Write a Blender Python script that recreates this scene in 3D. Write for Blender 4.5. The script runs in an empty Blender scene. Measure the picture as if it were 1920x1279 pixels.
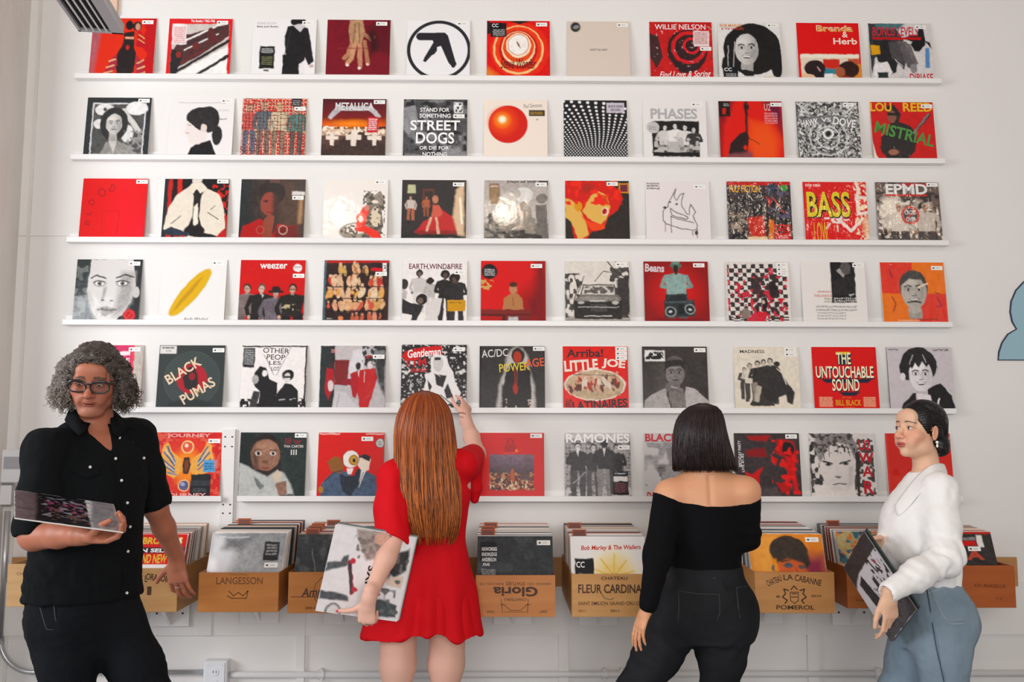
import bpy, math, random
import numpy as np
from mathutils import Vector, Matrix, Euler
PI = math.pi
SC = bpy.context.scene
COL = SC.collection
random.seed(7)
RNG = np.random.RandomState(11)

# ---------------------------------------------------------------- camera
H = 1.5                      # eye height of the photographer
CD = 4.385                   # distance from the record wall (wall plane is y = 0)
FPX = 1700.0                 # focal length in pixels of a 1920 px wide frame
PITCH, YAW, ROLL = 0.0975, 0.0117, 0.0015
_cp, _sp, _cy, _sy = math.cos(PITCH), math.sin(PITCH), math.cos(YAW), math.sin(YAW)
FW = Vector((_sy * _cp, _cy * _cp, _sp))
_r = Vector((_cy, -_sy, 0)); _u = _r.cross(FW)
RT = math.cos(ROLL) * _r + math.sin(ROLL) * _u
UP = -math.sin(ROLL) * _r + math.cos(ROLL) * _u
camd = bpy.data.cameras.new('camera'); cam = bpy.data.objects.new('camera', camd); COL.objects.link(cam)
camd.sensor_width = 36.0; camd.lens = 36.0 * FPX / 1920.0
camd.clip_start = 0.05; camd.clip_end = 60
m = Matrix((RT, UP, -FW)).transposed().to_4x4(); m.translation = Vector((0, -CD, H))
cam.matrix_world = m
SC.camera = cam

def U(px, py, d):
    """the point of the place seen at a pixel of the photograph, d metres in front of the camera (along y)"""
    v = FW * FPX + RT * (px - 960) - UP * (py - 639.5)
    t = d / v.y
    return Vector((v.x * t, -CD + d, H + v.z * t))

# ---------------------------------------------------------------- world, lamps, exposure
vs = SC.view_settings
vs.view_transform = 'Standard'; vs.look = 'None'; vs.gamma = 1.0; vs.use_curve_mapping = False
vs.exposure = 0.03
W = bpy.data.worlds.new('shop_daylight'); SC.world = W; W.use_nodes = True
_nt = W.node_tree; _bg = _nt.nodes['Background']
_bg.inputs[0].default_value = (0.93, 0.96, 1.0, 1); _bg.inputs[1].default_value = 0.38

def area(name, loc, target, sx, sy, power, color):
    l = bpy.data.lights.new(name, 'AREA'); l.shape = 'RECTANGLE'; l.size = sx; l.size_y = sy
    l.energy = power; l.color = color
    o = bpy.data.objects.new(name, l); COL.objects.link(o); o.location = loc
    o.rotation_euler = (Vector(target) - Vector(loc)).to_track_quat('-Z', 'Y').to_euler()
    return o
# daylight from the shop windows on the left; added soft fill behind the camera
area('side_window_light', (-4.1, -2.7, 2.3), (0.3, 0, 2.1), 2.0, 1.8, 118, (0.95, 0.97, 1.0))
area('front_fill_light', (0.35, -6.0, 2.1), (0.3, 0, 2.0), 3.2, 1.8, 122, (1.0, 0.97, 0.94))
# warm ceiling fixtures
area('ceiling_panel_light', (-0.3, -2.9, 3.95), (-0.1, -0.3, 1.7), 3.4, 0.8, 5, (1.0, 0.87, 0.74))
for i, (lx, ly, lz, e) in enumerate([(-1.28, -2.5, 3.60, 9), (0.02, -2.5, 3.62, 12), (1.86, -2.5, 3.60, 10), (2.95, -2.5, 3.60, 6)]):
    l = bpy.data.lights.new('spot_bulb', 'POINT'); l.energy = e; l.color = (1.0, 0.85, 0.66); l.shadow_soft_size = 0.10
    o = bpy.data.objects.new('spot_bulb', l); COL.objects.link(o); o.location = (lx, ly, lz)

# ---------------------------------------------------------------- helpers
def lin(c):
    c = np.asarray(c, float)
    return np.where(c <= 0.04045, c / 12.92, ((c + 0.055) / 1.055) ** 2.4)
def hx(s):
    if len(s) == 3: v = [int(a, 16) / 15 for a in s]
    else: v = [int(s[i:i + 2], 16) / 255 for i in (0, 2, 4)]
    return lin(v)

def tag(o, label=None, cat=None, group=None, kind=None):
    if label: o['label'] = label
    if cat: o['category'] = cat
    if group: o['group'] = group
    if kind: o['kind'] = kind
    return o
def link(name, me, parent=None):
    o = bpy.data.objects.new(name, me); COL.objects.link(o)
    if parent is not None: o.parent = parent
    return o
def empty(name, loc=(0, 0, 0), rot=(0, 0, 0)):
    o = bpy.data.objects.new(name, None); COL.objects.link(o); o.location = loc; o.rotation_euler = rot
    o.empty_display_size = 0.05
    return o
def copy_tree(o, parent=None):
    c = o.copy(); COL.objects.link(c)
    if parent is not None: c.parent = parent
    for ch in list(o.children): copy_tree(ch, c)
    return c

MATS = {}
def mat(name, color=(0.8, 0.8, 0.8), rough=0.5, metal=0.0, attr=None, coat=0.0, bump=None, noise=None, sss=0.0, sheen=0.0, spec=0.5, coat_rough=0.05):
    if name in MATS: return MATS[name]
    m = bpy.data.materials.new(name); m.use_nodes = True; nt = m.node_tree; b = nt.nodes['Principled BSDF']
    N = nt.nodes.new; L = nt.links.new
    b.inputs['Roughness'].default_value = rough; b.inputs['Metallic'].default_value = metal
    b.inputs['Coat Weight'].default_value = coat; b.inputs['Coat Roughness'].default_value = coat_rough
    b.inputs['Specular IOR Level'].default_value = spec
    b.inputs['Sheen Weight'].default_value = sheen
    if sss:
        b.inputs['Subsurface Weight'].default_value = sss; b.inputs['Subsurface Radius'].default_value = (0.012, 0.005, 0.003)
        b.inputs['Subsurface Scale'].default_value = 1.0
    src = None
    if attr:
        a = N('ShaderNodeAttribute'); a.attribute_name = 'Col'; src = a.outputs['Color']
    if noise:            # (scale, color2, fac_lo, fac_hi, stretch)
        sc_, c2, lo, hi, st = noise
        tc = N('ShaderNodeTexCoord'); mp = N('ShaderNodeMapping'); mp.inputs['Scale'].default_value = st
        L(tc.outputs['Object'], mp.inputs['Vector'])
        n = N('ShaderNodeTexNoise'); n.inputs['Scale'].default_value = sc_; n.inputs['Detail'].default_value = 5
        L(mp.outputs[0], n.inputs['Vector'])
        r = N('ShaderNodeValToRGB'); r.color_ramp.elements[0].position = lo; r.color_ramp.elements[1].position = hi
        r.color_ramp.elements[0].color = (*color, 1); r.color_ramp.elements[1].color = (*c2, 1)
        L(n.outputs['Fac'], r.inputs['Fac'])
        if src is None: src = r.outputs['Color']
        else:
            mx = N('ShaderNodeMix'); mx.data_type = 'RGBA'; mx.blend_type = 'MULTIPLY'; mx.inputs[0].default_value = 1.0
            L(src, mx.inputs[6]); L(r.outputs['Color'], mx.inputs[7]); src = mx.outputs[2]
    if src is not None: L(src, b.inputs['Base Color'])
    else: b.inputs['Base Color'].default_value = (*color, 1)
    if bump:             # (scale, strength, distance, stretch[, on_coat])
        tc = N('ShaderNodeTexCoord'); mp = N('ShaderNodeMapping'); mp.inputs['Scale'].default_value = bump[3]
        L(tc.outputs['Object'], mp.inputs['Vector'])
        n = N('ShaderNodeTexNoise'); n.inputs['Scale'].default_value = bump[0]; n.inputs['Detail'].default_value = 3
        L(mp.outputs[0], n.inputs['Vector'])
        bp = N('ShaderNodeBump'); bp.inputs['Strength'].default_value = bump[1]; bp.inputs['Distance'].default_value = bump[2]
        L(n.outputs['Fac'], bp.inputs['Height'])
        if len(bump) > 4: L(bp.outputs[0], b.inputs['Coat Normal'])
        else:
            L(bp.outputs[0], b.inputs['Normal'])
            if coat: L(bp.outputs[0], b.inputs['Coat Normal'])
    MATS[name] = m
    return m

class MB:
    """collects shapes with per-vertex colours and builds ONE mesh"""
    def __init__(s): s.v = []; s.f = []; s.c = []; s.m = []; s.n = 0; s.M = None; s.sm = []
    def add(s, v, f, c=(.8, .8, .8), mi=0, smooth=False):
        v = np.asarray(v, float).reshape(-1, 3)
        if s.M is not None:
            A = np.array(s.M); v = v @ A[:3, :3].T + A[:3, 3]
        c = np.asarray(c, float)
        if c.ndim == 1: c = np.tile(c[:3], (len(v), 1))
        s.v.append(v); s.c.append(c); k = s.n
        s.f.extend([tuple(i + k for i in q) for q in f]); s.m.extend([mi] * len(f)); s.sm.extend([smooth] * len(f)); s.n += len(v)
    def box(s, x0, x1, y0, y1, z0, z1, c=(.8, .8, .8), mi=0, bev=0.0):
        if bev <= 0:
            v = [(x, y, z) for x in (x0, x1) for y in (y0, y1) for z in (z0, z1)]
            f = [(0, 1, 3, 2), (4, 6, 7, 5), (0, 4, 5, 1), (2, 3, 7, 6), (0, 2, 6, 4), (1, 5, 7, 3)]
            s.add(v, f, c, mi); return
        b = bev; V = []; idx = {}
        X, Y, Z = (x0, x1), (y0, y1), (z0, z1)
        for i in (0, 1):
            for j in (0, 1):
                for k in (0, 1):
                    sx, sy, sz = (b if i == 0 else -b), (b if j == 0 else -b), (b if k == 0 else -b)
                    idx[i, j, k, 0] = len(V); V.append((X[i], Y[j] + sy, Z[k] + sz))
                    idx[i, j, k, 1] = len(V); V.append((X[i] + sx, Y[j], Z[k] + sz))
                    idx[i, j, k, 2] = len(V); V.append((X[i] + sx, Y[j] + sy, Z[k]))
        F = []
        F += [[idx[i, 0, 0, 0], idx[i, 1, 0, 0], idx[i, 1, 1, 0], idx[i, 0, 1, 0]][:: (1 if i else -1)] for i in (0, 1)]
        F += [[idx[0, j, 0, 1], idx[1, j, 0, 1], idx[1, j, 1, 1], idx[0, j, 1, 1]][:: (-1 if j else 1)] for j in (0, 1)]
        F += [[idx[0, 0, k, 2], idx[1, 0, k, 2], idx[1, 1, k, 2], idx[0, 1, k, 2]][:: (1 if k else -1)] for k in (0, 1)]
        for j in (0, 1):
            for k in (0, 1): F.append([idx[0, j, k, 1], idx[1, j, k, 1], idx[1, j, k, 2], idx[0, j, k, 2]])
        for i in (0, 1):
            for k in (0, 1): F.append([idx[i, 0, k, 0], idx[i, 1, k, 0], idx[i, 1, k, 2], idx[i, 0, k, 2]])
        for i in (0, 1):
            for j in (0, 1): F.append([idx[i, j, 0, 0], idx[i, j, 1, 0], idx[i, j, 1, 1], idx[i, j, 0, 1]])
        for i in (0, 1):
            for j in (0, 1):
                for k in (0, 1): F.append([idx[i, j, k, 0], idx[i, j, k, 1], idx[i, j, k, 2]])
        s.add(V, F, c, mi)
    def tube(s, pts, r, seg=8, c=(.8, .8, .8), mi=0, cap=True, smooth=True):
        P = np.asarray(pts, float); n = len(P); R = np.full(n, r) if np.isscalar(r) else np.asarray(r, float)
        T = np.gradient(P, axis=0); T /= np.linalg.norm(T, axis=1)[:, None] + 1e-12
        a = np.array([0, 0, 1.0]) if abs(T[0][2]) < 0.9 else np.array([1.0, 0, 0])
        u = np.cross(T[0], a); u /= np.linalg.norm(u)
        V = []
        for i in range(n):
            u = u - T[i] * (u @ T[i]); u /= np.linalg.norm(u) + 1e-12; w = np.cross(T[i], u)
            for k in range(seg):
                t = 2 * PI * k / seg; V.append(P[i] + R[i] * (math.cos(t) * u + math.sin(t) * w))
        F = [(i * seg + k, i * seg + (k + 1) % seg, (i + 1) * seg + (k + 1) % seg, (i + 1) * seg + k) for i in range(n - 1) for k in range(seg)]
        if cap: F += [tuple(range(seg))[::-1], tuple((n - 1) * seg + k for k in range(seg))]
        if np.ndim(c) == 2: c = np.repeat(np.asarray(c), seg, axis=0)
        s.add(V, F, c, mi, smooth)
    def cyl(s, a, b, r0, r1=None, seg=24, c=(.8, .8, .8), mi=0):
        s.tube([a, b], [r0, r0 if r1 is None else r1], seg, c, mi, True, False)
    def ball(s, ce, r, c=(.8, .8, .8), mi=0, nu=16, nv=10):
        r = np.ones(3) * np.asarray(r, float); V = []; ce = np.asarray(ce, float)
        for i in range(nv + 1):
            p = PI * i / nv
            for k in range(nu):
                t = 2 * PI * k / nu; V.append(ce + r * (math.sin(p) * math.cos(t), math.sin(p) * math.sin(t), math.cos(p)))
        F = [(i * nu + k, (i + 1) * nu + k, (i + 1) * nu + (k + 1) % nu, i * nu + (k + 1) % nu) for i in range(nv) for k in range(nu)]
        s.add(V, F, c, mi, True)
    def poly(s, pts, z, c, mi=0):
        s.add([(x, z, y) for x, y in pts], [tuple(range(len(pts)))], c, mi)
    def build(s, name, mats, parent=None, fixn=False):
        me = bpy.data.meshes.new(name)
        V = np.concatenate(s.v); me.from_pydata(V.tolist(), [], s.f); 
        if not isinstance(mats, (list, tuple)): mats = [mats]
        for m_ in mats: me.materials.append(m_)
        me.polygons.foreach_set('material_index', s.m); me.polygons.foreach_set('use_smooth', s.sm)
        a = me.color_attributes.new('Col', 'FLOAT_COLOR', 'POINT')
        Cc = np.concatenate(s.c); a.data.foreach_set('color', np.column_stack([Cc, np.ones(len(Cc))]).astype('f').ravel())
        me.update()
        return link(name, me, parent)

_TC = {}
def text_mesh(s, bold=0.0, shear=0.0, font_space=1.0):
    """vertices (x,y) and faces of a line of text, normalised to its own bounding box"""
    key = (s, bold, shear, font_space)
    if key in _TC: return _TC[key]
    cu = bpy.data.curves.new('t', 'FONT'); cu.body = s; cu.size = 1; cu.offset = bold; cu.shear = shear; cu.resolution_u = 3
    cu.space_character = font_space
    ob = bpy.data.objects.new('t', cu); COL.objects.link(ob)
    dg = bpy.context.evaluated_depsgraph_get(); dg.update()
    me = bpy.data.meshes.new_from_object(ob.evaluated_get(dg))
    V = np.zeros(len(me.vertices) * 3); me.vertices.foreach_get('co', V); V = V.reshape(-1, 3)[:, :2]
    F = [tuple(p.vertices) for p in me.polygons]
    bpy.data.objects.remove(ob); bpy.data.curves.remove(cu); bpy.data.meshes.remove(me)
    mn, mx = V.min(0), V.max(0); V = (V - mn) / np.maximum(mx - mn, 1e-6); asp = (mx - mn)[0] / max((mx - mn)[1], 1e-6)
    _TC[key] = (V, F, asp)
    return _TC[key]

# ---------------------------------------------------------------- the room
Z1 = [1.7209, 1.3113, 0.9009, 0.4978, 0.0788, -0.3395]      # lip undersides over eye height
XL, XR, XS = -2.107, 2.189, -1.319
WALLC = (0.80, 0.775, 0.755)
wallm = mat('white_wall_paint', WALLC, 0.65, noise=(1.3, (0.77, 0.745, 0.725), 0.35, 0.7, (1, 1, 1)), bump=(35, 0.12, 0.004, (1, 1, 1)))
oldwall = mat('old_plaster_paint', (0.74, 0.71, 0.68), 0.7, noise=(3.0, (0.62, 0.58, 0.54), 0.45, 0.75, (1, 1, .35)), bump=(14, 0.5, 0.01, (1, 1, .4)))
white = mat('white_shelf_paint', (0.84, 0.82, 0.81), 0.35)
floorm = mat('grey_concrete', (0.33, 0.33, 0.335), 0.6, noise=(2, (0.27, 0.27, 0.28), 0.3, 0.7, (1, 1, 1)))
ceilm = mat('ceiling_paint', (0.36, 0.34, 0.33), 0.8)
steel = mat('galvanised_steel', (0.52, 0.53, 0.55), 0.35, 0.7)
dark = mat('dark_gap', (0.03, 0.03, 0.03), 0.7)

def simple(name, boxes, m_, parent=None, bev=0):
    b = MB()
    for q in boxes: b.box(*q, bev=bev)
    return b.build(name, m_, parent)
tag(simple('wall_back', [(-2.36, 4.6, 0, 0.15, 0, 4.2)], wallm), 'white painted shop wall behind the record ledges', 'wall', kind='structure')
tag(simple('wall_left', [(-2.6, -2.36, -0.35, 0.15, 0, 4.2)], oldwall), 'cracked white plaster return wall at the left edge', 'wall', kind='structure')
tag(simple('floor', [(-6, 6, -8, 0.15, -0.1, 0)], floorm), 'grey concrete shop floor', 'floor', kind='structure')
tag(simple('ceiling', [(-6, 6, -8, 0.15, 4.2, 4.3)], ceilm), 'off-white shop ceiling', 'ceiling', kind='structure')
tag(simple('wall_right', [(4.6, 4.75, -8, 0.15, 0, 4.2)], wallm), 'white side wall beyond the right edge', 'wall', kind='structure')

# thin old wallboard seams, a narrow batten grid low on the wall
def zc(py, d=CD): return U(960, py, d).z
def xc(px, d=CD, py=640): return U(px, py, d).x
tr = MB()
for px, y0, y1 in ((98, 1000, 300), ):
    tr.box(xc(40), xc(46), -0.006, 0.0, 1.0, 4.2)
tag(tr.build('trim_1', oldwall), 'narrow white vertical batten beside the left corner', 'trim', kind='structure')
tr = MB(); tr.box(-2.36, 2.9, -0.014, 0.0, zc(1190), zc(1092))
tr.box(xc(392), xc(417), -0.024, 0.0, zc(1189), zc(1092))
for p0, p1 in ((572, 586), (1045, 1063), (1495, 1515)): tr.box(xc(p0), xc(p1), -0.020, 0.0, 0.0, zc(1092))
tag(tr.build('trim_2', wallm), 'white rail and battens under the record crates', 'trim', kind='structure')
tr = MB(); tr.box(xc(40), xc(46), -0.006, 0, 0.0, 1.0); tr.box(-2.36, XL - 0.02, -0.004, 0, zc(446.5), zc(445))
tag(tr.build('trim_3', oldwall), 'seam of the wall board left of the ledges', 'trim', kind='structure')
tr = MB(); tr.box(xc(424), xc(448), -0.016, 0, zc(1000), zc(806))
for px in (430, 443):
    for py in (820, 838, 946, 962): tr.cyl((xc(px), -0.018, zc(py)), (xc(px), -0.016, zc(py)), 0.004, seg=8, c=(.1, .1, .1), mi=1)
tag(tr.build('trim_4', [wallm, dark]), 'white joining board with screws between the two lowest ledges', 'trim', kind='structure')

# ledges
LEDGE_D = 0.043
rows = [(XL, XR, z, n) for z, n in zip(Z1, ('top', 'second', 'third', 'fourth', 'fifth'))]
nm = ['topmost long white picture ledge near the ceiling', 'long white picture ledge, second from the top', 'long white picture ledge, third from the top',
      'long white picture ledge, fourth from the top', 'long white picture ledge just above the heads of the women']
def ledge(x0, x1, z, label):
    r = empty('picture_ledge', ((x0 + x1) / 2, 0, H + z)); w = (x1 - x0) / 2
    simple('front_lip', [(-w, w, -LEDGE_D, -LEDGE_D + 0.008, 0, 0.026)], white, r, 0.0015)
    simple('bottom_board', [(-w, w, -LEDGE_D + 0.008, -0.008, 0, 0.010)], white, r)
    simple('back_rail', [(-w, w, -0.008, 0.0, -0.0, 0.050)], white, r, 0.001)
    tag(r, label, 'shelf', 'picture ledges on the record wall')
    return r
for k, (x0, x1, z, _) in enumerate(rows): ledge(x0, x1, z, nm[k])
ledge(-1.95, XS, Z1[5], 'short white picture ledge at lower left, beside the man in black')
ledge(xc(458), XR + 0.01, Z1[5], 'lowest long white picture ledge, just above the record crates')

# ---------------------------------------------------------------- printed record covers
SL = 0.315
class Art:
    """paints a printed cover on a grid of points, 100 x 100 units with y downwards"""
    def __init__(s, N=88):
        s.N = N; a = np.linspace(0, 100, N); s.X, s.Y = np.meshgrid(a, a); s.I = np.ones((N, N, 3)) * 0.8; s.px = 100 / (N - 1); s.t = []; s.tex = 1.0
    def mix(s, al, c): s.I = s.I * (1 - al[..., None]) + np.asarray(c) * al[..., None]
    def cov(s, d, soft=0): w = max(s.px, soft); return np.clip(0.5 - d / w, 0, 1)
    def ell(s, cx, cy, rx, ry, c, rot=0, soft=0):
        t = math.radians(rot); x = s.X - cx; y = s.Y - cy
        x, y = x * math.cos(t) + y * math.sin(t), -x * math.sin(t) + y * math.cos(t)
        d = (np.sqrt((x / rx) ** 2 + (y / ry) ** 2) - 1) * min(rx, ry); s.mix(s.cov(d, soft), c)
    def pdist(s, P):
        P = np.asarray(P, float); d = np.full(s.X.shape, 1e9); ins = np.zeros(s.X.shape, bool)
        for i in range(len(P)):
            a = P[i]; b = P[(i + 1) % len(P)]; e = b - a; L2 = e @ e + 1e-9
            t = np.clip(((s.X - a[0]) * e[0] + (s.Y - a[1]) * e[1]) / L2, 0, 1)
            d = np.minimum(d, np.hypot(s.X - a[0] - t * e[0], s.Y - a[1] - t * e[1]))
            cr = ((a[1] > s.Y) != (b[1] > s.Y)) & (s.X < (b[0] - a[0]) * (s.Y - a[1]) / (b[1] - a[1] + 1e-12) + a[0]); ins ^= cr
        return np.where(ins, -d, d)
    def poly(s, P, c, soft=0): s.mix(s.cov(s.pdist(P), soft), c)
    def line(s, P, w, c):
        P = np.asarray(P, float); d = np.full(s.X.shape, 1e9)
        for a, b in zip(P[:-1], P[1:]):
            e = b - a; t = np.clip(((s.X - a[0]) * e[0] + (s.Y - a[1]) * e[1]) / (e @ e + 1e-9), 0, 1)
            d = np.minimum(d, np.hypot(s.X - a[0] - t * e[0], s.Y - a[1] - t * e[1]))
        s.mix(s.cov(d - w / 2), c)
    def rect(s, x0, y0, x1, y1, c, rot=0):
        if rot == 0:
            d = np.maximum(np.maximum(x0 - s.X, s.X - x1), np.maximum(y0 - s.Y, s.Y - y1)); s.mix(s.cov(d), c)
        else:
            cx, cy = (x0 + x1) / 2, (y0 + y1) / 2; t = math.radians(rot)
            s.poly([(cx + (x - cx) * math.cos(t) - (y - cy) * math.sin(t), cy + (x - cx) * math.sin(t) + (y - cy) * math.cos(t)) for x, y in ((x0, y0), (x1, y0), (x1, y1), (x0, y1))], c)
    def vnoise(s, sc, seed=1):
        r = np.random.RandomState(seed); K = int(100 / sc) + 3; G = r.rand(K, K)
        x = s.X / sc; y = s.Y / sc; i = x.astype(int); j = y.astype(int); u = x - i; v = y - j; u = u * u * (3 - 2 * u); v = v * v * (3 - 2 * v)
        return G[j, i] * (1 - u) * (1 - v) + G[j, i + 1] * u * (1 - v) + G[j + 1, i] * (1 - u) * v + G[j + 1, i + 1] * u * v
    def face(s, cx, cy, w, skin, hair, ink=None, hs=1.28, hy=-.28, side=.6, brow=1, smile=0, hr=1.25):
        sk = hx(skin); hr_ = hx(hair); dk = sk * .12 if ink is None else hx(ink)
        if hs > 0: s.ell(cx, cy + hy * w, w * hs, w * hs * hr, hr_)
        s.poly([(cx - .45 * w, cy + .8 * w), (cx + .45 * w, cy + .8 * w), (cx + .5 * w, cy + 2.1 * w), (cx - .5 * w, cy + 2.1 * w)], sk * .7)
        s.ell(cx, cy, w * .95, w * 1.32, sk); I0 = s.I.copy()
        s.ell(cx + .62 * w, cy + .1 * w, w * .45, w * 1.05, sk * (1 - .45 * side), soft=.8 * w)
        s.ell(cx - .3 * w, cy - .7 * w, w * .5, w * .3, np.minimum(sk * 1.25, .95), soft=.6 * w)
        fm = np.clip(.5 - (np.sqrt(((s.X - cx) / (w * .95)) ** 2 + ((s.Y - cy) / (w * 1.32)) ** 2) - 1) * w / s.px, 0, 1)[..., None]; s.I = I0 * (1 - fm) + s.I * fm
        for q in (-1, 1):
            s.ell(cx + q * .4 * w, cy - .16 * w, .27 * w, .16 * w, sk * .5, soft=.15 * w)
            s.ell(cx + q * .4 * w, cy - .13 * w, .2 * w, .09 * w, np.minimum(sk * 1.3, .9))
            s.ell(cx + q * .4 * w, cy - .13 * w, .1 * w, .11 * w, dk)
            s.line([(cx + q * .18 * w, cy - .36 * w), (cx + q * .42 * w, cy - .44 * w), (cx + q * .66 * w, cy - .34 * w)], .09 * w * brow, dk)
        s.line([(cx + .06 * w, cy - .1 * w), (cx + .14 * w, cy + .28 * w)], .1 * w, sk * .72)
        s.line([(cx - .14 * w, cy + .34 * w), (cx + .14 * w, cy + .34 * w)], .08 * w, sk * .35)
        if smile: s.poly([(cx - .38 * w, cy + .56 * w), (cx + .38 * w, cy + .56 * w), (cx + .2 * w, cy + .78 * w), (cx - .2 * w, cy + .78 * w)], dk); s.rect(cx - .27 * w, cy + .58 * w, cx + .27 * w, cy + .68 * w, np.minimum(sk * 1.6, .95))
        else: s.ell(cx, cy + .68 * w, .3 * w, .11 * w, sk * .5); s.line([(cx - .28 * w, cy + .67 * w), (cx + .28 * w, cy + .67 * w)], .05 * w, dk)
        if hs > 0: s.poly([(cx - .98 * w, cy - .35 * w), (cx - .7 * w, cy - 1.3 * w), (cx + .6 * w, cy - 1.45 * w), (cx + .98 * w, cy - .3 * w), (cx + .55 * w, cy - .85 * w), (cx - .3 * w, cy - .95 * w)], hr_)
    def man(s, x, y, h, hair, skin, top, leg, w=1.0, arms=0):
        """a standing figure, x centre, y head top, h height"""
        u = h / 8; hw = u * .42; t = hx(top); l = hx(leg)
        for q in (-1, 1):
            s.poly([(x + q * .1 * u, y + 3.7 * u), (x + q * .95 * u * w, y + 3.7 * u), (x + q * .9 * u * w, y + 7.9 * u), (x + q * .3 * u, y + 7.9 * u)], l)
            s.line([(x + q * .95 * u * w, y + 1.7 * u), (x + q * 1.35 * u * w, y + 3.0 * u), (x + q * (1.1 - .8 * arms) * u * w, y + (4.1 - .9 * arms) * u)], .5 * u, t * .85)
            s.ell(x + q * (1.1 - .8 * arms) * u * w, y + (4.2 - .9 * arms) * u, .2 * u, .25 * u, hx(skin))
        s.poly([(x - 1.0 * u * w, y + 1.5 * u), (x - .3 * u, y + 1.2 * u), (x + .3 * u, y + 1.2 * u), (x + 1.0 * u * w, y + 1.5 * u), (x + .85 * u * w, y + 4.1 * u), (x - .85 * u * w, y + 4.1 * u)], t)
        s.rect(x - .18 * u, y + .9 * u, x + .18 * u, y + 1.4 * u, hx(skin) * .8)
        s.ell(x, y + .5 * u, .48 * u, .58 * u, hx(hair)); s.ell(x, y + .66 * u, .36 * u, .47 * u, hx(skin))
        s.line([(x - .22 * u, y + .6 * u), (x + .22 * u, y + .6 * u)], .1 * u, hx(skin) * .4)
    def crowd(s, x0, y0, x1, y1, n, cols, seed=3, sz=4):
        r = np.random.RandomState(seed)
        for _ in range(n):
            x = r.uniform(x0, x1); y = r.uniform(y0, y1); c = hx(cols[r.randint(len(cols))]); q = sz * r.uniform(.6, 1.3)
            s.ell(x, y, q * .45, q * r.uniform(.6, 1.2), c, r.uniform(-30, 30))
            s.ell(x, y - q * 1.1, q * .25, q * .3, hx(cols[0]))
    def warp(s, a):
        n1, n2 = s.vnoise(7, 51) - .5, s.vnoise(7, 52) - .5; m1, m2 = s.vnoise(3.2, 53) - .5, s.vnoise(3.2, 54) - .5
        s.X, s.Y = s.X + a * (2.6 * n1 + 1.3 * m1), s.Y + a * (2.6 * n2 + 1.3 * m2)
    def run(s, code):
        X0, Y0 = s.X.copy(), s.Y.copy()
        if code.startswith('clean;'): code = code[6:]; s.tex = 0
        else: s.warp(.55)
        for st in code.split(';'):
            a = st.split()
            if not a: continue
            o = a[0]; f = []
            def nums(L): return [float(q) for q in L]
            if o == 'bg': s.I[:] = hx(a[1])
            elif o == 'g':       # g c0 c1 x0 y0 x1 y1 [h]
                x0, y0, x1, y1 = nums(a[3:7]); hz = len(a) > 7
                t = np.clip((s.X - x0) / (x1 - x0) if hz else (s.Y - y0) / (y1 - y0), 0, 1)[..., None]
                c = hx(a[1]) * (1 - t) + hx(a[2]) * t; d = np.maximum(np.maximum(x0 - s.X, s.X - x1), np.maximum(y0 - s.Y, s.Y - y1)); al = s.cov(d)[..., None]
                s.I = s.I * (1 - al) + c * al
            elif o == 'r': s.rect(*nums(a[1:5]), hx(a[5]), *nums(a[6:]))
            elif o == 'e': s.ell(*nums(a[1:5]), hx(a[5]), *nums(a[6:]))
            elif o == 'p': v = nums(a[2:]); s.poly(list(zip(v[::2], v[1::2])), hx(a[1]))
            elif o == 'q': v = nums(a[3:]); s.poly(list(zip(v[::2], v[1::2])), hx(a[1]), float(a[2]))
            elif o == 'l': v = nums(a[3:]); s.line(list(zip(v[::2], v[1::2])), float(a[2]), hx(a[1]))
            elif o == 'n':       # n amount scale seed : mottled tone
                s.I = s.I * (1 + float(a[1]) * (s.vnoise(float(a[2]), int(a[3]) if len(a) > 3 else 1)[..., None] - .5) * 2)
            elif o == 'nm':      # nm x0 y0 x1 y1 scale thr color seed: mottled blotches in a rectangle
                x0, y0, x1, y1 = nums(a[1:5]); m_ = (s.X >= x0) & (s.X <= x1) & (s.Y >= y0) & (s.Y <= y1)
                s.mix(np.clip((s.vnoise(float(a[5]), int(a[8]) if len(a) > 8 else 2) - float(a[6])) * 8, 0, 1) * m_, hx(a[7]))
            elif o == 'ck':      # checker x0 y0 x1 y1 nx ny c
                x0, y0, x1, y1, nx, ny = nums(a[1:7]); i = np.floor((s.X - x0) / (x1 - x0) * nx); j = np.floor((s.Y - y0) / (y1 - y0) * ny)
                s.mix((((i + j) % 2 == 0) & (s.X >= x0) & (s.X <= x1) & (s.Y >= y0) & (s.Y <= y1)).astype(float), hx(a[7]))
            elif o == 'grid':    # grid step width c x0 y0 x1 y1
                st_, w = nums(a[1:3]); x0, y0, x1, y1 = nums(a[4:8])
                m_ = ((s.X % st_ < w) | (s.Y % st_ < w)) & (s.X >= x0) & (s.X <= x1) & (s.Y >= y0) & (s.Y <= y1); s.mix(m_ * 1.0, hx(a[3]))
            elif o == 'dots':
                y = 2.0; k = 0
                while y < 101:
                    st_ = 13.5 - 8.6 * min(1, y / 75) ** .7; x = (k % 2) * st_ / 2 - (y * .08) % st_
                    while x < 101: s.ell(x, y + x * .05, st_ * .2, st_ * .18, hx('ecebec')); x += st_
                    y += st_ * .55; k += 1
            elif o == 'ring':    # ring cx cy r w c
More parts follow.
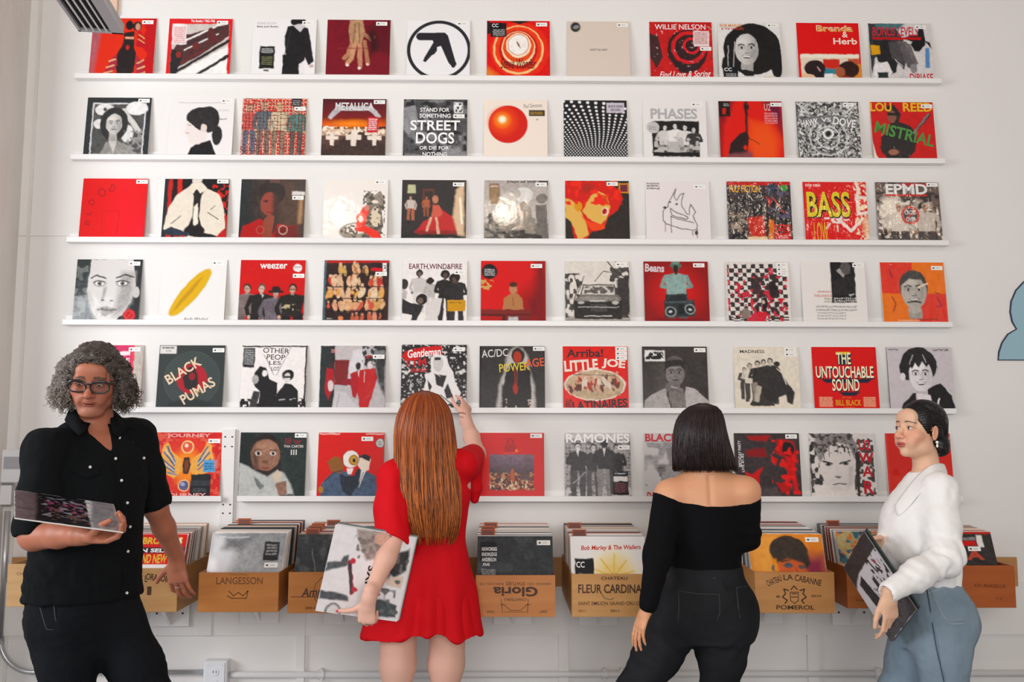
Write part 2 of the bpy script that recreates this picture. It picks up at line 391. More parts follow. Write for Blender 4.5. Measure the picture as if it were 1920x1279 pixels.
                cx, cy, r, w = nums(a[1:5]); s.mix(s.cov(np.abs(np.hypot(s.X - cx, s.Y - cy) - r) - w / 2), hx(a[5]))
            elif o == 'F': kw = dict(q.split('=') for q in a[6:]); s.face(*nums(a[1:4]), a[4], a[5], **{k: (v if k == 'ink' else float(v)) for k, v in kw.items()})
            elif o == 'M': s.man(*nums(a[1:4]), *a[4:8], *nums(a[8:]))
            elif o == 'cr': s.crowd(*nums(a[1:5]), int(a[5]), a[6].split(','), int(a[7]), float(a[8]))
            elif o == 't':       # t x0 y0 x1 y1 c bold rot shear text
                s.t.append((*nums(a[1:5]), hx(a[5]), *nums(a[6:9]), a[9].replace('_', ' ')))
            elif o == 'tl':      # tl x0 y0 x1 n step c : n thin lines of fine print
                x0, y0, x1, n, stp = nums(a[1:6]); r = np.random.RandomState(int(x0 * 7 + y0))
                for i in range(int(n)):
                    x = x0
                    while x < x1:
                        L_ = r.uniform(2, 7); s.rect(x, y0 + i * stp, min(x + L_, x1), y0 + i * stp + stp * .5, hx(a[6])); x += L_ + 1
            else: raise ValueError(o)
        s.X, s.Y = X0, Y0
        if s.tex:
            w = np.clip(1.25 - 1.1 * s.I.mean(2) ** .6, 0, 1) * np.clip((.55 - s.I.mean(2)) * 8, 0, 1) * np.clip((.82 - (s.I.max(2) - s.I.min(2)) / (s.I.max(2) + 1e-6)) * 6, 0, 1); s.I = s.I * (1 + w * (.30 * (s.vnoise(8, 61) - .5) + .42 * (s.vnoise(2.7, 62) - .5) + .3 * (s.vnoise(1.4, 63) - .5)))[..., None]
        g_ = s.I.mean(2, keepdims=True); s.I = np.clip(g_ + (s.I - g_) * 1.10, 0.004, 0.92)

printm = mat('printed_cover', attr='Col', rough=0.5, coat=0.12, coat_rough=0.15, spec=0.2)
filmm = mat('shrink_wrapped_cover', attr='Col', rough=0.5, coat=.9, coat_rough=0.10, spec=0.15, bump=(9, 0.35, 0.006, (1, 1, 1), 1))
wrinkm = mat('wrinkled_film_cover', attr='Col', rough=0.5, coat=1.0, coat_rough=0.11, spec=0.15, bump=(20, 0.8, 0.009, (1, 1, .6), 1))
def add_text(b, t, y, w=SL, h=None):
    """t = (x0,y0,x1,y1,col,bold,rot,shear,text) on a face of w x w seen from -y, origin bottom centre; y just in front"""
    x0, y0, x1, y1, c, bold, rot, shear, s_ = t
    V, F, asp = text_mesh(s_, bold * .45, shear)
    cx, cy = (x0 + x1) / 2, (y0 + y1) / 2; r = math.radians(rot); ww, hh = (x1 - x0), (y1 - y0)
    X = (V[:, 0] - .5) * ww; Y = -(V[:, 1] - .5) * hh
    X, Y = X * math.cos(r) - Y * math.sin(r) + cx, X * math.sin(r) + Y * math.cos(r) + cy
    sc = w / 100
    P = np.column_stack([(X - 50) * sc, np.full(len(X), y), (100 - Y) * sc])
    ok = (X > -.5) & (X < 100.5) & (Y > -.5) & (Y < 100.5)
    F = [f for f in F if all(ok[i] for i in f)]
    b.add(P, F, c)
def cover_mesh(b, code, N=88, w=SL, thick=0.0045, edge='e8e4de', extra=None):
    """sleeve with front face (towards -y), origin at the bottom centre of its back"""
    a = Art(N); a.run(code)
    g = np.linspace(-w / 2, w / 2, N); gz = np.linspace(w, 0, N)
    XX, ZZ = np.meshgrid(g, gz)
    V = np.column_stack([XX.ravel(), np.full(N * N, -thick), ZZ.ravel()])
    i = np.arange(N * N).reshape(N, N)
    F = np.column_stack([i[:-1, :-1].ravel(), i[1:, :-1].ravel(), i[1:, 1:].ravel(), i[:-1, 1:].ravel()])
    b.add(V, F.tolist(), a.I.reshape(-1, 3))
    e = hx(edge); k = w / 2
    vb = [(-k, -thick, 0), (k, -thick, 0), (k, -thick, w), (-k, -thick, w), (-k, 0, 0), (k, 0, 0), (k, 0, w), (-k, 0, w)]
    b.add(vb, [(0, 4, 5, 1), (1, 5, 6, 2), (2, 6, 7, 3), (3, 7, 4, 0), (4, 7, 6, 5)], e)
    lay = 0
    for t in a.t: lay += 1; add_text(b, t, -thick - 0.00025 - 0.00005 * lay, w)
    return a
stickm = mat('price_label_paper', attr='Col', rough=0.6)
def sticker_mesh():
    b = MB(); w, h = 0.056, 0.0205
    b.box(-w / 2, w / 2, -0.0003, 0, -h / 2, h / 2, hx('f0eeea'))
    x, z = -w * .3, 0
    b.add([(x - .005, -.0005, z - .003), (x + .004, -.0005, z - .004), (x + .006, -.0005, z + .001), (x, -.0005, z + .004), (x - .003, -.0005, z + .002)], [(0, 1, 2, 3, 4)], hx('222'))
    for q in (-1, 1): b.add([(x + .012, -.0005, q * .002 - .0008), (x + .033, -.0005, q * .002 - .0008), (x + .033, -.0005, q * .002 + .0008), (x + .012, -.0005, q * .002 + .0008)], [(0, 1, 2, 3)], hx('a9a6a2'))
    o = b.build('price_sticker', stickm); me = o.data; bpy.data.objects.remove(o); return me
STICK = sticker_mesh()
def add_sticker(parent, x, y, thick=0.0045, w=SL):
    o = link('price_sticker', STICK, parent); o.location = ((x - 50) * w / 100, -thick - 0.0002 if True else 0, (100 - y) * w / 100); return o

LEAN = math.asin(0.026 / SL)
def shelf_record(px0, px1, row, code, label, stick=(86, 6.5), film=0, N=88, lift=0, edge='e8e4de', tilt=0, thick=0.0045):
    b = MB(); cover_mesh(b, code, N, thick=thick, edge=edge)
    o = b.build('record_sleeve', (printm, filmm, wrinkm)[film])
    z = H + Z1[row] + 0.0102 + lift
    x = (U(px0, 500, CD - 0.033).x + U(px1, 500, CD - 0.033).x) / 2
    # pixel columns converge slightly upwards: use the row's own height
    py = [143, 296, 449, 604, 768, 935][row]
    x = (U(px0, py, CD - 0.033).x + U(px1, py, CD - 0.033).x) / 2
    o.location = (x, -0.0275, z); o.rotation_euler = (-LEAN, math.radians(tilt), 0)
    tag(o, label, 'record', 'records displayed on the wall ledges')
    if stick is not None:
        for q in (stick if isinstance(stick[0], tuple) else (stick,)): add_sticker(o, q[0], q[1], thick)
    return o
S = shelf_record
# row 1, top
S(166,285.5,0,'bg d63a2b;q a8616a 8 0 0 16 0 6 100 0 100;q b8202a 3 78 0 100 0 100 100 82 100 80 80 90 62 78 45 84 20;e 70 14 7 8 2a2020;e 71 15 4 6 c89078;e 58 12 6 8 1a1515;p 241c1c 50 25 66 22 68 50 72 60 70 90 60 100 44 98 40 80 42 60 50 42;p b02030 72 20 82 30 84 50 70 48;l d8a060 2 74 28 82 34;l d8a060 2 73 36 83 42;p a03040 22 100 32 70 42 62 44 80 32 100;p a03040 72 62 84 76 88 100 74 100;l e0b080 2.4 27 84 38 80;l e0b080 2.4 30 74 40 70;l e0b080 2.4 24 94 36 90;l e0b080 2.4 75 76 84 72;l e0b080 2.4 76 86 86 82;l e0b080 2.4 77 96 87 92;r 52 32 66 36 d9a084;e 57 50 3 4 c03030',
  'red record cover with a dark figure in striped sleeves, partly behind the air vent')
S(311,429,0,'bg d8242f;r 6 9 95 100 cfc6c0;p 4a2a2a 20 30 95 8 95 30 50 64 6 90 6 60;l f0ece8 3 22 40 80 10;l 2b2426 2.5 24 48 84 14;l e6dedb 2 26 54 78 26;p f2eeec 8 100 95 46 95 100;l 201c1e 5 8 96 95 38;l 201c1e 5 42 100 95 64;l 7a1f24 2 8 84 60 52;p 1c1a1c 6 52 24 60 20 80 14 100 6 100;r 6 9 28 44 e8dede;tl 9 14 26 9 3.2 d88;r 7 10 27 13 f4e8e8;e 66 22 5 7 5a2020;e 44 46 5 7 6a2626;e 18 62 4 5 8a2a22;e 38 56 4 5 502020;p 5a2426 60 28 74 26 84 40 66 44;t 34 1.5 72 6 fff 0.03 0 0 The_Beatles_/_1962-1966;n .08 6',
  'red framed record cover with a slanting black and white staircase picture', (84,6.5), 1)
S(470,589,0,'bg ebe8e8;t 6 5 36 9 b9b4b4 0.02 0 0 EDDIE_SOUTH;t 6 11 40 15 333 0.03 0 0 Baby_Jack_Butler;r 12 46 36 84 1c1c1a;tl 15 50 33 3 3 bbb;tl 16 64 33 5 3 775;r 20 86 28 89 444;p 1d1c1e 55 12 66 10 86 14 92 40 98 72 90 78 84 66 82 100 60 100 60 74 52 56 50 30;e 71 4 12 8 1c1a1c;p cfcacc 62 10 74 22 84 10 76 8;p 1a1a1c 49 60 72 60 72 100 48 100;p e6e2e2 75 76 84 70 84 92 76 96;e 95 80 4 3 c8b0ac;l 3a3a3c 1 60 20 52 60',
  'white record cover with a standing person in a black suit, a black note at left', (86,6), 0)
S(610,729.5,0,'bg 751a26;q 5a141e 8 60 10 100 0 100 60 80 50;p b08a6a 36 0 56 0 60 22 54 44 38 44 34 20;l b07c60 7 40 40 34 60 28 66;l c09070 7.5 44 42 40 66 34 74;l b88468 7.5 52 42 53 64 54 80;l a87458 6.5 60 38 64 60 66 74;l a87860 6 58 24 70 34 74 30;e 34 77 3 2.6 efd9d0;e 53 82 3 2.6 efd9d0;e 65 76 2.5 2.2 e8c8b8;l 7a4a34 1.5 44 6 42 40;l 7a4a34 1.5 50 6 52 40;tl 16 48 86 1 3 8a3038;tl 26 94 78 1 3 a0606a;q 3a1016 10 64 20 76 20 84 50 70 60;n .1 5',
  'dark crimson record cover with a hand reaching down from the top')
S(761,881,0,'clean;bg eceaec;ring 51 51 48 5.5 26252b;l 26252b 13 21 28 52 28;p 26252b 46 21 60 21 65 26 79 76 73 81 66 72 54 44 48 46 48 52 44 58 40 60 30 72 26 70 28 64 42 38 40 33;l 26252b 6 74 78 76 74;r 6 96 26 98 888',
  'white record cover with a black curved emblem inside a black ring', (88,5.5), 0, 120)
S(912,1032,0,'bg d8241e;q f0a050 18 0 84 20 100 0 100;e 52 50 47 48 e23a1e;e 50 50 40 42 f2c48a;e 50 49 37 39 e8481c;e 50 49 31 33 c02a1a;e 50 47 27 29 f4d8ae;e 50 45 25 26 e2541f;e 50 42 20 21 f6e2c4;e 50 41 17 18 c84a2c;e 50 41 16 17 f3eee8;e 50 41 1.5 6 8a6048 -30;p 241c1c 0 0 14 6 8 20 0 24;p 241c1c 34 0 72 0 52 6;n .1 4;r 6 3 31 28 17151a;t 8 5 18 11 eee 0.04 0 0 CC;tl 10 15 28 4 3 aaa;t 22 64 78 82 4a1c14 0.01 0 0.3 Stevie_Wonder',
  'red and orange record cover with pale wavy concentric rings', (87,6), 0, 100)
S(1064,1182,0,'clean;bg d9cbbf;e 14 10 8 8.5 2b2a2c;e 15 10 5 3 8a8a8c -20;t 37 47 64 50.5 555 0.03 0 0 HAVE_IT_ALL_NOW', 'plain beige record cover with a small round black sticker', (89,6), 0, 64)
S(1220,1338.5,0,'bg c01c26;q 2a1216 3 50 14 92 30 100 60 80 92 46 86 28 60 32 30;ring 55 52 40 8 c8202a;ring 60 46 30 5 2a1618;ring 62 44 25 6 d02630;ring 66 42 17 5 301618;ring 67 41 12 4 d82a34;e 67 41 8 7 2a1414;p 3a2022 0 20 14 24 20 60 10 80 0 60;nm 0 0 100 100 4 .88 eac8cc 5;n .15 5;r 70 15 95 42 ead8d8;tl 72 18 92 7 3 b66;t 9 4 90 13 f3ecec 0.02 0 0 WILLIE_NELSON;t 14 84 96 98 f6f0f0 0.01 -2 0.4 Find_Love_&_Spring',
  'red rose record cover with white script along its bottom', (89,46), 1)
S(1349,1468,0,'bg e2e0de;e 54 46 46 44 1b1a1a;e 16 76 12 20 1b1a1a;e 92 70 10 26 1b1a1a;l c8c6c4 1 16 40 14 78;l c8c6c4 1 26 34 22 80;p dedcda 0 66 14 100 0 100;F 45 46 20 c9c6c3 1b1a1a ink=141414 hs=0 smile=1 side=1;p 1b1a1a 30 80 60 84 54 94 40 92;p d5d2d0 36 92 54 92 60 100 32 100;r 6 76 30 100 17171a;t 8 78 20 84 eee 0.04 0 0 CC;tl 10 88 27 3 3 aaa;t 4 3 40 8 d8862a 0.04 0 0 BOB_MARLEY;t 6 9 42 13 c03a2a 0.04 0 0 &_THE_WAILERS;n .06 2;t 70 92 92 99 d8b820 0.03 0 0 KAYA',
  'white record cover with a smiling face under big dark locks, black note at lower left', (88,5), 0, 100)
S(1499,1616.6,0,'bg d8141c;r 4 54 97 100 e2d3c0;r 4 54 97 60 efe8d8;r 40 62 66 78 c8382e;r 40 78 62 88 3a8090;r 80 62 97 84 b8563a;p d88a40 62 76 100 70 100 100 62 100;e 26 78 17 14 2a1a1e;p 241a20 12 82 40 80 42 100 30 100;p e8c0a0 4 86 24 90 30 100 4 100;e 80 80 17 14 301a18;e 66 84 8 9 a05a40;p 8a3a28 54 100 70 90 92 94 96 100;p eee 40 88 54 86 54 100 40 100;l c8a0a0 2 30 76 34 82;t 32 4 90 14 f4dfd0 0.05 0 0 Brenda;t 73 15 82 25 f4dfd0 0.04 0 0 &;t 58 26 96 37 f4dfd0 0.05 0 0 Herb;t 33 5 91 15.5 e0903a 0.05 0 0 Brenda',
  'red record cover with cream title and two heads facing each other', None)
S(1636,1752,0,'bg d4cfcf;p 33383c 0 0 40 0 56 30 20 50 8 60 0 90;q 4a7074 4 10 0 60 0 50 10 14 10;p 262427 6 30 36 28 50 40 40 84 30 88 24 70 12 66;p 4a4648 30 32 46 30 58 60 52 80 42 66 34 60;p 5d585a 44 30 60 32 74 70 68 84 58 74;p 6c6668 56 34 66 36 76 68 70 74;l d0cccc 1.2 40 62 50 74;e 68 78 6 8 8a8688;e 70 26 12 5 1d1b1d;p 1d1b1d 66 36 78 20 82 4 88 2 90 36 80 48 72 48;p 1d1b1d 86 28 100 44 98 34;r 88 42 95 76 5d87b8 3;r 2 38 16 54 d9a02e;r 10 84 27 98 2a3332;p e8e4e4 6 70 26 66 34 84 20 100 4 100;r 10 84 27 98 2a3332;e 50 96 8 7 c8c4c4;r 6 24 84 28 c01e2a;t 6 6 80 22 c8283a 0.04 0 0.15 BONUS_LEVELS;t 60 86 98 100 c8283a 0.04 0 0.1 DIBIASE;n .08 3',
  'grey and red record cover with hanging fingers and a blue strip', (84,6), 0)
# row 2
S(156.4,274.6,1,'bg 23282b;r 9 9 92 96 dcdada;r 11 11 90 94 4a4a48;e 28 20 15 10 e4e2e0;e 20 44 8 8 dcdad8;e 78 18 17 11 e6e4e2;e 66 60 10 14 d8d6d4;e 28 20 3 3 444;l ccc9c5 8 58 22 72 40 84 56;e 44 44 22 28 242424;F 44 44 13 c4c0bc 242424 hs=0 side=1;p 8c8984 26 94 34 74 52 72 70 80 74 94;p c0bcb8 38 72 50 72 46 94;nm 60 55 90 94 4 .5 8a8a88 8;r 0 0 100 4 1d2224;n .1 4', 'black bordered record cover with a grey portrait among white flowers', (88,5), 1)
S(317,429,1,'bg e9e5e4;l b8b2b0 1 12 8 86 8;e 50 34 24 19 2c2a2a;e 60 36 18 22 2c2a2a;p e6dcd8 26 38 40 40 50 56 56 58 50 84 34 74 28 62 22 58 26 50;p e6dcd8 44 56 60 56 58 80 46 84;e 54 50 5 7 ddcfc9;e 76 62 8 16 2a2828;p 1c1b1d 30 100 36 82 52 74 66 70 78 100;l 444 1 28 44 34 46;l c87a80 1.2 27 58 31 59;tl 78 34 90 1 3 666;tl 74 20 92 1 4 ccc;p 2c2a2a 28 38 40 26 52 30 48 54', 'white record cover with a dark haired woman seen from the side', (88,4.5), 0)
S(452,568,1,'bg c8473c;grid 5.5 1.6 efc8b4 0 0 100 100;M 12 10 84 8a6a50 c8a08a c8605a 5d6a7a 1;M 34 6 90 a8886c c8a08c 5d6a70 77685e 1;M 58 8 88 c8a878 d0aa90 cbb89c 8a7a6a 1;M 86 12 84 5a4a40 b88a70 5a7a72 5f5a56 1;grid 5.5 .7 5a2020 0 0 100 100;r 76 0 92 13 1c1a1a;tl 78 3 90 3 3 999', 'red checked record cover with four men standing in a row', (90,17), 0, 100, edge='d8c8a0')
S(600,723,1,'bg 3a201e;g 4a1c24 7a2426 0 0 100 34;g 7a2a22 e2621e 0 32 100 46;e 48 42 26 5 f28a2a 0 8;g d8b49a a08878 0 50 100 62;g 5c4038 2e2422 0 62 100 100;p 40302c 50 50 62 50 100 80 100 100 20 100 10 90;nm 0 46 100 60 3 .45 f0dcc8 4;p e6d8cc 46 52 54 52 54 60 62 60 62 68 54 68 54 78 46 78 46 68 38 68 38 60 46 60;p e6d8cc 13 56 19 56 19 62 26 62 26 68 19 68 19 78 13 78 13 68 7 68 7 62 13 62;p e6d8cc 80 56 86 56 86 62 94 62 94 68 86 68 86 78 80 78 80 68 72 68 72 62 80 62;p b8b4b6 8 32 22 12 78 12 92 30 88 32 72 20 28 20 14 34;r 71 30 88 56 c02a34;tl 73 33 86 6 3.4 f0d8d8;t 20 6 80 19 d8d6d8 0.06 0 0 METALLICA;t 9 96 88 100 c8bcb4 0.04 0 0 MASTER_OF_PUPPETS;n .08 4', 'dark record cover with an orange horizon and rows of pale crosses', (89,5), 0)
S(753,877,1,'bg 4e4d50;nm 0 0 100 100 12 .5 7a797c 3;nm 0 0 100 100 7 .6 2a292b 6;nm 60 60 100 100 6 .5 8a898b 9;p 8c8b8e 0 14 18 10 24 40 8 60 0 50;n .12 4;r 78 4 94 24 5a595c;r 79 5 93 23 eae8e8;nm 80 6 92 22 2.5 .5 333 4;t 26 14 72 21 f0eeee 0.04 0 0 STAND_FOR;t 25 24 74 31 f0eeee 0.04 0 0 SOMETHING;t 11 35 89 52 f6f4f4 0.04 0 0 STREET;t 20 55 80 74 f6f4f4 0.04 0 0 DOGS;t 26 78 72 84 f0eeee 0.04 0 0 OR_DIE_FOR;t 31 88 69 95 f0eeee 0.04 0 0 NOTHING', 'grey mottled record cover filled with bold white capital lettering', (87,28), 0)
S(906,1027.7,1,'clean;bg efe2d6;e 38 41 31 31.5 cf3024;e 30 36 20 20 e8502a 0 16;e 29 34 11 11 f4923c 0 10;e 29 33 5.5 5.5 fff6d8 0 5;r 71 17 96 27 2a2422;tl 73 20 93 2 3 b8944a;t 62 6 92 13 8a847e 0.0 -4 0.3 Paul_Simmons;r 83 32 85 34 555', 'cream record cover with a glowing red disc', None)
S(1056,1179,1,'clean;bg 1d1d20;dots;r 68 4 96 21 c8c0cc;t 71 8 94 12 444 0.04 0 0 BLACK_HAND;t 75 14 90 18 444 0.04 0 0 RECORD', 'black record cover covered in white dots that shrink downwards', None, 0, 120)
S(1207,1328,1,'bg e9e5e4;r 14 34 88 93 1f1d1e;M 34 40 66 1a1a1a d8d4d2 d0ccca 8a8684 1.3 1;M 50 38 66 1a1a1a e0dcda e8e4e2 b8b4b2 1.3 1;M 66 40 66 1a1a1a d8d4d2 dcd8d6 8a8684 1.3 1;M 80 44 60 1a1a1a d0ccca 3a3838 5a5856 1.2 1;nm 16 60 88 90 5 .5 bcb8b6 5;r 14 86 88 93 1a191a;e 15 45 10 10 c4c0c0;tl 9 43 21 2 4 999;t 12 13 86 31 b2b0b2 0.07 0 0 PHASES', 'white record cover with grey title over a black and white group photo', (86,6), 0, edge='e8e4e4')
S(1351,1472,1,'bg d8301e;q 701a2a 10 0 0 24 0 6 40 0 100;q 6a1c38 12 70 0 100 0 100 60 88 30;q e8521e 12 46 30 80 40 90 100 50 100;e 70 70 22 26 ea5a22 0 20;p 2a1a1c 12 92 16 70 30 56 42 50 46 58 44 78 40 100 10 100;q 3a1c1e 4 40 0 46 0 44 50 42 50;l 1e1618 2.4 42 6 43 54;r 40 6 48 14 2a1a1c;l 201618 1.2 44 60 62 72;r 0 0 18 26 1b1719;r 6 12 11 22 c8302a;tl 8 4 16 2 3 aaa;e 40 78 3 4 d03a2a;q 8a4a50 6 10 90 50 84 50 100 8 100;t 72 4 82 16 d8aab0 0.04 0 0 U2;tl 72 20 92 4 4 d89aa0;tl 72 36 92 1 3 d89aa0', 'red record cover with a crouching dark figure and a grey haze', (91,5.5), 0, edge='2a1a1a')
S(1498.6,1616,1,'bg a6a4a3;nm 0 0 100 100 3 .5 555 3;nm 0 0 100 100 2.4 .6 e0dedc 7;nm 0 0 100 100 2.2 .65 333 5;ring 49 60 30 2 ccc;ring 49 60 26 1.2 333;ring 49 60 18 1.6 ddd;l ccc 3 6 6 20 20;l ccc 3 92 6 78 20;e 49 55 8 9 777;ring 49 54 7 3 eee;e 49 54 3.5 4 222;p 77787a 4 34 20 26 50 22 80 26 96 34 94 44 74 38 50 35 26 38 8 44;r 0 0 1.4 100 3a3a3a;t 7 30 35 41 efecea 0.05 -10 0 HAWK;t 39 27 55 34 efecea 0.04 0 0 VS;t 58 28 94 41 efecea 0.05 10 0 DOVE', 'grey record cover crowded with fine line ornament round a small flower', (84,5), 0, 110)
S(1642,1755,1,'bg c81f26;p 282223 26 6 38 4 48 20 44 34 62 40 72 56 66 82 50 100 22 96 12 80 14 60 26 46 32 30 26 20;p 2c2526 10 76 24 58 28 80 18 92;e 33 24 7 11 8a5a48;r 26 18 44 23 1a1718;l 3a3030 5 40 84 66 52 92 22;l 8a8280 2.4 66 52 92 20;e 52 76 14 13 2a2425 -30;e 32 84 8 5 a06a58;p e8e0d8 0 66 4 90 10 100 0 100;n .1 5;t 0 1 34 16 e8b820 0.06 0 0 LOU;t 52 1 99 16 e8b820 0.06 0 0 REED;t 4 44 99 64 4c9040 0.05 15 0 MISTRIAL', 'red record cover with yellow capitals and slanting green lettering over a guitarist', (90,7), 2, edge='d8b8b0')
# row 3
S(147.4,268,2,'bg d8222c;q e03a42 20 60 60 100 60 100 100 60 100;e 70 60 30 50 df2a34 0 40;r 30 52 62 53 c41c26;l b01824 .8 33 54 36 90;l b01824 .8 60 54 58 90;t 8 68 15 76 a3141f 0.0 -80 0 B;t 9 52 16 60 a3141f 0.0 -80 0 L;t 11 34 20 44 a3141f 0.0 -60 0 O;t 24 16 36 30 a3141f 0.0 -20 0 O;t 42 10 50 22 a3141f 0.0 20 0 D', 'plain bright red record cover in glossy film, first on its ledge', (91,5), 1, edge='c02028')
S(302,423,2,'bg 1b191b;r 0 0 12 100 24282c;r 6 0 12 100 b8302c;r 20 0 27 100 c8352e;r 84 60 100 100 b82a28;nm 70 8 100 60 4 .62 c8302a 4;p e2d8c8 8 48 20 26 36 14 44 6 58 6 66 16 86 26 94 50 98 80 86 92 60 86 20 88 2 82;p 241f22 44 24 50 16 56 24 62 20 58 28 56 60 62 80 40 80 46 60 46 28;p e8e0d0 47 46 53 40 55 72 48 78;e 50 2 8 6 d8d0c4;e 50 84 16 9 1a181a;p e2d8c8 20 100 34 90 60 96 78 100;l 2a2426 1.4 14 72 28 60;l 2a2426 1.4 70 54 86 66;l 2a2426 1.2 74 50 80 44;p 2a3440 2 84 14 78 44 88 40 94 8 92;r 30 92 36 100 c8352e;r 8 92 14 100 c8352e;n .05 4', 'record cover of a headless white shirt and dark tie on red and black', (90,4), 0)
S(446,569,2,'bg 33221f;g 1e2a2c 3a2620 0 0 40 100 h;q 4a342a 20 60 0 100 0 100 100 66 100;e 48 22 21 20 1e1412;e 44 40 13 19 8c3c30;q 3a201c 6 50 22 60 30 60 60 50 62;l 1a1010 1.4 36 35 43 35;e 40 36 2.6 1.6 201010;l 7a241c 2 42 54 50 54;p a8141e 0 100 6 76 32 64 40 70 52 90 60 72 84 76 90 100;q 6a1418 4 56 78 90 74 92 100 56 100;p 8a4030 38 66 46 56 54 60 50 100 36 100;ring 33 82 6 1.4 a05a50;ring 68 82 7 1.6 c0988a;r 44 0 60 6 5a3a34;r 82 5 98 18 3a3230;r 79 20 99 26 d8d0cc;q c09468 8 92 34 96 34 95 70 92 70', 'dark record cover of a person in a red jacket with a hand at the chin', (89,30), 1)
S(603,725.6,2,'bg ece5df;p 8c8176 68 18 78 26 88 18 96 36 90 50 70 48 66 34;p 776c62 70 44 90 44 94 70 90 96 76 96 68 70;e 82 62 8 18 d8c8b0;e 52 84 26 14 978a7c;e 52 80 18 8 e8ded2;nm 62 18 96 98 3 .55 4a433c 5;nm 28 74 80 98 3 .55 5a5048 6;p e23a2e 62 44 72 50 66 74 86 84 94 98 84 100 66 86 50 82 54 60;e 60 62 8 8 ec6a58;e 59 64 4 5 f2d8cc;e 68 46 4 5 c87a68;e 80 36 5 3 e8dccc;l c8beb4 1 30 48 50 52', 'white record cover with a grey fox like animal and a person in red', (88,4), 1)
S(751,874,2,'bg 1c1719;r 9 8 21 22 b8b890;r 32 14 50 42 5a2820;r 35 18 48 38 2a1816;M 14 26 40 3a2a24 c09080 c8b8b0 a86048 1.2;M 38 26 34 2a1a18 a86a50 a85a3a 8a4a30 1.1;p b81c24 50 44 60 46 80 60 92 86 20 86 34 68 44 62;p 8a141c 20 82 92 82 86 90 28 90;e 52 32 5 7 b87860;p c85a48 48 42 58 40 64 54 60 60 46 60;l d8a890 4 46 62 40 82;l d8a890 4 54 62 58 88;r 44 20 46 60 141113;r 0 88 100 100 161214;p c89aa0 60 100 74 94 92 96 94 100;q d8b898 4 84 16 96 4 98 92 88 90 80 60;l fff0d8 3 90 30 94 70;t 2 96 22 100 d8b0a8 0.02 0 0 Camila', 'black record cover with a person seated in a spread red gown', (88,7), 1)
S(907,1029,2,'bg b8aea8;g a8a09c c8beb6 0 0 100 60;g 8a8074 403a36 0 70 100 100;e 62 24 14 13 d8d4d0;e 52 22 5 7 b0a8a2;p 9a8c80 52 40 62 34 74 46 78 88 48 88;e 90 30 9 8 7a7470;p 6a6460 80 40 98 40 98 100 84 100;p 4a4644 0 84 10 58 22 70 24 100 0 100;e 10 60 5 6 3a3634;p 2a2624 24 84 60 80 90 90 90 100 0 100 0 90;nm 0 60 80 96 6 .55 8a8278 4;r 8 5 24 38 7a5c40;r 9 6 23 37 8f7050;tl 10 9 22 1 3 dcc;r 85 0 100 8 3a3438;n .08 3;t 36 0 84 5 2e2a2c 0.05 0 0 Days_of_WK.', 'sepia record cover of two people seen from behind, with a brown note', (89,6.5), 1)
S(1060,1182,2,'bg 2c2624;p cf2f26 0 0 62 0 84 14 90 30 82 48 66 60 60 78 40 84 30 100 14 100 8 60 0 60;p dcb060 0 28 14 34 24 50 34 74 36 88 20 98 14 80 8 66 0 60;p dcb060 26 50 40 24 50 16 66 24 70 44 64 62 54 72 34 60;p e8502a 24 56 36 66 60 72 66 60 60 78 42 82;q d8541e 2 50 22 66 24 68 40 56 38;e 62 50 6 7 f0d0b8 30;e 61 50 4 5 a8201c 30;l c8401e 2.4 60 30 68 38;e 20 42 6 8 d8922e;e 34 12 12 8 a8302a 0 8;r 84 4 100 20 d8922a;r 86 6 98 18 6a2a3a;nm 0 0 90 40 6 .62 e83a28 4', 'record cover of a tilted orange and yellow head against black', (74,5), 0)
S(1210.6,1336,2,'bg e8e0e0;l 3a3434 1.3 34 42 36 34 42 22 48 12 44 24 48 32 54 22 60 20 56 32 56 40 64 54 68 54;l 3a3434 1.3 34 42 30 44 26 50 26 64 30 70 50 76 72 80 78 78 80 72 76 64 74 56 78 50 74 44 70 38 68 44 68 52;l 3a3434 1.3 38 44 48 52 60 56 66 60 62 62 40 56 38 44;l 3a3434 1.3 38 58 74 68;l 3a3434 1.2 29 66 29 82;l 3a3434 1.2 39 58 39 84;l 3a3434 1.2 72 80 72 88;l 3a3434 1.2 79 78 79 92;e 38 34 2 1.5 3a3434;e 48 38 2 1.5 3a3434;e 29 43 3 2.5 333 -10;e 78 84 2.5 4 333;tl 2 3 22 3 4 555', 'white record cover with a black line drawing of two horned animals', (85,9), 1)
S(1367,1487.5,2,'bg 3a3134;r 0 0 100 6 c02428;nm 0 12 100 100 7 .5 1d1c20 3;nm 4 50 30 96 4 .6 8a7a6a 4;q c03424 4 30 60 56 56 58 92 34 90;p 2c3a4c 66 4 78 2 74 18 68 22;l c8504a 2 70 24 88 50;p b02820 60 24 70 30 66 42;p d8742a 64 60 72 64 70 98 62 98;nm 60 10 98 60 5 .55 5a5468 5;e 90 10 6 5 4a8a3a;r 72 70 97 98 c0141c;r 30 90 60 100 e8c8a0;tl 78 88 92 2 3 f0c0b8;n .1 3;t 4 6 52 18 e8a030 0.06 0 0 PULP_FICTION;t 74 72 84 84 1a1014 0.04 0 0 C;tl 82 74 92 3 4 2a1014', 'dark busy record cover with yellow capitals and a red corner note', None, 2, edge='2a3a34')
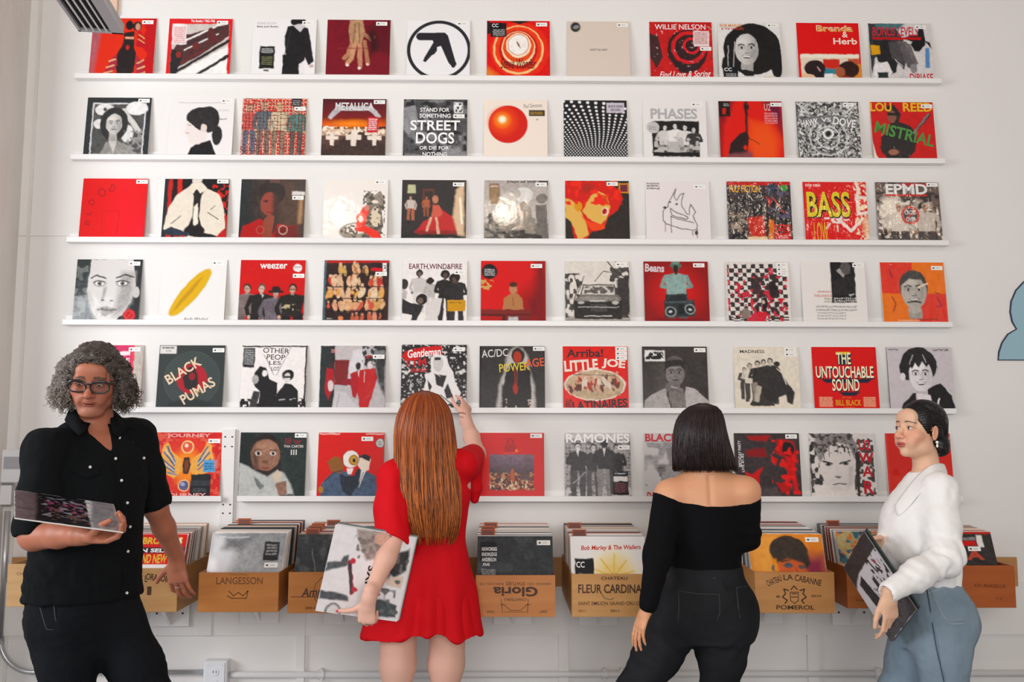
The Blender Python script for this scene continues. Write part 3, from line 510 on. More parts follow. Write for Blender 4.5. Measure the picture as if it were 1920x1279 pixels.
S(1511,1631,2,'bg d4161c;l f0dfd8 5 52 60 72 80 92 60;ring 51 60 6.5 4.5 f0dfd8;l f0dfd8 2.5 38 60 32 60;l f0dfd8 2.5 40 68 34 76;l f0dfd8 2.5 51 72 51 80;l f0dfd8 2.5 62 62 70 62;l f0dfd8 5 84 0 88 12 84 26 100 26;l f0dfd8 5 84 26 86 52 100 50;nm 80 0 100 100 3 .58 f0d8b8 4;q f0c8a0 8 92 60 100 58 100 84 94 84;t 4 2 28 8 f4c8c0 0.05 0 0 time_tools;t 6 18 74 60 1a1410 0.1 0 0 BASS;t 5 16 73 58 e0c820 0.04 0 0 BASS;t 14 66 36 100 e8b020 0.02 0 0 LOW;t 36 96 56 100 e8b020 0.02 0 0 cut', 'bright red record cover with a big jagged yellow word and pale lines', None, 2)
S(1650.5,1767,2,'bg 6a5a54;q d8ccc0 10 8 30 34 26 40 60 36 86 10 80;q c8b8a8 8 60 30 84 30 90 60 66 66;nm 0 0 100 100 6 .55 3a3432 3;nm 0 30 100 100 5 .6 e8dccf 5;e 24 50 16 24 f0e4d4 0 16;M 34 34 90 c8b8a8 a87a60 d8ccc0 4a4240 1.4;M 76 34 90 b8a898 a87a60 c8bcb0 4a4240 1.4;r 14 20 80 23 c83a34;r 40 2 86 6 b83a38;ring 52 54 13 3.5 d05048;e 52 54 11 11 4a4642;l d05048 3 44 62 60 46;n .1 4;t 16 3 82 20 e8e4e2 0.07 0 0 EPMD;t 43 46 61 53 e8e4e2 0.04 0 0 CROSS;t 45 57 60 64 e8e4e2 0.04 0 0 OVER', 'crinkled grey record cover with a crossed red circle in the middle', (90,4), 2, edge='8a7a6a')
# row 4
S(135.7,257.5,3,'bg 49504f;p 2e3434 0 0 20 0 16 40 24 80 36 100 0 100;nm 0 10 18 90 8 .5 6a706e 3;p 2a2e30 84 0 100 0 100 100 82 100 90 60;p d6d2d0 22 0 86 0 92 40 88 66 74 90 58 100 42 100 28 80 18 50;q a8a4a2 10 70 20 90 20 88 66 74 86 62 90;q b8b4b1 8 20 50 34 74 44 96 36 96 22 70;e 94 52 5 9 c4c0bd;l 4a4644 2.2 24 30 32 25 46 30;l 4a4644 2.2 62 30 74 24 88 28;e 37 38 9 4.5 6a6664 0 3;e 37 38 7 3.4 e6e2e0;e 37 38 3.4 3.6 77736f;e 37 38 1.4 1.5 222;e 72 38 9 4.5 6a6664 0 3;e 72 38 7 3.4 e6e2e0;e 72 38 3.4 3.6 77736f;e 72 38 1.4 1.5 222;l 3a3634 1.6 27 37 34 33 44 36;l 3a3634 1.6 62 36 70 33 82 36;q 9a9694 4 44 44 48 44 46 62 42 66;e 45 64 3 1.4 5a5654;e 57 65 3 1.2 6a6664;e 51 62 5 4 dedad8 0 3;q 8f8a88 3 36 78 50 74 66 78 52 90 44 88;l 4c4846 1.3 37 80 50 79 66 80;e 50 84 10 2.6 a39e9b 0 2;p 1c2022 70 90 90 84 90 100 64 100;e 86 88 9.5 9.5 b8202a;ring 86 88 7 1 d8585a;l d8585a 1.2 82 92 90 84', 'grey close-up portrait record cover with a round red seal', (88,6.5), 1, 110, edge='3a4244')
S(295,420,3,'bg ece9e7;e 46 52 13 47 d9ac2c 38;e 42 55 3 34 c0901e 38;t 38 91 76 98 4a4644 0.0 0 0.35 Andy_Warhol', 'white record cover with one slanting yellow shape and black script beneath', (86,5), 1, edge='e0dcd8')
S(444.5,569,3,'bg c8141e;M 12 38 100 3a2a24 b89888 7a6a68 6a5a5a 1.4;M 34 38 100 5a4a40 c8a898 24211f 1d1b1c 1.3;M 56 44 100 2a2220 b8988a 6a6068 4a444a 1.35;r 45 48 68 52 241e1c;e 56.5 46 7 5 241e1c;M 82 38 100 2a1f1c c89c88 26221f 1d1b1c 1.4;l 4a2a2a 1 74 47 90 47;p d8d4d0 34 56 38 56 36 60;nm 66 70 94 80 3 .6 b8a888 4;e 88 12.5 6.5 6.5 e8e2e0;tl 83 10 93 1 3 888;n .05 4;t 30 6 72 14 efe9e6 0.05 0 0 weezer', 'red record cover with four men lined up along the bottom', (90,25), 1)
S(603,728,3,'bg 3a2522;r 0 0 100 4 b82a28;r 6 8 94 96 2f1f1e;cr 24 14 76 18 12 d8b088,b8785a,c8a060,7a5040 2 7;cr 8 32 92 36 22 d8b090,c8503a,d8c0a0,b84038 3 8;cr 8 50 92 54 24 d8b090,d8a060,e0c8a8,c84a38 4 8;cr 8 70 92 74 24 d8b088,c85a4a,d8a080,c89a60 5 8;cr 40 88 94 94 9 c88a70,8a4038,b86048 6 7;r 6 21 94 22 1a1414;r 6 41 94 42.5 1a1414;r 6 60 94 61.5 1a1414;r 6 80 94 81.5 1a1414;r 72 4 90 12 241c1e;r 72 12 90 17 c82430;r 90 4 96 18 e8e4e0;nm 91 5 95 17 2 .5 222 4;r 0 0 3 100 4a6a72;tl 6 92 14 1 3 bbb;e 28 92 4 4 d8805a;n .15 3', 'dark record cover with rows of small figures lit in red and gold', (88,21.5), 1, edge='3a3030')
S(750.6,877,3,'bg ebe5e2;M 26 17 66 2a2422 5a4a44 c8c2be d8d2ce 1.2 0;e 26 20 5.5 5.5 2a2422;e 26 22 3.4 4 6a5850;M 44 28 60 241e1c 7a6860 b8b2ae d0cac6 1 1;e 43 32 6 5.5 2a2220;M 66 18 82 201c1c 5a4a44 262224 2c282a 1.1 1;e 66 22 7 7 221c1c;e 66 24 3.6 4.4 5a4a44;M 84 22 80 241e1e 5a4a44 2e2a2c 332f30 1.2 1;e 80 28 8 7.5 241e1e;e 80 31 3.6 4.4 5a4a44;p d8d2ce 38 70 50 60 62 60 58 84 52 98 34 96 40 86;e 30 62 9 9 221c1c;e 28 64 5 5 6a5a52;p 2e2a2c 0 60 10 66 34 72 28 84 22 98 14 96 16 86 0 84;e 2 38 7 9 3a302e;p b8b0ac 0 44 8 50 6 64 0 60;r 70 63 98 80 c8922a;tl 74 66 92 1 3 8a6018;t 10 5 92 15 6a2436 0.03 0 0 EARTH,WIND&FIRE;n .04 4', 'white record cover with a group of people in black and white and an ochre note', (89,18.5), 0, 104)
S(901,1023.6,3,'bg cf1a1e;q 6a1a1e 40 64 60 100 30 100 100 64 100;q 7a1c1e 14 84 0 100 0 100 100 88 100;nm 0 30 20 46 3 .5 c8a060 4;p b07850 34 78 36 60 46 52 56 52 64 60 66 78;e 50 44 6 9 b88060;e 50 38 6 4 4a2a20;l 7a4a34 1 50 58 50 72;r 0 77 78 84 7a2a24;r 0 84 78 88 4a1c1a;r 0 88 32 100 b0141e;r 32 86 78 100 7a2424;r 42 88 58 97 8a8080;tl 43 90 57 2 3 eee;r 34 86 38 100 4a1a1a;e 13 17 12 12 1a1618;tl 6 13 21 4 3 bbb', 'red record cover with a bare chested man at a table and a round black sticker', (86,8), 0, edge='4a1418')
S(1059,1183,3,'bg dcd5cc;g b0aaa2 8a857e 0 88 100 100;nm 0 20 26 90 5 .45 4a4644 3;nm 70 10 100 90 5 .4 4a4644 4;l 3a3634 1.4 10 80 20 40 14 20;l 3a3634 1.2 20 50 30 24;l 3a3634 1.2 18 60 34 40;l 3a3634 1.2 8 60 4 24;l 3a3634 1.6 66 0 80 18 98 30;l 3a3634 1.2 78 0 90 14 100 16;l 55504d 1.4 46 32 60 16 80 20;q 3a3634 3 80 30 100 24 100 86 84 86;r 26 38 78 52 c8c2ba;l 3a3634 1.6 28 38 76 38;l 3a3634 1.6 28 38 24 54;l 3a3634 1.6 76 38 80 54;nm 30 40 76 52 4 .5 5a5652 6;p 77726c 20 56 26 53 80 53 86 58 86 66 16 66 16 60;p 8f8a84 22 57 80 56 84 62 18 62;p 2e2b2a 14 62 20 64 82 64 88 62 88 92 14 92;e 24 66 5 2.5 b8b4ae;e 78 66 5 2.5 b8b4ae;r 40 68 64 80 4a4644;l d0cac4 1.4 30 87 72 87;r 38 62 62 64 cfcac4;l bbb 1 20 73 84 73;n .08 4', 'grey record cover of an old car seen from the front between bare trees', (88,5), 0, 110)
S(1209,1332,3,'bg 8c141e;e 50 50 36 34 c81420 0 30;r 34 96 42 100 4a3434;M 50 5 92 4a6a5a 3a2a28 8aa49e 4a5a56 1.5 1;r 43 0 56 5 6a8a7c;r 41 5 59 9 4a6a5e;e 50 12 4 6 2a2220;p 24282a 32 54 66 52 66 66 32 66;r 30 62 78 88 2e3436 -2;r 32 63 76 66 4a5254 -2;ring 40 80 7.5 2 8a9492;ring 70 76 7.5 2 8a9492;e 40 80 6 6 1a1d1e;e 70 76 6 6 1a1d1e;e 40 80 3 2 c8d0d0;e 70 76 3 2 c8d0d0;l 3a4244 2 36 60 40 54 62 52 68 60;r 52 68 60 84 1c2022 -2;q 7a1820 4 20 90 90 90 90 100 20 100;t 2 4 32 17 d8c8cc 0.07 2 0 Beans', 'dark red record cover of a person holding a big portable stereo', (86,6), 0, edge='6a1418')
S(1362,1485.6,3,'bg e2dad4;ck 0 4 96 92 14 13 3a3234;ck 0 88 96 100 9 6 3a3234;nm 40 20 84 90 6 .5 3a2c2c 3;p c83a48 24 50 36 46 40 56 26 58;p c83a48 60 46 72 44 76 60 66 62;p d0303c 40 90 50 78 62 80 60 98 44 98;p d0303c 80 60 90 58 86 70;nm 0 10 96 96 5 .68 c83a48 7;e 30 82 8 8 8a7a70;e 60 66 5 10 201c1c;e 74 44 6 14 2a2424;e 58 64 2.4 3 d8b8a8;e 48 40 6 12 3a3030;p d8d0ca 0 0 4 0 3 100 0 100;n .1 3', 'black and white checked record cover scattered with red figures', ((90,5),(90,12),(90,19)), 1, 100)
S(1507.4,1628.4,3,'bg e8e2de;r 46 0 84 65 1f1d1e;p 4a4644 62 6 74 2 78 18 68 22;p a8a4a0 56 14 66 26 68 20 60 10;e 70 10 8 10 5a5452;p b8b4b0 70 42 80 40 82 52 74 54;r 50 56 84 64 c8c4c0;grid 3.5 1.2 1f1d1e 50 54 84 64;p 2a2828 48 30 84 20 84 50 48 55;t 24 46 46 49 d0605a 0.02 0 0 HENRIKSEN;t 18 52 46 56 d0605a 0.02 0 0 THELONIOUS;tl 34 58 46 2 4 998;tl 20 70 84 2 5 a8a4a2;tl 22 80 66 3 4.5 b0acaa', 'white record cover with a black and white photo of a pianist', (90,5), 0, edge='e4dedc')
S(1660,1776.7,3,'bg e8782e;r 0 0 50 50 dc4438;r 50 50 100 100 dc4438;F 50 46 21 b8b0a8 4a4644 ink=2a2826 hs=1.06 hy=-.28 side=.5 smile=1;e 50 76 10 6 b8b0a8;l 3a3634 2.4 40 64 50 62 60 64;l 7a2a4a 1.6 14 12 18 24;l 7a2a3a 1.6 16 56 20 66 16 78;l 7a2a4a 1.6 86 56 92 68 84 72;l 7a2a2a 1.6 84 48 90 50;l 7a2a2a 1.4 14 96 22 98;tl 22 92 56 1 3 f0c0a0;tl 54 90 84 1 3 7a3020;l f4d8c0 2.4 58 40 72 34;n .06 5', 'orange and red quartered record cover with a large grey smiling head', (89,9), 2)
# row 5
S(138,259.5,4,'bg c83862;r 86 0 100 100 b8b0a8;r 82 0 86 100 d8485a;r 40 10 80 16 f0dce0;t 42 20 80 26 f0dce0 0.05 0 0 LITTLE;t 50 27 80 32 f0dce0 0.05 0 0 TUNES', 'pink record cover with a grey side stripe, half behind the curly haired man', (86,6.5), 0)
S(291,415.6,4,'clean;bg 2f3534;ring 52 52 42 1 4a5452;e 52 52 41 41 394240;e 52 52 23 23 a8202c;q 241a1c 2 46 34 54 32 60 44 62 60 54 72 42 66 38 50;e 52 48 5 6 8a1c26;q 252a29 4 20 88 50 80 84 88 84 100 16 100;r 1 1 26 13 dcd8d4;tl 4 3 22 1 4 333;tl 10 8 18 1 3 888;t 9 31 67 47 e2c8a8 0.05 -33 0 BLACK;t 34 62 90 78 e2c8a8 0.05 -33 0 PUMAS', 'dark record cover with a round black disc and slanting cream lettering', (90,7.5), 1, edge='2a1c18')
S(449.4,570.7,4,'bg ece6e4;r 0 0 100 2.5 1d1b1d;r 97 0 100 100 1d1b1d;p 1c1a1c 20 60 20 42 28 32 38 34 42 46 44 52 56 58 56 96 28 98 30 72 24 66;e 36 43 4 5 e8e2e0;e 22 52 5 7 a8a4a2;p 1c1a1c 52 100 56 74 68 58 78 60 88 70 90 100;e 72 46 9 8.5 1c1a1c;e 71 50 5 8 d8d2d0;r 66 47 76 50 1c1a1c;l c8c4c2 1.4 58 84 84 82;nm 0 82 100 100 3 .45 1c1a1c 4;p 3a3638 20 70 30 72 26 96 14 96;r 2 4 20 34 262426;tl 4 7 18 8 3 aaa;l 555 .8 34 14 50 46;l 555 .8 74 4 54 46;n .05 3;t 32 4 72 12 4a4648 0.02 2 0.0 OTHER;t 38 14 66 22 4a4648 0.02 2 0 PEOP;t 42 24 60 30 4a4648 0.02 2 0 LES;t 46 33 58 39 4a4648 0.01 0 0 LOT', 'black and white record cover of two dark silhouetted people', None, 0)
S(595.5,722.6,4,'bg b8b2b4;g 23302f 2a2022 0 0 22 100 h;p c0b8b8 24 0 62 0 56 30 40 60 24 20;q d8d4d6 4 50 8 66 4 66 40 48 60 44 30;p 7a2224 22 22 44 22 42 62 22 60;l 5a1a1c 1.4 26 26 40 26;e 46 56 14 5 8a2028;p a8202a 10 34 20 36 22 60 14 84 8 70;e 17 62 4 8 d8c8c8;e 18 30 3 5 3a2422;p a81c2a 46 44 58 38 60 66 56 80 50 78;e 58 32 4 6 2a1c1c;p b81624 60 38 84 34 88 50 80 80 74 100 62 98 58 70;e 74 24 6 9 2a1a1a;e 74 18 7 3 b8202a;e 76 30 4 6 e0d4d4;p c8c4c6 20 100 24 70 40 72 64 100;l 8a8688 1 30 74 28 94;q 2a2c2c 5 84 0 100 0 100 78 90 60 84 34;nm 64 0 100 30 3 .45 2c2e2e 4;l c8c4c4 1 68 40 68 56;tl 16 6 28 2 3 d8a0a0;r 82 7 98 14 77787a;n .06 3', 'record cover with figures in red robes beside a white stairway', (89,17), 1)
S(751,874,4,'bg 262223;nm 0 0 100 100 3 .68 d8d4d2 4;nm 0 0 100 100 2.5 .78 a8a4a2 9;p e6e2e0 44 20 56 14 68 18 74 34 80 44 84 62 92 74 84 90 66 92 46 80 34 74 38 56 36 46 46 42;e 56 30 8 12 c8c4c2;r 50 20 60 24 242021;q 2a2627 1.5 50 44 60 50 56 46 70 48 64 66 54 62;p 2a2627 40 54 48 64 44 72;p 2a2627 72 60 80 80 70 84 66 70;p e6e2e0 56 90 70 86 74 100 58 100;l 2a2627 1.6 60 78 76 90;n .05 3;p c81e28 0 18 6 10 30 4 60 2 62 6 62 16 40 16 10 26;t 9 6 60 19 f4eeec 0.05 -5 0.15 Gentleman;t 4 22 38 34 c81e28 0.06 -4 0 TTM;t 14 35 40 43 c81e28 0.05 0 0 skorder', 'black and white record cover of a long bearded man, tipped forward by the reaching hand', (88,7), 0, 104, lift=0.006, edge='2a2426')
S(897.6,1023,4,'bg 332f2e;q bcb6b2 5 40 20 48 6 56 2 66 4 74 16 76 34 84 60 86 100 76 100 76 60 34 60 34 100 26 100 30 60 38 40;q 262121 2 40 40 48 26 72 28 78 40 80 70 78 100 34 100 36 70;e 59 15 10 12 2a2020;e 58 17 6 9 a83a28;l a83a30 1 54 36 54 62;l a83a30 1 58 36 56 62;e 55 66 4 8 a03428;nm 34 82 42 100 2.5 .4 c8b8b0 3;nm 74 82 82 100 2.5 .4 c8b8b0 4;p b8b0aa 56 92 60 100 52 100;p 1e1a1a 0 0 3 0 2 100 0 100;t 3 5 44 17 d8d2ce 0.02 -4 0 AC/DC;t 30 26 76 39 d8c03a 0.03 -5 0 POWER;t 70 19 99 32 e05a38 0.03 -5 0 AGE', 'dark record cover of a glowing outlined figure with slanting yellow and red lettering', (91,4), 0, edge='3a4a52')
S(1055.5,1180,4,'bg d8301f;e 49 60 47 24 e8e0d6;e 49 60 45 22.5 c0a888;g c4ac90 b89f80 10 62 88 76;cr 20 48 86 66 46 c8a088,6a3a30,3a2a28,a8402e,d8c8b8 4 7;cr 6 62 26 68 8 c8a088,5a3a30,8a3028 5 6;l 4a3430 1 16 43 82 46;q d8301f 1 0 78 49 92 100 78 100 100 0 100;n .08 4;t 6 4 62 17 3a2420 0.05 -1 0 Arriba!;t 2 21 54 38 f0e0d0 0.08 -4 0 LITTLE;t 60 20 96 36 f0e0d0 0.08 6 0 JOE;t 14 83 98 97 33201e 0.07 -4 0 LATINAIRES;t 3 82 13 96 33201e 0.05 6 0 AND', 'red record cover with cream curved lettering over an oval group photo', ((90,4),(90,11),(90,18)), 0, 104)
S(1207,1329.5,4,'bg 3a3432;q 4a4442 10 20 30 40 20 38 70 20 80;e 50 36 17 22 5c5654;F 50 42 15 7c7674 2a2625 ink=1e1b1a hs=1.1 hy=-.42 hr=.9 side=.4;q 2a2625 3 34 22 66 22 66 30 34 32;p a8a2a0 2 84 14 74 36 64 40 90 44 100 0 100;p b4aeac 66 62 80 66 100 84 100 100 60 100;p 7a7270 40 84 40 62 48 58 62 66 66 100 46 100;e 44 62 10 7 6a6462 -20;l b8b2b0 1.4 44 62 52 64;l 4a4442 1 48 66 60 72;l 3a3432 1.4 36 70 44 100;r 4 6 35 23 e8e4e0;nm 6 9 33 20 3 .45 222 4;t 6 14 26 20 222 0.05 0 0 arctic;t 18 8 32 14 222 0.05 0 0 ape;n .05 4', 'dark grey record cover of a young man with his hand at his mouth', (89,5.5), 0, edge='3a3432')
S(1379.5,1503,4,'bg e2d8c8;M 16 32 50 3a3432 c8bcae 4a4644 4a4644 1.2 1;M 24 26 60 3a3432 c8bcae d8cebf 4a4644 1.2 1;M 36 22 66 332f2d c8bcae 3a3634 8a8278 1.2 1;M 45 20 70 332f2d c8bcae 2a2625 3a3634 1.3 1;M 56 18 72 332f2d c8bcae 3a3634 4a4644 1.3 1;q 332f2e 2 34 36 50 28 66 34 78 50 84 60 92 70 88 90 80 86 78 74 66 78 60 88 44 84 40 60 30 54;e 66 27 5 4 332f2d;l d8cebf 1.4 66 34 74 42 80 58;p 3a3634 22 90 30 76 40 78 60 88 60 92 26 92;p b8aea0 34 60 42 62 36 86 28 84;n .08 4;t 10 5 48 10 4a4644 0.03 0 0 MADNESS;t 34 96 94 99 5a5652 0.03 0 0 ONE_STEP_BEYOND...', 'cream record cover of a row of men bent close behind one another', ((88,4.5),(88,12)), 0, 100)
S(1529,1649.4,4,'clean;bg d31c18;p 1c2638 12 50 92 50 84 56 20 56;p 1c2638 38 70 72 70 64 76 46 76;q e8c840 1 38 8 60 8 60 12 38 12;tl 8 78 28 6 2.6 f0c8a8;tl 76 78 94 6 2.6 f0c8a8;p 1c2638 38 28 40 28 40 12 60 12 60 28;t 39 10.5 61.5 29 1c2638 0.05 0 0 THE;t 38 9 60 27 f0e8b8 0.04 0 0 THE;t 6 31.5 95 50.5 1c2638 0.06 0 0 UNTOUCHABLE;t 5 30 94 48.5 f4ecc8 0.04 0 0 UNTOUCHABLE;t 30 51.5 72 70 1c2638 0.06 0 0 SOUND;t 29 50 71 68.5 f4ecc8 0.04 0 0 SOUND;t 33 82 72 91 e8a828 0.03 0 0 BILL_BLACK;t 44 93 62 98 e87828 0.02 0 0 COMBO;t 43 77 57 80 e87828 0.02 0 0 OF_THE', 'bright red record cover packed with cream and yellow block capitals', None, 0, 80)
S(1672,1791.5,4,'bg c9c1c4;p 221f21 14 100 20 88 36 72 44 70 80 56 96 76 100 100;e 48 28 28 28 2c2829;e 30 34 12 18 2c2829;F 50 44 19 e2dcde 2c2829 ink=1c1a1b hs=0 smile=1 side=.5;p e2dcde 42 72 62 74 66 100 46 100;l f2ecee 2.4 76 80 70 100;p 2c2829 28 18 70 12 78 34 68 22 60 32 54 22 48 32 42 24 38 34 32 26 28 40;l c8c2c4 1 40 12 34 26;l c8c2c4 1 56 12 60 24;e 22 46 4 6 e2dcde;n .04 4;t 3 2 18 6 333 0.04 0 0 Iggy_Pop;t 72 2 96 6 333 0.04 0 0 Lust_For_Life', 'pale grey record cover of a broadly smiling young man with shaggy dark hair', None, 0, 100, edge='2a3a30')
# row 6
S(286.5,409,5,'bg c8302e;nm 0 0 100 100 4 .5 d85a4a 3;e 48 50 40 42 d84034;e 48 52 20 26 f08a3a 0 14;ring 48 22 9 2 f4c890;e 48 22 7.5 7.5 d85a44;e 46 20 3 3 f4d8c0;p e8a858 12 20 18 14 26 30 40 40 44 56 30 70 14 60 8 40;p e8a858 84 20 78 14 70 30 56 40 52 56 66 70 82 60 88 40;l 4a6a8a 2.4 18 22 30 44;l 4a6a8a 2.4 14 30 30 50;l 4a6a8a 2.4 12 40 30 56;l 4a6a8a 2 14 50 30 60;l 6a8aa8 2.2 20 60 34 64;l 4a6a8a 2.4 78 22 66 44;l 4a6a8a 2.4 82 30 66 50;l 4a6a8a 2.4 84 40 66 56;l c0d0d8 1 16 26 30 47;l c0d0d8 1 80 26 66 47;l c0d0d8 1 13 45 30 58;p 2e2a22 44 38 52 38 54 50 52 62 44 62 42 50;e 48 50 3 9 7a3a2a;ring 46 80 8 1.6 f4c890;e 46 80 7 7 5a5a80;e 44 78 3 3 a8a8c8;r 74 42 92 60 5a9cc8;tl 76 46 90 3 4 2a5a8a;r 56 63 86 96 1d1f22;r 56 72 86 80 34383c;tl 60 84 80 2 3 555;n .08 4;t 16 2 82 9 e8a8a0 0.06 0 0 JOURNEY;t 18 91 80 99 e8a8a0 0.06 0 0 JOURNEY;t 84 44 98 52 d88a80 0.04 90 0 JOURNEY;t -4 46 12 54 d88a80 0.04 -90 0 JOURNEY', 'red record cover with blue feathered wings and a black corner note', (88,13), 0, 110)
S(446,569,5,'bg 26302e;q 1c2423 6 0 0 20 0 20 60 0 60;e 38 24 22 22 241c1a;q 2a2220 3 16 20 60 10 64 60 40 70 18 50;e 39 34 22 24 8a6452;q 5c4034 6 18 30 26 30 30 56 22 56;e 38 22 14 8 a87e68 0 8;e 28 32 4.5 3.4 e0d8d0;e 28 32 2.6 3 221814;e 50 32 4.5 3.4 e0d8d0;e 50 32 2.6 3 221814;l 4a3228 1.4 22 27 33 26;l 4a3228 1.4 45 26 56 27;e 39 44 5 3 6c4a3c;e 39 54 6 3 8a5048;l 5a342c 1 33 54 45 54;q b4b6b2 3 0 46 14 52 28 60 44 66 56 58 70 60 80 80 86 100 0 100;q 6a6f6c 2 22 66 40 80 34 86 26 78;p c8b8a4 50 66 58 56 66 62 62 76 52 72;p 8a6658 56 76 72 72 74 92 62 96;p 4a4f4c 64 94 84 92 84 100 62 100;q 2c3432 4 62 50 72 56 80 74 74 70;t 68 8 92 18 8a2630 0.03 0 0 lil_w;t 66 19 96 23 d8d0cc 0.03 0 0 THA_CARTER;t 77 26 86 34 d8d0cc 0.02 0 0 III;n .05 5', 'record cover of a small child in grey with chin on hand', (91,4.5), 0, edge='4a3c34')
S(594,717,5,'bg cf2e2c;l f0c8c0 1.6 2 1.8 32 1.8;l f0c8c0 1.6 72 2.4 98 2.4;p 4a5a70 4 84 10 72 22 60 34 58 50 60 52 100 6 100;p 4a5a70 52 100 56 76 66 62 74 58 92 68 98 84 96 100;q 2c333c 1.5 34 62 46 66 56 64 60 54 68 56 62 78 52 96 40 90 36 76;p 8a5a2e 14 44 24 36 34 38 40 50 36 62 20 58;p e8d8c8 62 40 72 34 80 40 78 56 68 60 60 48;p 2a2a30 60 38 70 32 80 36 78 44 66 38;p e2dcd8 66 58 76 54 70 66 62 84;l 2a2a30 1 62 80 70 60;ring 50 40 12.5 1.2 33302e;e 50 40 12 13 ece4de;e 54 42 7.5 8 a87832;e 54.5 42 5 5.6 c89a48;e 55 42 2.4 3 1e1a18;p eee6e0 44 54 54 54 52 62 46 62;e 6 86 4 5 a87832;e 95 76 5 5 a87832;l 2a2a30 1.2 12 72 24 60 38 58;e 93 16 7 7.5 3a3838;e 93 16 6 6.5 c8c4c2;tl 90 13 96 2 4 888;n .04 4', 'red record cover with an eyeball headed figure hugged by two men in blue suits', (74,9.5), 0, 104)
S(897,1020,5,'bg c8121a;r 17 33 84 86 3c3034;g 7a6270 4a3c42 17 33 84 62;nm 17 60 84 86 3 .5 b88a68 3;nm 17 62 84 86 2.4 .55 8a3a2a 5;nm 17 70 84 86 2.4 .6 d8c0a0 8;e 30 60 2 8 5a4440;e 52 64 3 10 b05a3a;q 5a4444 3 66 58 72 48 78 60 80 72 64 72;q a81a1e 2 38 20 58 18 58 30 40 30;l e0502a 1.4 38 31 62 29;e 58 27 2 1.4 f0904a;t 41 8 56 20 96161c 0.04 0 0 XX', 'plain red record cover with a small dusky landscape picture', (88,4.5), 0)
S(1060,1184,5,'bg 9a9696;r 0 0 100 9 c8c2c2;nm 0 12 100 100 4 .5 6a6666 3;grid 5 .8 b4b0b0 0 18 100 80;nm 0 80 100 100 3 .5 c4c0c0 4;M 20 15 82 2a2627 d8d2d0 383435 4a4647 1.2 1;M 43 17 80 2a2627 c8c2c0 3a3637 55504f 1.1 1;M 60 10 87 242122 c8c2c0 2e2a2b 8a8685 1.1 1;M 78 18 76 242122 b8b2b0 3a3637 4a4647 1.1 1;p e4e0de 58 24 62 24 60 36;p e4e0de 18 24 23 24 20 36;e 60 16 4.5 7 221f20;l c0bcbb 1 12 76 30 60;n .12 2.5;r 73 58 96 98 1f1c1e;r 74 66 95 73 e8e2e0;tl 76 76 93 5 3 8a5058;tl 76 61 93 1 3 ddd;r 73 94 96 98 d8d2d0;t 2 1 99 15 f0ecec 0.06 0 0 RAMONES', 'grey record cover of four leather jacketed men at a brick wall', (90,22), 0, 104)
S(1211,1333,5,'bg cdc8c8;q 8a8686 4 30 14 50 14 50 40 40 60 36 40;q 77726f 3 14 46 40 48 46 60 20 60;r 18 52 28 54 444;r 22 60 30 66 555;r 0 12 100 13 999;nm 0 14 60 80 9 .6 9a9696 3;t 2 1 96 13 c82430 0.08 0 0 BLACK_FLAG;t 3 89 46 100 c82430 0.08 0 0 DAMAGED', 'pale grey record cover with red capitals, mostly hidden by the bobbed hair', None, 0)
S(1381,1504.6,5,'bg 3a3233;q a81c20 4 20 4 56 4 50 12 24 10;q c02024 5 66 10 90 12 96 40 84 60 76 36 64 30;e 82 24 9 11 1f1a1b;p c8201f 14 58 26 62 44 50 36 66 38 84 26 74 18 70;p c8201f 80 34 90 40 96 90 90 92 86 70 74 84 64 78 80 70;p c8201f 56 34 66 40 62 50;p b01c1e 60 74 80 76 82 88 70 90;q 8a1c20 4 18 26 46 22 50 36 20 36;nm 56 8 98 100 6 .6 e03028 5;q 4a4344 6 40 84 60 80 70 100 40 100;tl 62 96 84 1 3 b83030;n .1 4;t -12 29 28 33.5 e8e2e0 0.04 -90 0 BIRTHDAY_PARTY;t -2 43 26 47 e8e2e0 0.04 -90 0 LIVE_81-82', 'charcoal record cover with blotchy bright red figures and sideways lettering', (88,5), 0)
S(1523,1646,5,'bg dcd4d0;nm 0 0 20 90 5 .45 3a3634 3;nm 66 8 98 96 4 .45 4a4644 4;nm 0 70 40 90 6 .55 55504e 6;p e6deda 6 82 30 74 64 76 70 100 4 100;q ded6d2 2 12 24 40 6 66 20 70 50 66 76 54 88 34 88 20 76 14 50;q 8a8482 3 10 0 64 0 74 20 70 40 60 18 44 14 30 20 16 44 8 24;nm 8 0 70 30 3 .5 4a4644 8;l 5a5553 1.2 20 6 22 40;l 5a5553 1.2 30 4 30 36;l 5a5553 1.2 40 4 44 30;l 5a5553 1.2 54 6 62 34;l 3a3634 2.4 20 42 34 46;l 3a3634 2.4 46 46 62 41;e 28 47 5 2.6 6a6563;e 54 46 5 2.6 6a6563;e 28 47 2.4 2.6 222;e 54 46 2.4 2.6 222;e 42 66 5 1.6 7a7472;l 4a4543 1.6 34 77 54 76;q c8c0bc 5 60 50 66 50 64 76 56 80;p 3a3634 70 30 78 26 74 96 70 96;n .05 4;t 76 10 94 26 c02030 0.06 0 0 U2;t 75 29 98 46 c02030 0.07 0 0 W;t 79 50 96 66 c02030 0.06 0 0 A;t 80 72 96 92 c02030 0.06 0 0 R', 'pale record cover of a frowning child beside tall red letters', None, 0, 110)
S(1669,1790,5,'bg cf3a34;q d8443a 30 10 60 90 60 90 100 10 100;r 0 0 2 100 d85a50;nm 0 50 60 100 12 .6 c83028 4', 'plain red record cover behind the head of the woman in white', (90,9), 0, 48)

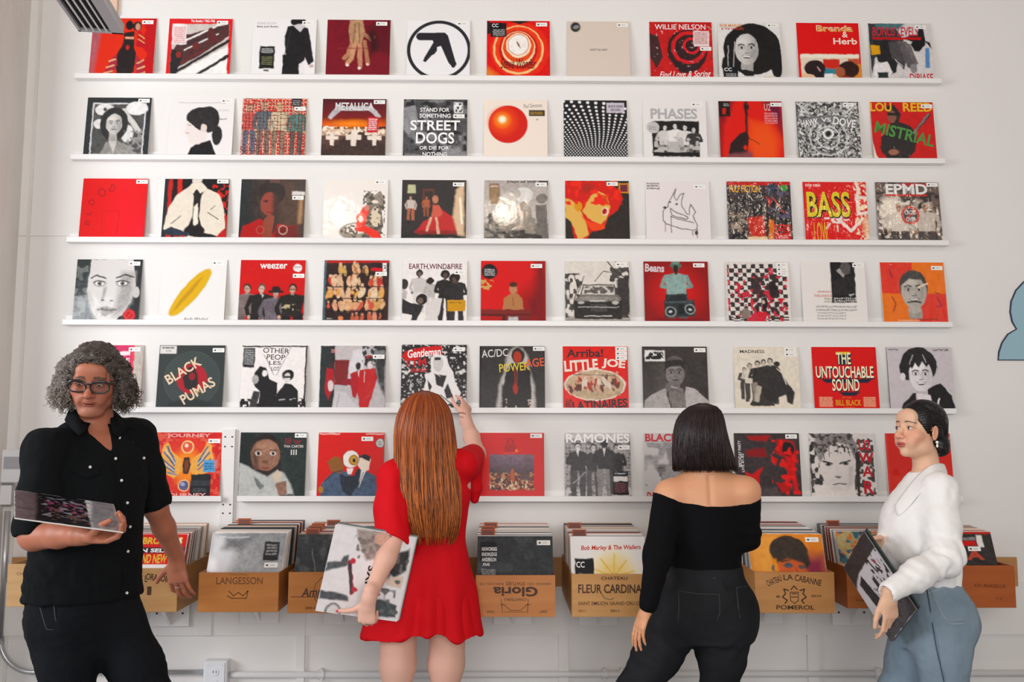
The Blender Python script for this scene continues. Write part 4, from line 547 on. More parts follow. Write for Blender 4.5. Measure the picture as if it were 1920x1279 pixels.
# ---------------------------------------------------------------- fittings on the wall
paintpipe = mat('painted_conduit', (0.74, 0.73, 0.72), 0.4)
redp = mat('red_plastic', (0.5, 0.02, 0.03), 0.4)
tealm = mat('blue_board_paint', (0.30, 0.47, 0.55), 0.6)
inkm = mat('dark_outline_paint', (0.035, 0.04, 0.07), 0.6)
tanm = mat('tan_board', (0.72, 0.50, 0.36), 0.7)
whitep = mat('white_plastic', (0.80, 0.81, 0.84), 0.35)

b = MB(); dz = zc(1262)
b.tube([(xc(455), -0.022, dz), (2.62, -0.022, dz)], 0.0145, 12, (1, 1, 1))
o = b.build('painted_conduit', paintpipe); tag(o, 'white painted conduit pipe running low along the wall to the right', 'pipe')
for px in (618, 1127, 1158, 1620):
    b = MB(); b.cyl((xc(px) - .014, -.022, dz), (xc(px) + .014, -.022, dz), 0.019, seg=12); b.box(xc(px) - .006, xc(px) + .006, -.03, 0, dz - .03, dz + .026); b.build('coupling', paintpipe, o)
# grey steel conduit at the left with a bend
X0 = max(xc(33), -2.36 + .03); ZB = zc(1257)
pts = [(X0, -0.02, zc(958)), (X0, -0.02, zc(1195))]
R_ = 0.155
for k in range(0, 10):
    t = PI / 2 * k / 9; pts.append((X0 + R_ * (1 - math.cos(t)), -0.02, ZB + R_ * (1 - math.sin(t))))
pts.append((xc(409), -0.02, ZB))
b = MB(); b.tube(pts, 0.0115, 12)
o = b.build('steel_conduit', steel); tag(o, 'bare grey steel conduit bending from the left corner along the wall foot', 'pipe')
b = MB(); b.box(X0 - .026, X0 + .014, -.034, -.001, zc(1204), zc(1200)); b.build('strap', steel, o)
# electrical box
r = empty('outlet_box', (xc(430), 0, zc(1262))); tag(r, 'white surface-mounted outlet box low on the wall beside the man in black', 'outlet')
b = MB(); b.box(-.055, .055, -.055, 0, -.075, .070, bev=.004); b.build('box', whitep, r)
b = MB(); b.box(-.045, .045, -.060, -.055, -.068, .062, bev=.002)
for sx in (-1, 1): b.cyl((sx * .034, -.0615, .052), (sx * .034, -.060, .052), .004, seg=8, c=(.2, .2, .2))
b.build('cover_plate', whitep, r)
b = MB()
for zz in (.022, -.03):
    b.cyl((0, -.063, zz), (0, -.060, zz), .018, seg=20); 
b.build('socket', whitep, r)
b = MB()
for zz in (.022, -.03):
    for sx in (-1, 1): b.box(sx * .007 - .0015, sx * .007 + .0015, -.0636, -.063, zz - .004, zz + .006)
b.build('slot', dark, r)
# thermostat and lower box by the corner
r = empty('wall_panel', (xc(40, CD, 875), 0, zc(875))); tag(r, 'white control panel on the wall behind the shoulder of the curly haired man', 'panel')
b = MB(); b.box(-.085, .085, -.035, 0, -.078, .078, bev=.006); b.build('housing', whitep, r)
b = MB(); b.box(-.065, .045, -.037, -.035, -.012, .045); b.build('display', mat('grey_display', (.42, .42, .46), .3), r)
r = empty('junction_box', (xc(27), 0, zc(928))); tag(r, 'small round-cornered metal junction box under the control panel', 'box')
b = MB(); b.box(-.04, .05, -.03, 0, -.055, .055, bev=.014); b.build('box', steel, r)
b = MB(); b.box(-.032, .042, -.033, -.03, -.045, .045, bev=.0015); b.build('cover_plate', whitep, r)
# small red lever at the left edge
r = empty('lever', (-2.36, -0.16, U(6, 1197, 4.2).z)); tag(r, 'small red lever end at the lower left edge of the photo', 'lever')
b = MB(); b.tube([(0, 0, 0), (0.02, 0, 0), (.05, 0, .002), (.075, 0, .004), (.084, 0, .006)], [.012, .013, .012, .009, .004], 12); b.build('grip', redp, r)
b = MB(); b.tube([(.03, .01, -.01), (.032, .01, -.09), (.03, .012, -.2)], .008, 10); b.build('rod', mat('blue_grey_paint', (.2, .24, .33), .5), r)

# painted cut-out board on the right
pp = [(1965, 512), (1935, 517), (1918, 528), (1903, 544), (1894, 565), (1892, 585), (1896, 604), (1904, 617), (1888, 626), (1877, 642), (1871, 660), (1870, 676)]
pts = [(U(x, y, CD).x, U(x, y, CD).z) for x, y in pp]; cxm = pts[0][0]
full = pts + [(2 * cxm - x, z) for x, z in pts[::-1][:-1]]
r = empty('painted_cutout', (cxm, 0, pts[-1][1])); tag(r, 'blue dark-edged cut-out shape on the wall at the right edge', 'wall sign')
def prism(poly, y0, y1, name, m_, par):
    n = len(poly); V = [(x - cxm, y, z - pts[-1][1]) for y in (y0, y1) for x, z in poly]
    b = MB(); b.add(V, [tuple(range(n)), tuple(range(2 * n - 1, n - 1, -1))] + [(i, (i + 1) % n, n + (i + 1) % n, n + i) for i in range(n)]); return b.build(name, m_, par)
prism(full, -0.005, 0.0, 'outline_board', inkm, r)
C_ = np.array(full); ce = C_.mean(0)
inner = []
nF = len(full)
for i in range(nF):
    a_, b_, c_ = C_[i - 1], C_[i], C_[(i + 1) % nF]
    t1 = (b_ - a_) / np.linalg.norm(b_ - a_); t2 = (c_ - b_) / np.linalg.norm(c_ - b_); n_ = np.array([-(t1 + t2)[1], (t1 + t2)[0]]); n_ /= np.linalg.norm(n_)
    inner.append(tuple(b_ - n_ * -.0065 if False else b_ + n_ * .0065))
if abs(sum(inner[i][0] * inner[(i + 1) % nF][1] - inner[(i + 1) % nF][0] * inner[i][1] for i in range(nF))) > abs(sum(C_[i][0] * C_[(i + 1) % nF][1] - C_[(i + 1) % nF][0] * C_[i][1] for i in range(nF))):
    inner = [tuple(2 * C_[i] - np.array(inner[i])) for i in range(nF)]
prism(inner, -0.007, -0.005, 'blue_face', tealm, r)

# ceiling air vent hanging into the upper left corner
va = math.radians(-8.6)
r = empty('air_vent', tuple(U(190, 62, 2.55))); r.rotation_euler = (0, 0, -va)
tag(r, 'grey metal air vent with dark slots hanging at the top left', 'air vent')
ventm = mat('vent_metal', (0.45, 0.45, 0.47), 0.4, 0.3)
Wv = 0.062; Lv = 0.95
b = MB(); b.box(-Wv, Wv, -Lv, 0, 0.012, 0.030, c=(1, 1, 1)); b.build('duct', mat('duct_grey', (.40, .40, .42), .5), r)
b = MB()
b.box(-Wv, -Wv + .008, -Lv, 0, 0, .013); b.box(Wv - .032, Wv, -Lv, 0, 0, .013); b.box(-Wv, Wv, -.008, 0, 0, .013)
b.build('frame', ventm, r)
b = MB(); b.box(-Wv + .008, Wv - .032, -Lv, -.008, .010, .0125); b.build('slot_backing', mat('slot_black', (.012, .012, .014), .8), r)
for k in range(4):
    x = -Wv + .008 + (k + .85) * (2 * Wv - .04) / 4.6; b = MB(); b.box(x, x + .0035, -Lv, -.008, .0002, .0045); b.build('louvre', white, r)
b = MB(); b.box(xc(190, CD, 20), xc(222, CD, 20), -0.02, 0, zc(37), zc(-60)); o = b.build('tan_board', tanm); tag(o, 'small tan board fixed to the wall above the first record', 'board')

# ---------------------------------------------------------------- wine crates full of records
WOODS = {}
def wood(name, col, dk):
    return mat('pine_' + name, (1, 1, 1), 0.5, attr='Col', noise=(7, dk, 0.38, 0.72, (.35, 1, 3.2)), spec=0.35, bump=(18, .15, .002, (.3, 1, 4)))
pine = wood('grain', None, (0.84, 0.77, 0.68)); burn = '4a2c18'
tagm = mat('divider_tab_paint', (0.16, 0.035, 0.02), 0.5)
sleeve_cols = ['e6e0da', 'cfc6bc', '8a7a70', 'e8e4e0', '3a3434', 'c8a890', 'b0a8a0', 'd8d0c8', '5a3a34', 'e8d0c0', '2a3034', 'a83830', 'd0c8c4', '6a7078']
FILL = []
for c in sleeve_cols:
    b = MB(); b.box(-SL / 2, SL / 2, -.0019, .0019, 0, SL, hx(c), bev=.0008); ob = b.build('f', printm); FILL.append(ob.data); bpy.data.objects.remove(ob)
def stroke(b, pts, w, c, y, W_):
    """pts in 100-unit panel space"""
    P = np.array(pts, float)
    for a, q in zip(P[:-1], P[1:]):
        e = (q - a) / (np.linalg.norm(q - a) + 1e-9); n = np.array([-e[1], e[0]]) * w / 2
        Q = [a - n - e * w * .2, q - n + e * w * .2, q + n + e * w * .2, a + n - e * w * .2]
        b.add([((x - 50) * W_ / 100, y, (100 - yy) * W_ / 100) for x, yy in Q], [(0, 1, 2, 3)], c)
def crate(pl, pr, pyt, pyb, d, col, label, texts=(), strokes=(), back=4.355, rot=0, n=20, front=None, front_label=None, xo=0.0, tabs=(), who='', stk=None, film=0, nlab=None, lean0=24, thickb=.010):
    a = U(pl, pyt, d); c = U(pr, pyt, d); zb = U((pl + pr) / 2, pyb, d).z; W_ = c.x - a.x; h = a.z - zb; D_ = back - d; t = thickb
    ts = min(t, (W_ - SL - .004) / 2)
    r = empty('wine_crate', ((a.x + c.x) / 2, a.y, zb), (0, 0, math.radians(rot))); tag(r, label, 'crate', 'wooden wine crates under the record wall')
    k = W_ / 2; wc = hx(col); L = (-k, k, 0, D_, 0, h)
    def part(name, bx, c_=wc, bev=.0012, tx=False):
        b = MB(); b.box(*bx, c=c_, bev=min(bev, ts * .35))
        if tx:
            for i, q in enumerate(texts): add_text(b, (*q[:4], hx(q[4]), q[5] + .035, q[6], q[7], q[8].replace('_', ' ')), -.0005 - .00005 * i, W_)
            for s_ in strokes: stroke(b, s_[2:], s_[1], hx(s_[0]), -.0004, W_)
        return b.build(name, pine, r)
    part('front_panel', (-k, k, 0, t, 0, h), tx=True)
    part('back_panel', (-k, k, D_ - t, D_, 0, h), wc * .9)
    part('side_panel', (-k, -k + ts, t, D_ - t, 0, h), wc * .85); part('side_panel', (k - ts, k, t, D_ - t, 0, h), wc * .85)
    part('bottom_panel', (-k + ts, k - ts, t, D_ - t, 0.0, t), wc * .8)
    # records
    R = Matrix.Rotation(math.radians(rot), 4, 'Z'); base = Vector(r.location)
    rnd = random.Random(int(pl)); objs = []
    y0 = t + .008 + .0045
    y1 = D_ - t - .11; slack = max(0, (W_ - 2 * ts - .004 - SL) / 2); xo = max(-slack, min(slack, xo))
    def place(o, x, y, ln, z=0.0):
        o.location = base + R @ Vector((x, y, t + .0008 + z)); o.rotation_euler = (-math.radians(ln), 0, math.radians(rot))
    lab = nlab or ('record filed behind the front one in the ' + who)
    for i in range(n):
        f = i / max(1, n - 1); yy = y0 + (y1 - y0) * f; ln = lean0 + (11 - lean0) * f
        z = .0045 / 2 * math.sin(math.radians(ln))
        if i == 0 and front is not None:
            b = MB(); cover_mesh(b, front, 88, thick=.0038); o = b.build('record_sleeve', (printm, filmm, wrinkm)[film])
            place(o, xo, yy, ln, z); tag(o, front_label, 'record', 'records filed in the ' + who)
            if stk: add_sticker(o, stk[0], stk[1], .0038)
            continue
        o = link('record_sleeve', FILL[rnd.randrange(len(FILL))]); place(o, xo + rnd.uniform(-.8, .8) * min(slack - abs(xo), .006), yy, ln + rnd.uniform(-.3, .3), z)
        tag(o, lab, 'record', 'records filed in the ' + who)
    for j, (fx, ff) in enumerate(tabs):
        f = (round(ff * (n - 1)) + .5) / (n - 1); yy = y0 + (y1 - y0) * f; ln = lean0 + (11 - lean0) * f
        dv = empty('crate_divider'); tag(dv, '%s brown divider tab standing up from the %s' % (('frontmost', 'second', 'third', 'rearmost')[j if j < len(tabs) - 1 or len(tabs) == 1 else 3], who) if len(tabs) > 1 else 'single brown divider tab standing up from the ' + who, 'divider', 'divider tabs of the ' + who)
        place(dv, 0, yy, ln)
        b = MB(); b.box(-SL / 2, SL / 2, -.0012, .0012, 0, SL - .004, hx('c8783c')); b.build('card', pine, dv)
        b = MB(); b.box(fx - .030, fx + .030, -.0022, .0016, SL - .012, SL + .026, hx('b8623a'), bev=.0006); tb = b.build('tab', pine, dv)
        b = MB(); b.box(fx - .025, fx + .025, -.0030, -.0022, SL - .006, SL + .021); b.build('tab_plate', tagm, tb)
    return r
OAK, ORG, RED_ = 'c09868', 'c47a3c', 'b05c28'
crate(15, 160, 1058, 1138, 4.00, 'bd9667', 'pale wooden crate at the far left behind the man in black, seemingly empty', n=0, who='leftmost crate',
      texts=[(12, 56, 40, 60, '8a6a44', 0, 0, 0, 'CHATEAU'), (72, 88, 98, 95, burn, .0, 0, 0, 'FRANCE')])
crate(177, 334, 1066, 1148, 3.86, 'b68a58', 'pale oak crate under the hand of the man in black', who='crate under the hand of the man',
      texts=[(12, 57, 64, 65, burn, .0, 0, 0, 'CHATEAU_DE_L'), (62, 56, 94, 64, burn, .01, 7, 0, 'ORATOIRE'), (64, 70, 69, 80, burn, .02, 0, 0, 'I')],
      front='clean;bg d2171f;r 0 42 100 100 e8e4e0;e 30 62 17 16 2a3450;e 30 64 9 11 e8e4e0;r 0 18.5 100 26.5 1c1a22;t 3 4 95 17 e8b838 .08 0 0 JAMES_BROWN\'S;t 3 20 92 25.5 f2eeee .08 0 0 MILLION_SELLER;t 3 28 95 40.5 e8b838 .06 0 0 GOT_A_BRAND_NEW_BAG',
      front_label='red record with yellow capitals at the front of the crate under the mans hand', stk=(84, 9), film=1, n=22)
crate(373, 523, 1074, 1148, 3.79, 'c07c3e', 'orange pine crate just right of the hand of the man in black', who='orange crate holding a clear grey sleeve',
      texts=[(22, 57, 80, 66, '7a4a22', 0, 0, 0, 'LANGESSON'), (38, 53, 62, 55, '8a5a2e', 0, 0, 0, 'CHATEAU')], strokes=[('7a4a20', 1.4, (38, 74), (44, 80), (50, 76), (56, 80), (62, 74), (60, 83), (42, 83), (36, 80))],
      front='g 8f9092 b9babc 0 0 100 100;q d4d4d6 14 0 0 40 10 30 50 20 100 0 100;q e6e6e8 8 0 30 12 40 14 100 0 100;q 77787a 10 20 6 60 4 40 24 16 22;l e0e0e2 1 10 6 50 6;r 72 12 92 38 1e2022;tl 75 16 89 4 4 999;n .05 8', front_label='clear grey film sleeve at the front of an orange pine crate', stk=(84, 44), film=1, tabs=[(-.09, .62)], n=22)
crate(541, 690, 1073, 1150, 3.80, 'b97638', 'pine crate with flowing script beside the red dress', who='script lettered crate', back=4.35,
      texts=[(16, 68, 62, 82, burn, .0, -4, .3, 'Ampelia'), (22, 92, 40, 95, burn, 0, 0, 0, '2010')], strokes=[(burn, .7) + tuple((56 + 24 * math.cos(q / 14 * 2 * PI), 74 + 22 * math.sin(q / 14 * 2 * PI)) for q in range(15)), (burn, .8, (4, 80), (60, 80))],
      front='bg 3a3c3e;nm 0 0 100 100 12 .62 55585a 3;l 77797b 1.2 20 20 30 60 50 80;l 6a6c6e 1.4 50 30 60 50 54 90;n .1 6', front_label='dark grey record at the front of the script lettered crate', tabs=[(-.10, .02), (-.10, .2), (-.10, .35), (-.05, .6)], n=22)
crate(722, 868, 1070, 1146, 3.94, 'c08a52', 'pine crate mostly hidden behind the woman in the red dress', who='crate hidden behind the red dress', n=12, front='bg d8d2cc;r 0 0 100 12 8a8a8a', front_label='pale record at the front of the crate hidden behind the red dress')
crate(892, 1041, 1079, 1157, 3.745, 'c48048', 'pine crate whose burned lettering stands upside down', who='crate with upside down lettering', lean0=22,
      texts=[(22, 63, 78, 75, burn, .03, 180, 0, 'Gloria'), (38, 57, 62, 61.5, '6a4426', .01, 180, 0, 'STATUES'), (65, 58, 95, 61, '7a5230', 0, 180, 0, 'GRAND_VIN'), (5, 58, 35, 61, '7a5230', 0, 180, 0, 'RECOLTE'), (36, 77, 64, 80.5, '6a4426', .01, 180, 0, 'CHATEAU'), (80, 92, 90, 95, '6a4426', 0, 180, 0, '2007'), (14, 92, 24, 95, '6a4426', 0, 180, 0, 'WINE')],
      strokes=[(burn, .7, (32, 78), (34, 95)), (burn, .7, (66, 78), (65, 95)), (burn, .6, (34, 84), (44, 92), (56, 92), (66, 84)), (burn, .6, (31, 85), (37, 85)), (burn, .6, (63, 85), (69, 85)), (burn, .5, (36, 94), (64, 94))],
      front='bg 34373a;r 4 8 26 60 1b1b1d;nm 0 0 100 100 14 .6 424548 3;tl 6 44 24 3 3 999;r 6 54 28 58 c8c4c2;n .08 5;t 6 15 26 20 eee .03 0 0 NXWORRIES;t 6 22 26 27 eee .03 0 0 KNOWLEDGE;t 6 29 25 34 eee .03 0 0 ANDERSON;t 7 36 17 40 eee .03 0 0 .PAAK', front_label='charcoal record with a black note at the front of the upside down lettered crate', stk=(88, 9), tabs=[(-.115, .03), (-.115, .25), (-.105, .5)], n=20)
crate(1072, 1221, 1077, 1157, 3.75, 'c8945a', 'pine crate with large burned serif lettering left of the woman in black', who='crate with large serif lettering', lean0=22,
      texts=[(37, 50.5, 70, 54.5, burn, .0, 0, 0, 'CHATEAU'), (8, 60, 98, 71, burn, .01, 0, 0, 'FLEUR_CARDINALE'), (8, 81, 98, 85.5, '6a4426', .0, 0, 0, 'SAINT_EMILION_GRAND_CRU_CLASSE'), (8, 91, 17, 94, '7a5230', 0, 0, 0, '2011'), (48, 91, 59, 94, burn, 0, 0, 0, '2011')], strokes=[(burn, .7, (36, 70), (41, 77), (48, 79), (53, 77))],
      front='bg ece8e6;e 56 52 32 34 f0e4c0 0 20;e 56 54 22 24 ecd08a 0 20;l e0b850 1.6 56 54 40 30;l e0b850 1.6 56 54 58 24;l e0b850 1.6 56 54 74 32;l e0b850 1.6 56 54 84 46;l e0b850 1.6 56 54 32 44;l 4a6a3a 4 36 66 50 70 66 68 76 70;e 55 66 8 6 d0302a;l 2a3a2a 2.4 76 70 80 62;r 5 30 30 66 1b1b1d;t 7 34 18 42 eee .04 0 0 CC;tl 10 50 27 4 3 aaa;t 14 12 94 20 cc3a2e .05 -1 0.2 Bob_Marley_&_The_Wailers', front_label='white record with a yellow burst at the front of the serif lettered crate', tabs=[(-.115, .05), (-.12, .55)], n=20)
crate(1416, 1563, 1073, 1150, 3.79, 'c38a50', 'pine crate with a burned crest right of the woman in black', who='crate with the burned crest', rot=-2, lean0=22,
      texts=[(14, 56, 34, 64, burn, .0, -22, 0, 'CHATEAU'), (36, 52, 48, 59, burn, .0, -3, 0, 'LA'), (50, 55, 84, 63, burn, .0, 12, 0, 'CABANNE'), (26, 90, 74, 95.5, burn, .01, 0, 0, 'POMEROL'), (70, 77, 83, 80, burn, 0, 0, 0, '2010'), (26, 78, 31, 81, burn, 0, 0, 0, 'e')],
      strokes=[(burn, 1, (44, 74), (54, 74), (54, 84), (49, 88), (44, 84), (44, 74)), (burn, 1.2, (46, 76), (52, 76)), (burn, 1.2, (45, 80), (53, 80)), (burn, 1.6, (42, 72), (36, 70), (38, 76), (34, 80), (40, 84), (37, 88)), (burn, 1.6, (56, 72), (62, 70), (60, 76), (64, 80), (58, 84), (61, 88)), (burn, 1.4, (45, 71), (49, 66), (53, 71))],
      front='g e08a3a c85a34 0 0 100 100;q e8a050 16 0 0 40 0 30 60 0 60;q 8a3048 20 70 30 100 30 100 100 70 100;e 52 22 25 19 3a3028;q 3a3028 3 27 22 77 20 80 40 74 50 66 42 38 36 34 50;q c8623a 3 36 40 50 34 70 40 76 52 70 74 40 74;e 50 43 6 3.4 5a4a4a;e 50 43 3 3 3a5a6a;e 68 45 4.6 3 5a4a4a;l 3a2a20 1.6 42 38 54 36;l b04a34 2 60 46 62 54;e 30 46 3 5 3a5a5a;q e8903a 3 30 34 35 34 36 50 31 50;e 50 66 8 3 a83a34;n .08 6', front_label='orange and purple record with a short haired head at the front of the crested crate', stk=(86, 8), n=18)
crate(1587, 1728, 1064, 1141, 3.93, 'b4672e', 'reddish pine crate partly hidden behind the records held by the woman in white', who='crate behind the woman in white', lean0=20, texts=[(10, 58, 18, 62, '7a4422', 0, 0, 0, 'H'), (10, 88, 22, 91, '7a4422', 0, 0, 0, 'WINE')],
      front='bg c89a6a;r 0 0 34 50 b8a878;nm 0 0 100 100 7 .5 3a6a7a 3;nm 0 0 100 100 5 .6 d8783a 6;r 34 0 50 40 3a3a44;nm 0 30 100 100 5 .6 2a4a5a 9;t 14 31 88 45 e8e2d8 .1 0 0 THE_CLASH', front_label='colourful record with white capitals in the crate behind the woman in white', film=1, tabs=[(-.11, .6)], n=22, xo=-.01)
crate(1748, 1902, 1061, 1140, 3.98, 'ae5a26', 'reddish pine crate at the far right behind the woman in white', who='rightmost crate', lean0=20, texts=[(50, 72, 88, 76, '6a3418', 0, 2, 0, 'CH_ANGELUS'), (76, 88, 84, 90, '7a4020', 0, 0, 0, '12')],
      front='bg 34302f;r 0 0 100 3 c83028;r 56 8 76 12 8a8684;r 56 13 76 20 c82a26;r 78 5 86 22 e8e4e0;t 14 26 84 40 b8482e .1 0 0 ASIA;t 14 47 84 61 a8442e .1 0 0 ASIA', front_label='dark record with orange capitals at the front of the rightmost crate', stk=(72, 24), n=14, xo=-.012)

# wooden rail behind the crates, white triangular brackets below them
b = MB(); b.box(xc(50), xc(1880), -.0145 - .012, -.0145, zc(1098), zc(1044), hx('b98a58')); o = b.build('wooden_rail', pine); tag(o, 'long tan wooden rail fixed to the wall behind the crates', 'rail')
def bracket(px, label, zt):
    x = xc(px, 4.2, 1150); zt = H + zt
    r = empty('shelf_bracket', (x, 0, zt)); tag(r, label, 'bracket', 'white brackets under the crates')
    b = MB(); b.box(-.02, .02, -.30, -.035, -.02, -.004, bev=.001); b.build('arm', white, r)
    b = MB(); b.box(-.09, .09, -.034, -.0245, -.16, -.004, bev=.001); b.build('wall_plate', white, r)
    b = MB(); b.add([(-.008, -.034, -.155), (-.008, -.034, -.02), (-.008, -.19, -.02), (.008, -.034, -.155), (.008, -.034, -.02), (.008, -.19, -.02)], [(0, 1, 2), (3, 5, 4), (0, 2, 5, 3), (0, 3, 4, 1), (1, 4, 5, 2)]); b.build('gusset', white, r)
    for sx in (-1, 1):
        b = MB(); b.cyl((sx * .06, -.0355, -.10), (sx * .06, -.0335, -.10), .005, seg=10); b.build('screw', dark, r)
zc_ = lambda pyb, d: U(900, pyb, d).z - H
for px, pyb, d, lb in ((90, 1138, 4.0, 'white bracket under the leftmost crate'), (296, 1148, 3.86, 'white bracket under the crate by the mans hand'), (470, 1148, 3.79, 'white bracket under the orange crate'), (632, 1150, 3.80, 'white bracket under the script lettered crate'),
                       (795, 1146, 3.94, 'white bracket behind the legs of the red haired woman'), (962, 1157, 3.73, 'white bracket under the upside down lettered crate'), (1128, 1157, 3.75, 'white bracket under the serif lettered crate'),
                       (1448, 1150, 3.79, 'white bracket under the crested crate'), (1620, 1141, 3.93, 'white bracket under the crate behind the woman in white'), (1800, 1140, 3.98, 'white bracket under the rightmost crate')):
    bracket(px, lb, zc_(pyb, d))

# ---------------------------------------------------------------- bodies: distance fields turned into one smooth skin
def nrm(v): v = np.asarray(v, float); return v / (np.linalg.norm(v) + 1e-12)
def smin(a, b, k):
    if k <= 0: return np.minimum(a, b)
    h = np.maximum(k - np.abs(a - b), 0) / k; return np.minimum(a, b) - h * h * k * .25
def cubic(xs, tab, q):
    """smooth (monotone-ish) interpolation of table columns"""
    xs = np.asarray(xs, float); T = np.asarray(tab, float); m = np.gradient(T, xs, axis=0)
    q = np.clip(q, xs[0], xs[-1]); i = np.clip(np.searchsorted(xs, q, 'right') - 1, 0, len(xs) - 2)
    h = (xs[i + 1] - xs[i]); t = ((q - xs[i]) / h)[:, None]; h = h[:, None]
    return (2 * t ** 3 - 3 * t ** 2 + 1) * T[i] + (t ** 3 - 2 * t ** 2 + t) * h * m[i] + (-2 * t ** 3 + 3 * t ** 2) * T[i + 1] + (t ** 3 - t ** 2) * h * m[i + 1]
class Fld:
    def __init__(s): s.ops = []
    def add(s, fn, c, r, k=.01, op='u'): s.ops.append((fn, np.asarray(c, float), r, k, op))
    def cone(s, a, b, ra, rb, k=.01, op='u'):
        a = np.asarray(a, float); b = np.asarray(b, float); e = b - a; L2 = e @ e + 1e-12
        def fn(P):
            t = np.clip((P - a) @ e / L2, 0, 1); d = P - a - t[:, None] * e
            return np.sqrt((d * d).sum(1)) - (ra + (rb - ra) * t)
        s.add(fn, (a + b) / 2, math.sqrt(L2) / 2 + max(ra, rb), k, op); return s
    def chain(s, pts, rs, k=.01, op='u'):
        for i in range(len(pts) - 1): s.cone(pts[i], pts[i + 1], rs[i], rs[i + 1], k, op)
        return s
    def limb(s, pts, rs, k=.01, k2=.002, op='u'):
        """a chain evaluated as ONE shape, so neighbours stay apart"""
        P0 = [np.asarray(p, float) for p in pts]
        def fn(P):
            D = None
            for i in range(len(P0) - 1):
                a, b = P0[i], P0[i + 1]; e = b - a; t = np.clip((P - a) @ e / (e @ e + 1e-12), 0, 1); d = P - a - t[:, None] * e
                d = np.sqrt((d * d).sum(1)) - (rs[i] + (rs[i + 1] - rs[i]) * t); D = d if D is None else smin(D, d, k2)
            return D
        A = np.array(P0); c = (A.min(0) + A.max(0)) / 2; s.add(fn, c, np.linalg.norm(A - c, axis=1).max() + max(rs), k, op); return s
    def ell(s, c, r, k=.01, op='u', R=None):
        c = np.asarray(c, float); r = np.asarray(r, float) * np.ones(3); Rm = None if R is None else np.asarray(R, float)
        def fn(P):
            q = P - c
            if Rm is not None: q = q @ Rm
            k0 = np.sqrt(((q / r) ** 2).sum(1)); k1 = np.sqrt(((q / (r * r)) ** 2).sum(1)) + 1e-9; return k0 * (k0 - 1) / k1
        s.add(fn, c, r.max(), k, op); return s
    def loft(s, o, R, tab, k=.01, op='u', rnd=.0):
        """tab rows: z, cx, cy, rx, ry in the frame (o, R columns = local axes)"""
        o = np.asarray(o, float); Rm = np.asarray(R, float); tab = np.asarray(sorted(tab), float); zs = tab[:, 0]; T = tab[:, 1:]
        def fn(P):
            q = (P - o) @ Rm; t = cubic(zs, T, q[:, 2]); x = q[:, 0] - t[:, 0]; y = q[:, 1] - t[:, 1]; rx = np.maximum(t[:, 2], .003); ry = np.maximum(t[:, 3], .003)
            k0 = np.sqrt((x / rx) ** 2 + (y / ry) ** 2); k1 = np.sqrt((x / rx ** 2) ** 2 + (y / ry ** 2) ** 2) + 1e-9
            d = np.where(k0 < .3, (k0 - 1) * np.minimum(rx, ry), k0 * (k0 - 1) / k1)
            e = np.maximum(q[:, 2] - zs[-1], zs[0] - q[:, 2]) + rnd; d = d + rnd
            return np.where((d > 0) & (e > 0), np.hypot(np.maximum(d, 0), np.maximum(e, 0)), np.maximum(d, e)) - rnd
        m = o + Rm @ np.array([T[:, 0].mean(), T[:, 1].mean(), (zs[0] + zs[-1]) / 2]); s.add(fn, m, (zs[-1] - zs[0]) / 2 + max(T[:, 2].max(), T[:, 3].max()) + .05, k, op); return s
    def ev(s, P, c=None, rad=0.0):
        D = np.full(len(P), 1.0)
        for fn, ce, r, k, op in s.ops:
            if c is not None and np.linalg.norm(ce - c) - r - rad > (.03 + k if op == 'u' else .01 + k): continue
            d = fn(P)
            if op == 'u': D = smin(D, d, k)
            elif op == 's': D = -smin(-D, d, k)
            elif op == 'i': D = -smin(-D, -d, k)
        return D
    def hit(s, px, py, lo=1.5, hi=4.4, back=0.0):
        """where the line of sight through a pixel meets the surface"""
        o = np.array([0, -CD, H]); v = nrm(np.array(U(px, py, 3.0)) - o); t = lo
        for _ in range(200):
            d = s.ev((o + v * t)[None])[0]
            if d < 4e-4: return Vector(o + v * (t + back))
            t += d * .8
            if t > hi * 1.15: return None
        return Vector(o + v * t)
def axis(lo, hi, h, fine=None, hf=None):
    if not fine: return np.arange(lo, hi + h, h)
    a, b = fine; parts = []
    if a > lo: n = max(1, round((a - lo) / h)); parts.append(np.linspace(lo, a, n, endpoint=False))
    a = max(a, lo); b2 = min(b, hi); n = max(1, round((b2 - a) / hf)); parts.append(np.linspace(a, b2, n, endpoint=False))
    n = max(1, round((hi - b2) / h)); parts.append(np.linspace(b2, max(hi, b2 + h), n + 1)); return np.concatenate(parts)
def mesh_field(F, lo, hi, h=.004, fine=None, hf=None, B=16):
    """fine = ((x0,x1),(y0,y1),(z0,z1)) gets spacing hf"""
    ax = [axis(lo[i], hi[i], h, fine[i] if fine else None, hf) for i in range(3)]
    n = [len(a) for a in ax]; D = np.ones(n, np.float32)
    for i in range(0, n[0], B):
        for j in range(0, n[1], B):
            zs_ = list(range(0, n[2], B))
            X = ax[0][i:i + B]; Y = ax[1][j:j + B]
            cen = np.array([[(X[0] + X[-1]) / 2, (Y[0] + Y[-1]) / 2, (ax[2][k] + ax[2][min(k + B, n[2]) - 1]) / 2] for k in zs_])
            dc = F.ev(cen)
            for k, c, d in zip(zs_, cen, dc):
                Z = ax[2][k:k + B]; rad = .5 * math.sqrt((X[-1] - X[0]) ** 2 + (Y[-1] - Y[0]) ** 2 + (Z[-1] - Z[0]) ** 2)
                if abs(d) > rad * 1.5 + .02: D[i:i + B, j:j + B, k:k + B] = 1 if d > 0 else -1; continue
                G = np.stack(np.meshgrid(X, Y, Z, indexing='ij'), -1).reshape(-1, 3)
                D[i:i + B, j:j + B, k:k + B] = F.ev(G, c, rad).reshape(len(X), len(Y), len(Z))
    return surface_nets(D, ax)
